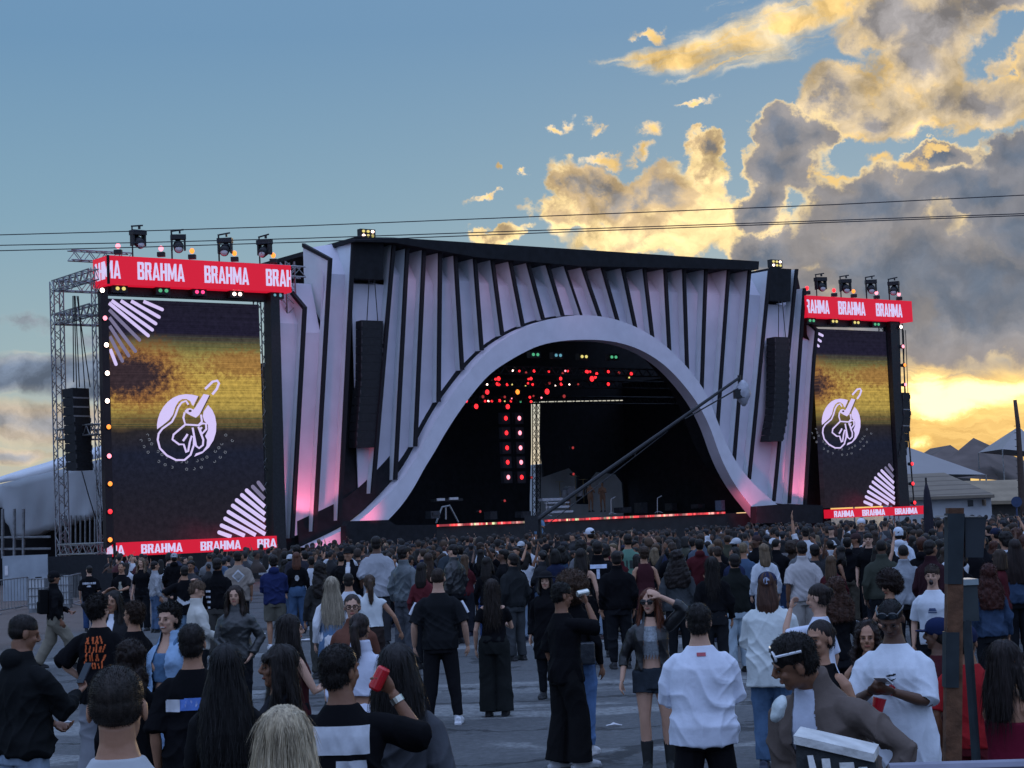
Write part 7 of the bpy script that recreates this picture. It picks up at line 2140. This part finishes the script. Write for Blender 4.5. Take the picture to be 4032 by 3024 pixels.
# 39 woman right edge
o, k, p, M4 = put("woman in wine red strapless top, long dark hair, arms folded, right edge", 2172, 1385, 9.6,
    dict(sex='f', hair='long', hlen=.32, hwide=.11, yaw=-52, hyaw=-.25, hpitch=.2, skin='tan', top='tube', topc=(.14, .012, .03), bottom='jeans', botc=(.02, .022, .025), armR='cross', armL='cross', vox=.0072, hairc=(.014, .009, .008)), face_on=True)
jk = MB().tube([(-.10, 0, .06), (0, -.06, .0), (.12, -.02, -.02), (.2, .04, -.12)], [(.03, .05), (.05, .09), (.05, .1), (.03, .06)], 10); jm = fuse(jk, .012, 1, lambda C, N: .006 * waves(C, 5, 40), "folded")
j_ = link("folded_jacket", jm, m_denim, (.05, .08, .11), None); j_.location = M4 @ (p['joints']['armR_hand'] + Vector((0, .03, -.04))); tag(j_, "folded dark denim jacket over the arms of the wine-red-top woman", "jacket")
# 40 auburn curls
put("woman with long auburn curls and blue denim jacket, back to us right of the box", 2132, 1222, 21, dict(sex='f', hair='curlylong', hlen=.42, hwide=.17, hfront=False, yaw=8, skin='tan', top='jacket', topc=(.03, .05, .09), topm='denim', bottom='slim', hairc=(.05, .016, .012)))
put("woman with very long dark hair and denim jacket behind the auburn curls, right edge", 2190, 1165, 26, dict(sex='f', hair='long', hlen=.5, hwide=.16, hfront=False, yaw=2, skin='tan', top='jacket', topc=(.03, .05, .09), topm='denim', bottom='jeans', hairc=(.016, .009, .008)))
# ---- second row of recognisable people
put("broad man in light grey T-shirt standing tall in the crowd left of centre", 812, 1158, 36, dict(hair='short', yaw=0, skin='dark', top='over', topc=(.33, .34, .37), bottom='jeans', botc=CHAR, bulk=1.12, boxy=1))
put("man in a blue-grey shirt seen from behind above the red-haired woman's right", 1513, 1152, 40, dict(hair='short', yaw=0, skin='tan', top='long', topc=(.07, .09, .12), bottom='jeans', bulk=1.18, hairc=BRH))
o, k, p, M4 = put("man in an off-white linen shirt and beige trousers with denim over his arm, from behind", 1731, 1170, 29, dict(hair='top', yaw=3, skin='brown', top='shirt', topc=(.42, .40, .40), bottom='cargo', botc=(.36, .34, .32), bulk=1.1, sleeve=.48))
dn = MB().tube([(0, 0, .12), (0, .01, -.05), (0.03, 0, -.2)], [(.05, .03), (.10, .05), (.08, .04)], 12); dm = fuse(dn, .014, 1, lambda C, N: .008 * waves(C, 5, 40), "draped")
d_ = link("draped_jacket", dm, m_denim, (.13, .22, .36), None); d_.location = atd(1688, 1325, 29); tag(d_, "pale denim jacket carried by the man in the off-white linen shirt", "jacket")
put("blonde woman in a white jacket with a thin bag strap, seen from behind", 1649, 1175, 32, dict(sex='f', hair='long', hlen=.28, hwide=.10, hfront=False, yaw=5, skin='light', top='jacket', topc=(.52, .55, .60), bottom='jeans', botc=(.55, .57, .62), hairc=(.13, .09, .055)))
put("man with a shaved head in a dark olive jacket, right of the linen shirt", 1903, 1165, 28, dict(hair='buzz', yaw=-15, skin='dark', top='jacket', topc=(.045, .05, .04), bottom='slim', bulk=1.1))
put("shaved man in a pale grey denim jacket seen from behind, right of the olive jacket", 1950, 1176, 27, dict(hair='buzz', yaw=-5, skin='tan', top='jacket', topc=(.26, .28, .31), topm='denim', bottom='slim', bulk=1.12))
put("man with slicked hair in a black jacket, looking right beside the grey denim jacket", 2010, 1166, 26, dict(hair='short', yaw=-55, skin='brown', top='jacket', topc=(.03, .012, .016), bottom='slim', bulk=1.1), face_on=True)
put("bearded man with slick dark hair in a black leather jacket, profile to the left", 978, 1177, 36, dict(hair='top', yaw=58, skin='light', top='jacket', topc=(.012, .012, .014), topm='leather', bottom='slim', bulk=1.08), face_on=True)
put("man in a grey leather jacket and faded jeans, turned right, behind the white sleeveless top", 872, 1180, 33, dict(hair='curly', yaw=-35, skin='tan', top='jacket', topm='leather', topc=(.07, .085, .095), bottom='wide', botc=(.06, .065, .075), botm='denim'))
put("woman in a dark red dress with brown hair, back to us near the middle", 1390, 1181, 32, dict(sex='f', hair='curly', yaw=8, skin='tan', top='tank', topc=(.05, .016, .02), bottom='skirt', botc=(.05, .016, .02), hairc=BRH, bulk=1.1))
put("woman with an enormous dark curly mane over a grey jacket, behind the red-haired woman", 1460, 1190, 27.5, dict(sex='f', hair='curlylong', hlen=.42, hwide=.19, hfront=False, yaw=0, skin='brown', top='jacket', topc=(.045, .05, .055), bottom='slim', bulk=1.1, hairc=(.012, .008, .007)))
put("man in a black bomber jacket and grey jeans, turned left right of the off-shoulder woman", 1106, 1195, 31, dict(hair='short', yaw=40, skin='tan', top='jacket', topc=(.018, .02, .022), bottom='jeans', botc=(.05, .055, .06), bulk=1.12))
put("woman in black with long hair and deep blue jeans, left of the black bomber jacket", 1052, 1203, 33, dict(sex='f', hair='long', hlen=.34, yaw=-20, skin='tan', top='long', topc=BLK, bottom='jeans', botc=(.03, .055, .14)))
put("man in a black jacket and pale ripped jeans standing with arms folded, right of centre", 1585, 1196, 27, dict(hair='short', yaw=10, skin='tan', top='jacket', topc=(.012, .014, .013), bottom='jeans', botc=(.34, .42, .48), armR='cross', armL='cross', bulk=1.1))
put("woman all in black with long dark hair left of the pale ripped jeans", 1537, 1203, 25.5, dict(sex='f', hair='long', hlen=.4, hfront=False, yaw=-5, skin='tan', top='jacket', topc=BLK, hem=1.0, bottom='slim', botc=(.016, .017, .02), bulk=1.15))
put("man in plain black jacket with short hair, left of the dark curly mane", 1330, 1190, 28.5, dict(hair='short', yaw=6, skin='tan', top='jacket', topc=BLK, bottom='slim', bulk=1.12))
o, k, p, M4 = put("man in dark jacket whose shoulders bear a blue and white pattern", 1290, 1168, 31, dict(hair='short', yaw=-5, skin='tan', top='jacket', topc=BLK, bottom='slim'))
back_decal("blue_white_pattern", k, 'top', [[(-.12, .06), (.13, .06), (.13, .12), (-.12, .12)], [(-.02, -.10), (.03, -.10), (.03, .045), (-.02, .045)]], (.45, .52, .66), 1.28, 0, .012)
put("woman with bare shoulders and black strapless top, left of the blue and white pattern", 1255, 1185, 29.5, dict(sex='f', hair='long', hlen=.3, yaw=-10, skin='light', top='tube', topc=BLK, bottom='wide', botc=BLK))
put("man in dark hoodie with curly hair at the right end of the red band", 640, 1178, 44, dict(hair='curly', yaw=15, skin='tan', top='hoodie', topc=(.03, .03, .04), bottom='jeans', botc=CHAR))
o, k, p, M4 = put("red-haired woman with blue jeans and a small white emblem on her black jacket, from behind", 640, 1193, 42, dict(sex='f', hair='long', hlen=.26, hwide=.10, hfront=False, yaw=5, skin='light', top='jacket', topc=BLK, hem=1.02, bottom='jeans', botc=(.055, .10, .18), hairc=(.09, .035, .02)))
back_decal("white_emblem", k, 'top', [[(.05 * math.cos(t), .06 * math.sin(t)) for t in [i * .6283 for i in range(10)]]], (.5, .5, .5), 1.2, .0, .012)
o, k, p, M4 = put("man in black T-shirt with white title on the back, near the left barriers", 192, 1222, 47, dict(hair='short', yaw=8, hyaw=.5, skin='light', top='over', topc=BLK, bottom='jeans', botc=(.03, .06, .14), boxy=1))
back_decal("white_title", k, 'top', [[(-.17 + .045 * i, -.02), (-.135 + .045 * i, -.02), (-.135 + .045 * i, .045), (-.17 + .045 * i, .045)] for i in range(8)] + [[(-.06, -.09), (.06, -.09), (.04, -.04), (-.04, -.04)]], (.45, .47, .52), 1.27, 0, .014)
o, k, p, M4 = put("person facing us in black shirt with pale bottle-shaped print, under the left screen", 262, 1215, 43, dict(hair='short', yaw=175, skin='tan', top='tee', topc=BLK, bottom='jeans', armL='reach'), face_on=False)
back_decal("bottle_print", k, 'top', [[(-.04, -.14), (.04, -.14), (.05, -.02), (.03, .05), (-.03, .05), (-.05, -.02)], [(-.03, .06), (.03, .06), (.03, .11), (-.03, .11)]], (.32, .32, .27), 1.2, 0, .014, True)
put("woman with long light brown hair and black top facing us, under the left screen", 305, 1205, 46, dict(sex='f', hair='long', hlen=.34, yaw=170, skin='light', top='tee', topc=BLK, bottom='jeans', hairc=(.12, .08, .05)))
put("man in black with one white sleeve leaning in a group under the left screen", 335, 1212, 45, dict(hair='short', yaw=-60, skin='tan', top='long', topc=(.3, .31, .33), bottom='jeans', botc=DEN))
o, k, p, M4 = put("person in black with a white swoosh band and light blue jeans, left of cream jacket", 398, 1222, 36, dict(hair='short', yaw=15, skin='tan', top='over', topc=BLK, bottom='jeans', botc=(.16, .24, .33), armL=((.30, .2, 1.15), (1, -.4, -.4), .8)))
back_decal("white_swoosh", k, 'top', [[(-.17, -.02), (-.05, -.12), (.17, -.05), (.17, .0), (-.03, -.05), (-.15, .06)]], (.5, .52, .55), 1.1, 0, .012)
o, k, p, M4 = put("person in a black jacket with white sleeve bands, right of the cream jacket", 470, 1205, 34, dict(hair='short', yaw=-15, skin='brown', top='jacket', topc=BLK, bottom='cargo', botc=(.05, .048, .045)))
back_decal("white_bands", k, 'top', [[(-.19, .02 - .09 * i), (-.09, .02 - .09 * i), (-.09, .06 - .09 * i), (-.19, .06 - .09 * i)] for i in range(4)], (.5, .52, .56), 1.15, 0, .012)
put("man in a pale cap and black hoodie before the red base band", 376, 1195, 50, dict(hair='short', yaw=5, skin='tan', cap='back', capc=(.3, .32, .35), top='hoodie', topc=BLK, bottom='jeans', bulk=1.12))
put("man drinking from a silver cup facing us, right of the pale cap", 412, 1212, 42, dict(hair='curly', yaw=165, skin='brown', top='tee', topc=(.05, .05, .055), bottom='jeans', armR='face'), face_on=True)
put("man in black cap and open black jacket over white, left of the light grey T-shirt", 752, 1182, 36, dict(hair='short', yaw=175, skin='tan', cap='front', capc=(.012, .012, .013), top='jacket', topc=BLK, open=.05, under='tee', underc=WHT, bottom='jeans'))
put("woman with dark wavy hair to the waist, left of the long blonde hair", 690, 1215, 29, dict(sex='f', hair='curlylong', hlen=.42, hwide=.13, hfront=False, yaw=10, skin='tan', top='long', topc=(.03, .03, .03), bottom='slim', botc=(.05, .05, .045)))
put("child-height woman with a red flag-like wrap below the grey leather jacket", 912, 1215, 30, dict(sex='f', hair='long', hlen=.3, hfront=False, yaw=-25, skin='light', top='long', topc=(.10, .02, .025), bottom='slim'))
put("woman with long brown hair in a wine top right of the bearded man", 925, 1195, 34, dict(sex='f', hair='long', hlen=.4, hfront=False, yaw=0, skin='tan', top='tank', topc=(.06, .018, .025), bottom='slim', hairc=BRH))
# two people standing on something in the crowd: white caps and raised hand
put("person in a white cap and dark red top, head above the crowd in the middle", 1273, 1141, 44, dict(hair='short', yaw=35, skin='tan', cap='front', capc=(.6, .62, .7), top='tee', topc=(.06, .03, .03), bottom='jeans'), face_on=True)
put("person in a white T-shirt raising a hand with spread fingers, right of centre", 1738, 1138, 42, dict(hair='short', yaw=10, skin='tan', top='tee', topc=(.58, .6, .64), bottom='jeans', armR='down', armL='up', handk=1.3))
put("person in a bright white cap turned backwards, far right of the crowd", 1860, 1120, 46, dict(hair='short', yaw=170, skin='tan', cap='back', capc=(.62, .64, .7), top='tee', topc=CHAR, bottom='jeans'))
put("hooded person in a bright white hoodie, hood up, far right of the crowd", 1940, 1140, 36, dict(hair='short', yaw=-10, skin='tan', beanie=True, capc=(.55, .6, .68), top='hoodie', topc=(.55, .6, .68), bottom='jeans'))
put("bearded man in a dark T-shirt facing us in the crowd, left of the white hoodie", 1875, 1152, 36, dict(hair='top', yaw=165, skin='light', top='tee', topc=BLK, bottom='jeans'), face_on=True)
put("person with a pale backpack and bald head, in the crowd right of the raised hand", 1830, 1150, 39, dict(hair='buzz', yaw=0, skin='light', top='hoodie', topc=(.42, .42, .40), bottom='jeans'))
o, k, p, M4 = put("person in a pale green football shirt with a number on the back", 1355, 1153, 38, dict(hair='short', yaw=5, skin='tan', top='tee', topc=(.11, .22, .17), bottom='jeans'))
back_decal("shirt_number", k, 'top', [[(-.06, -.07), (-.03, -.07), (-.03, .07), (-.06, .07)], [(.0, -.07), (.08, -.07), (.08, .07), (.0, .07)]], (.04, .05, .05), 1.2, 0, .012)
put("broad man in a dark grey T-shirt, tall head before the light strip, left of middle", 977, 1165, 41, dict(hair='short', yaw=0, skin='tan', top='over', topc=(.035, .045, .055), bottom='jeans', bulk=1.2))
# players and crew on the stage
def on_stage(label, x, ytop, yfoot, w, P):
    a, b_ = sp(x, yfoot, w), sp(x, ytop, w)
    P = dict(P, vox=.02); NP[0] += 1
    parts = make_person(P)
    o, k = dress(P, parts, P.get('skin', 'tan'), DKH, P.get('topc', BLK), P.get('botc', BLK), BLK)
    s = min((b_.z - a.z) / 1.757, 1.05)
    o.location = a; o.rotation_euler = (0, 0, R(P.get('yaw', 180))); o.scale = (s,) * 3
    tag(o, label, "person")
    return o
on_stage("musician in dark clothes standing on the stage before the pale gap", 1277, 1041, 1106, 11.5, dict(hair='short', armR='front', armL='front', yaw=200))
on_stage("player in dark clothes at the back of the stage, right of the other musician", 1303, 1040, 1106, 11.5, dict(hair='short', armR='low', armL='front', yaw=170))
on_stage("drummer with white shirt behind the drum kit on the stage", 1228, 1050, 1106, 12, dict(hair='short', top='tee', topc=(.5, .5, .52), armR='front', armL='front', yaw=180))
on_stage("crew member in a pale blue bib at the foot of the camera crane", 1166, 1103, 1200, -14, dict(hair='short', top='tee', topc=(.12, .2, .3), armR='front', armL='front', yaw=180))
# ------------------------------------------------------------------ the packed crowd before the stage
VAR = [
 dict(hair='short', top='tee', bottom='jeans', armR='low', armL='down'), dict(hair='curly', top='hoodie', bottom='jeans', armR='pocket', armL='pocket'),
 dict(hair='buzz', top='jacket', bottom='slim', armR='front', armL='low', bulk=1.08), dict(hair='top', top='over', bottom='jeans', armR='cross', armL='cross'),
 dict(hair='short', top='long', bottom='cargo', armR='down', armL='ear', hyaw=.3), dict(hair='short', cap='front', top='tee', bottom='jeans', armR='low', armL='low'),
 dict(hair='short', cap='back', top='hoodie', bottom='slim', armR='down', armL='down', bulk=1.1), dict(hair='top', top='shirt', bottom='jeans', armR='front', armL='front', hpitch=.3),
 dict(sex='f', hair='long', hlen=.34, hfront=False, top='jacket', bottom='slim', armR='low', armL='low'), dict(sex='f', hair='long', hlen=.45, hwide=.12, hfront=False, top='tee', bottom='jeans', armR='cross', armL='cross'),
 dict(sex='f', hair='curlylong', hlen=.28, top='tank', bottom='jeans', armR='front', armL='down'), dict(sex='f', hair='bob', hlen=.18, top='long', bottom='wide', armR='down', armL='low', hyaw=-.4),
 dict(sex='f', hair='pony', hlen=.28, top='crop', bottom='jeans', armR='down', armL='hip'), dict(sex='f', hair='afro', hsize=.95, top='long', bottom='slim', armR='low', armL='front'),
 dict(hair='afro', hsize=.8, top='tee', bottom='jeans', armR='down', armL='down'), dict(sex='f', hair='bun', top='jacket', bottom='wide', armR='face', armL='low'),
 dict(hair='curly', top='tee', bottom='jeans', armR=((.10, .30, 1.78), (.8, .2, -.6), .9), armL='down', lean=-.03), dict(sex='f', hair='long', hlen=.3, top='sleeveless', bottom='jeans', armR='up', armL='down', lean=.04, side=.06)]
HW = {'short': "short hair", 'curly': "curly hair", 'buzz': "cropped hair", 'top': "slicked hair", 'long': "long straight hair", 'curlylong': "long curly hair", 'bob': "a bob", 'pony': "a ponytail", 'afro': "a round afro", 'bun': "hair tied up"}
vparts = []
for i, v in enumerate(VAR):
    v = dict(v, vox=.021, seed=200 + i)
    p_ = make_person(v)
    vparts.append((v, p_))
cr = random.Random(77)
TOPC = [("black", (.007, .007, .009), 50), ("charcoal", (.03, .031, .035), 14), ("white", (.52, .54, .58), 9), ("grey", (.13, .135, .145), 7), ("navy", (.018, .024, .055), 6), ("dark brown", (.045, .03, .023), 5), ("wine red", (.07, .014, .018), 4), ("olive", (.05, .052, .036), 3), ("denim blue", (.06, .10, .17), 3)]
def pick(l):
    t = cr.random() * sum(x[-1] for x in l)
    for x in l:
        t -= x[-1]
        if t <= 0: return x
    return l[-1]
HAIRC = [((.010, .008, .007), 60), ((.030, .018, .012), 22), ((.07, .04, .022), 6), ((.14, .10, .06), 4), ((.055, .02, .012), 4)]
def front_d(x):
    for (a, da), (b, db) in zip(FR, FR[1:]):
        if a <= x <= b: return da + (db - da) * (x - a) / (b - a)
FR = [(215, 52), (350, 48), (560, 46), (640, 41), (900, 38), (1080, 35), (1300, 33.5), (1500, 31), (1640, 30), (1800, 27), (2000, 25.5), (2300, 24)]
ZONES = [(330, "by the left barriers"), (620, "below the left screen"), (760, "below the left fins"), (900, "below the arch's left foot"), (1050, "below the keyboard stand"), (1200, "below the stage steps"), (1330, "below the light strip's middle"), (1480, "below the crane boom"), (1620, "left of arch's right foot"), (1760, "below the right line array"), (1900, "below the right screen"), (2010, "left of the furled parasol"), (2110, "behind the rusty post"), (2400, "below the white house")]
spots = []
explicit = [(o.location.x, o.location.y) for o in COL.objects if o.name.startswith("person") and o.parent is None]
d = 23.0
while d < 84:
    X = -24 + cr.random() * .7
    while X < 40:
        px = X + cr.uniform(-.27, .27); py = d + cr.uniform(-.3, .3)
        X += .66 + .35 * cr.random()
        xd = (2016 + 7280 * px / py) / K
        if not 215 < xd < 2290: continue
        back = 82 + (px + 18.1) * .744 - (3.5 if xd > 640 else 14)
        f = front_d(xd)
        if py < f or py > back: continue
        dens = min(1, .30 + (py - f) / 7) * (.35 if xd < 430 else (.75 if xd < 640 else 1))
        if py - f > 13: dens *= .55
        if py - f < 22: dens *= min(1, max(.15, .75 + 1.1 * mnoise.noise(Vector((px * .28, py * .28, 3)))))
        if cr.random() > dens: continue
        if any((px - a) ** 2 + (py - b) ** 2 < .36 for a, b in explicit): continue
        spots.append((py, px, xd))
    d += .80
spots.sort()
NIND = 196
print("crowd spots", len(spots), "individual to", spots[NIND][0])
first = {}
def dims(v):
    H = cr.gauss(1.65, .055) if v.get('sex') == 'f' else cr.gauss(1.75, .06)
    return min(max(H, 1.53), 1.90) / 1.757
for k, (py, px, xd) in enumerate(spots[:NIND]):
    vi = cr.randrange(len(VAR)); v, parts = vparts[vi]
    tn, tcol, _ = pick(TOPC); hc = pick(HAIRC)[0]
    skin = cr.choice(['light', 'tan', 'tan', 'brown', 'brown', 'dark'])
    bc = cr.choice([(.012, .012, .015), (.03, .05, .10), (.07, .11, .18), (.02, .022, .03), (.10, .09, .07), (.2, .26, .34)])
    if vi not in first:
        o, kids = dress(v, parts, skin, hc, tcol, bc, BLK); first[vi] = o
    else:
        o = copy_tree(first[vi])
    o.color = (*SKIN[skin], 1)
    for ch in o.children:
        st_ = ch.name.split('.')[0]
        ch.color = (*(hc if st_ == 'hair' else tcol if st_ in TOPNAME.values() else bc if st_ in BOTNAME.values() else cr.choice([(.012, .012, .014), (.02, .025, .05), (.4, .42, .45), (.05, .03, .03)])), 1)
    a = cr.gauss(-6, 32) if cr.random() < .78 else cr.uniform(-180, 180)
    s = dims(v)
    o.location = (px, py, 0); o.rotation_euler = (0, 0, R(a)); o.scale = (s, s, s)
    facing = abs((a + 180) % 360 - 180)
    who = "woman" if v.get('sex') == 'f' else "man"
    pose = {'cross': ", arms folded", 'ear': ", hand at the ear", 'face': ", hand at the face", 'front': ", hands before the chest"}.get(v['armL'], "")
    depth = ("front row" if py - front_d(xd) < 2.2 else "few rows in" if py - front_d(xd) < 6 else "deep in crowd")
    zone = next(z for lim, z in ZONES if xd < lim)
    capn = " under cap" if v.get('cap') else ""
    lab = "%s with %s%s, %s %s, %s %s" % (who, HW[v['hair']], capn, tn, TOPNAME[v['top']].replace('_', ' '), depth, zone)
    if len(lab.split()) <= 14 and facing > 110: lab += ", facing us"
    elif len(lab.split()) + len(pose.split()) <= 16: lab += pose
    o['label'] = " ".join(lab.split()[:16]); o['category'] = "person"; o['group'] = "people at the concert"
# everyone farther back: one mass of heads and shoulders
low = []
for v, p_ in vparts:
    vs, fs, cs = [], [], []
    for key, slot in (('body', 0), ('hair', 1), ('cap', 3), ('top', 2), ('bottom', 3)):
        if key not in p_: continue
        me = p_[key]; tmp = MB(); tmp.v = [tuple(q.co) for q in me.vertices]; tmp.f = [tuple(q.vertices) for q in me.polygons]
        me2 = fuse(tmp, .038 if key != 'body' else .034, 1, None, "far")
        n0 = len(vs)
        co = np.empty(len(me2.vertices) * 3, np.float32); me2.vertices.foreach_get("co", co)
        keep = co.reshape(-1, 3)
        vs += keep.tolist(); fs += [tuple(i + n0 for i in q.vertices) for q in me2.polygons]; cs += [slot] * len(keep)
        bpy.data.meshes.remove(me2)
    V = np.array(vs)
    low.append((V, np.array([list(f) + ([f[-1]] if len(f) == 3 else []) for f in fs]), np.array(cs)))
VV, FF, CC = [], [], []
off = 0
for (py, px, xd) in spots[NIND:]:
    vi = cr.randrange(len(VAR)); V, Fq, cs = low[vi]
    a = cr.gauss(-6, 32) if cr.random() < .78 else cr.uniform(-180, 180)
    s = dims(VAR[vi]); c_, s_ = math.cos(R(a)) * s, math.sin(R(a)) * s
    W_ = np.stack([V[:, 0] * c_ - V[:, 1] * s_ + px, V[:, 0] * s_ + V[:, 1] * c_ + py, V[:, 2] * s], 1)
    pal = np.array([SKIN[cr.choice(['light', 'tan', 'tan', 'brown', 'brown', 'dark'])], pick(HAIRC)[0], pick(TOPC)[1], (.014, .015, .02)])
    keepf = (V[Fq][:, :, 2].max(1) > 1.22)
    VV.append(W_); FF.append(Fq[keepf] + off); CC.append(pal[cs]); off += len(V)
VV, FF, CC = np.concatenate(VV), np.concatenate(FF), np.concatenate(CC)
me = bpy.data.meshes.new("crowd")
me.vertices.add(len(VV)); me.vertices.foreach_set("co", VV.astype(np.float32).ravel())
me.loops.add(FF.size); me.loops.foreach_set("vertex_index", FF.astype(np.int32).ravel())
me.polygons.add(len(FF)); me.polygons.foreach_set("loop_start", np.arange(0, FF.size, 4, dtype=np.int32)); me.polygons.foreach_set("loop_total", np.full(len(FF), 4, np.int32))
me.update(calc_edges=True); me.validate()
me.polygons.foreach_set("use_smooth", [True] * len(me.polygons))
at_ = me.color_attributes.new("Col", 'FLOAT_COLOR', 'POINT')
n_v = len(me.vertices)
at_.data.foreach_set("color", np.concatenate([CC[:n_v], np.ones((n_v, 1))], 1).astype(np.float32).ravel())
mt = bpy.data.materials.new("crowd_cloth"); mt.use_nodes = True
an = mt.node_tree.nodes.new("ShaderNodeVertexColor"); an.layer_name = "Col"
mt.node_tree.links.new(an.outputs[0], mt.node_tree.nodes["Principled BSDF"].inputs["Base Color"]); mt.node_tree.nodes["Principled BSDF"].inputs["Roughness"].default_value = .8
me.materials.append(mt)
o = bpy.data.objects.new("crowd", me); COL.objects.link(o); tag(o, "dense mass of far heads and shoulders packed up to the stage front", "crowd", kind='stuff')
print("crowd faces", len(FF))
bpy.data.objects.remove(_tmp)
bpy.data.scenes.remove(_sc2)
# labels over sixteen words would not be read: report them
for ob in COL.objects:
    l_ = ob.get('label')
    if l_ and len(l_.split()) > 16: print("LONG", len(l_.split()), l_)
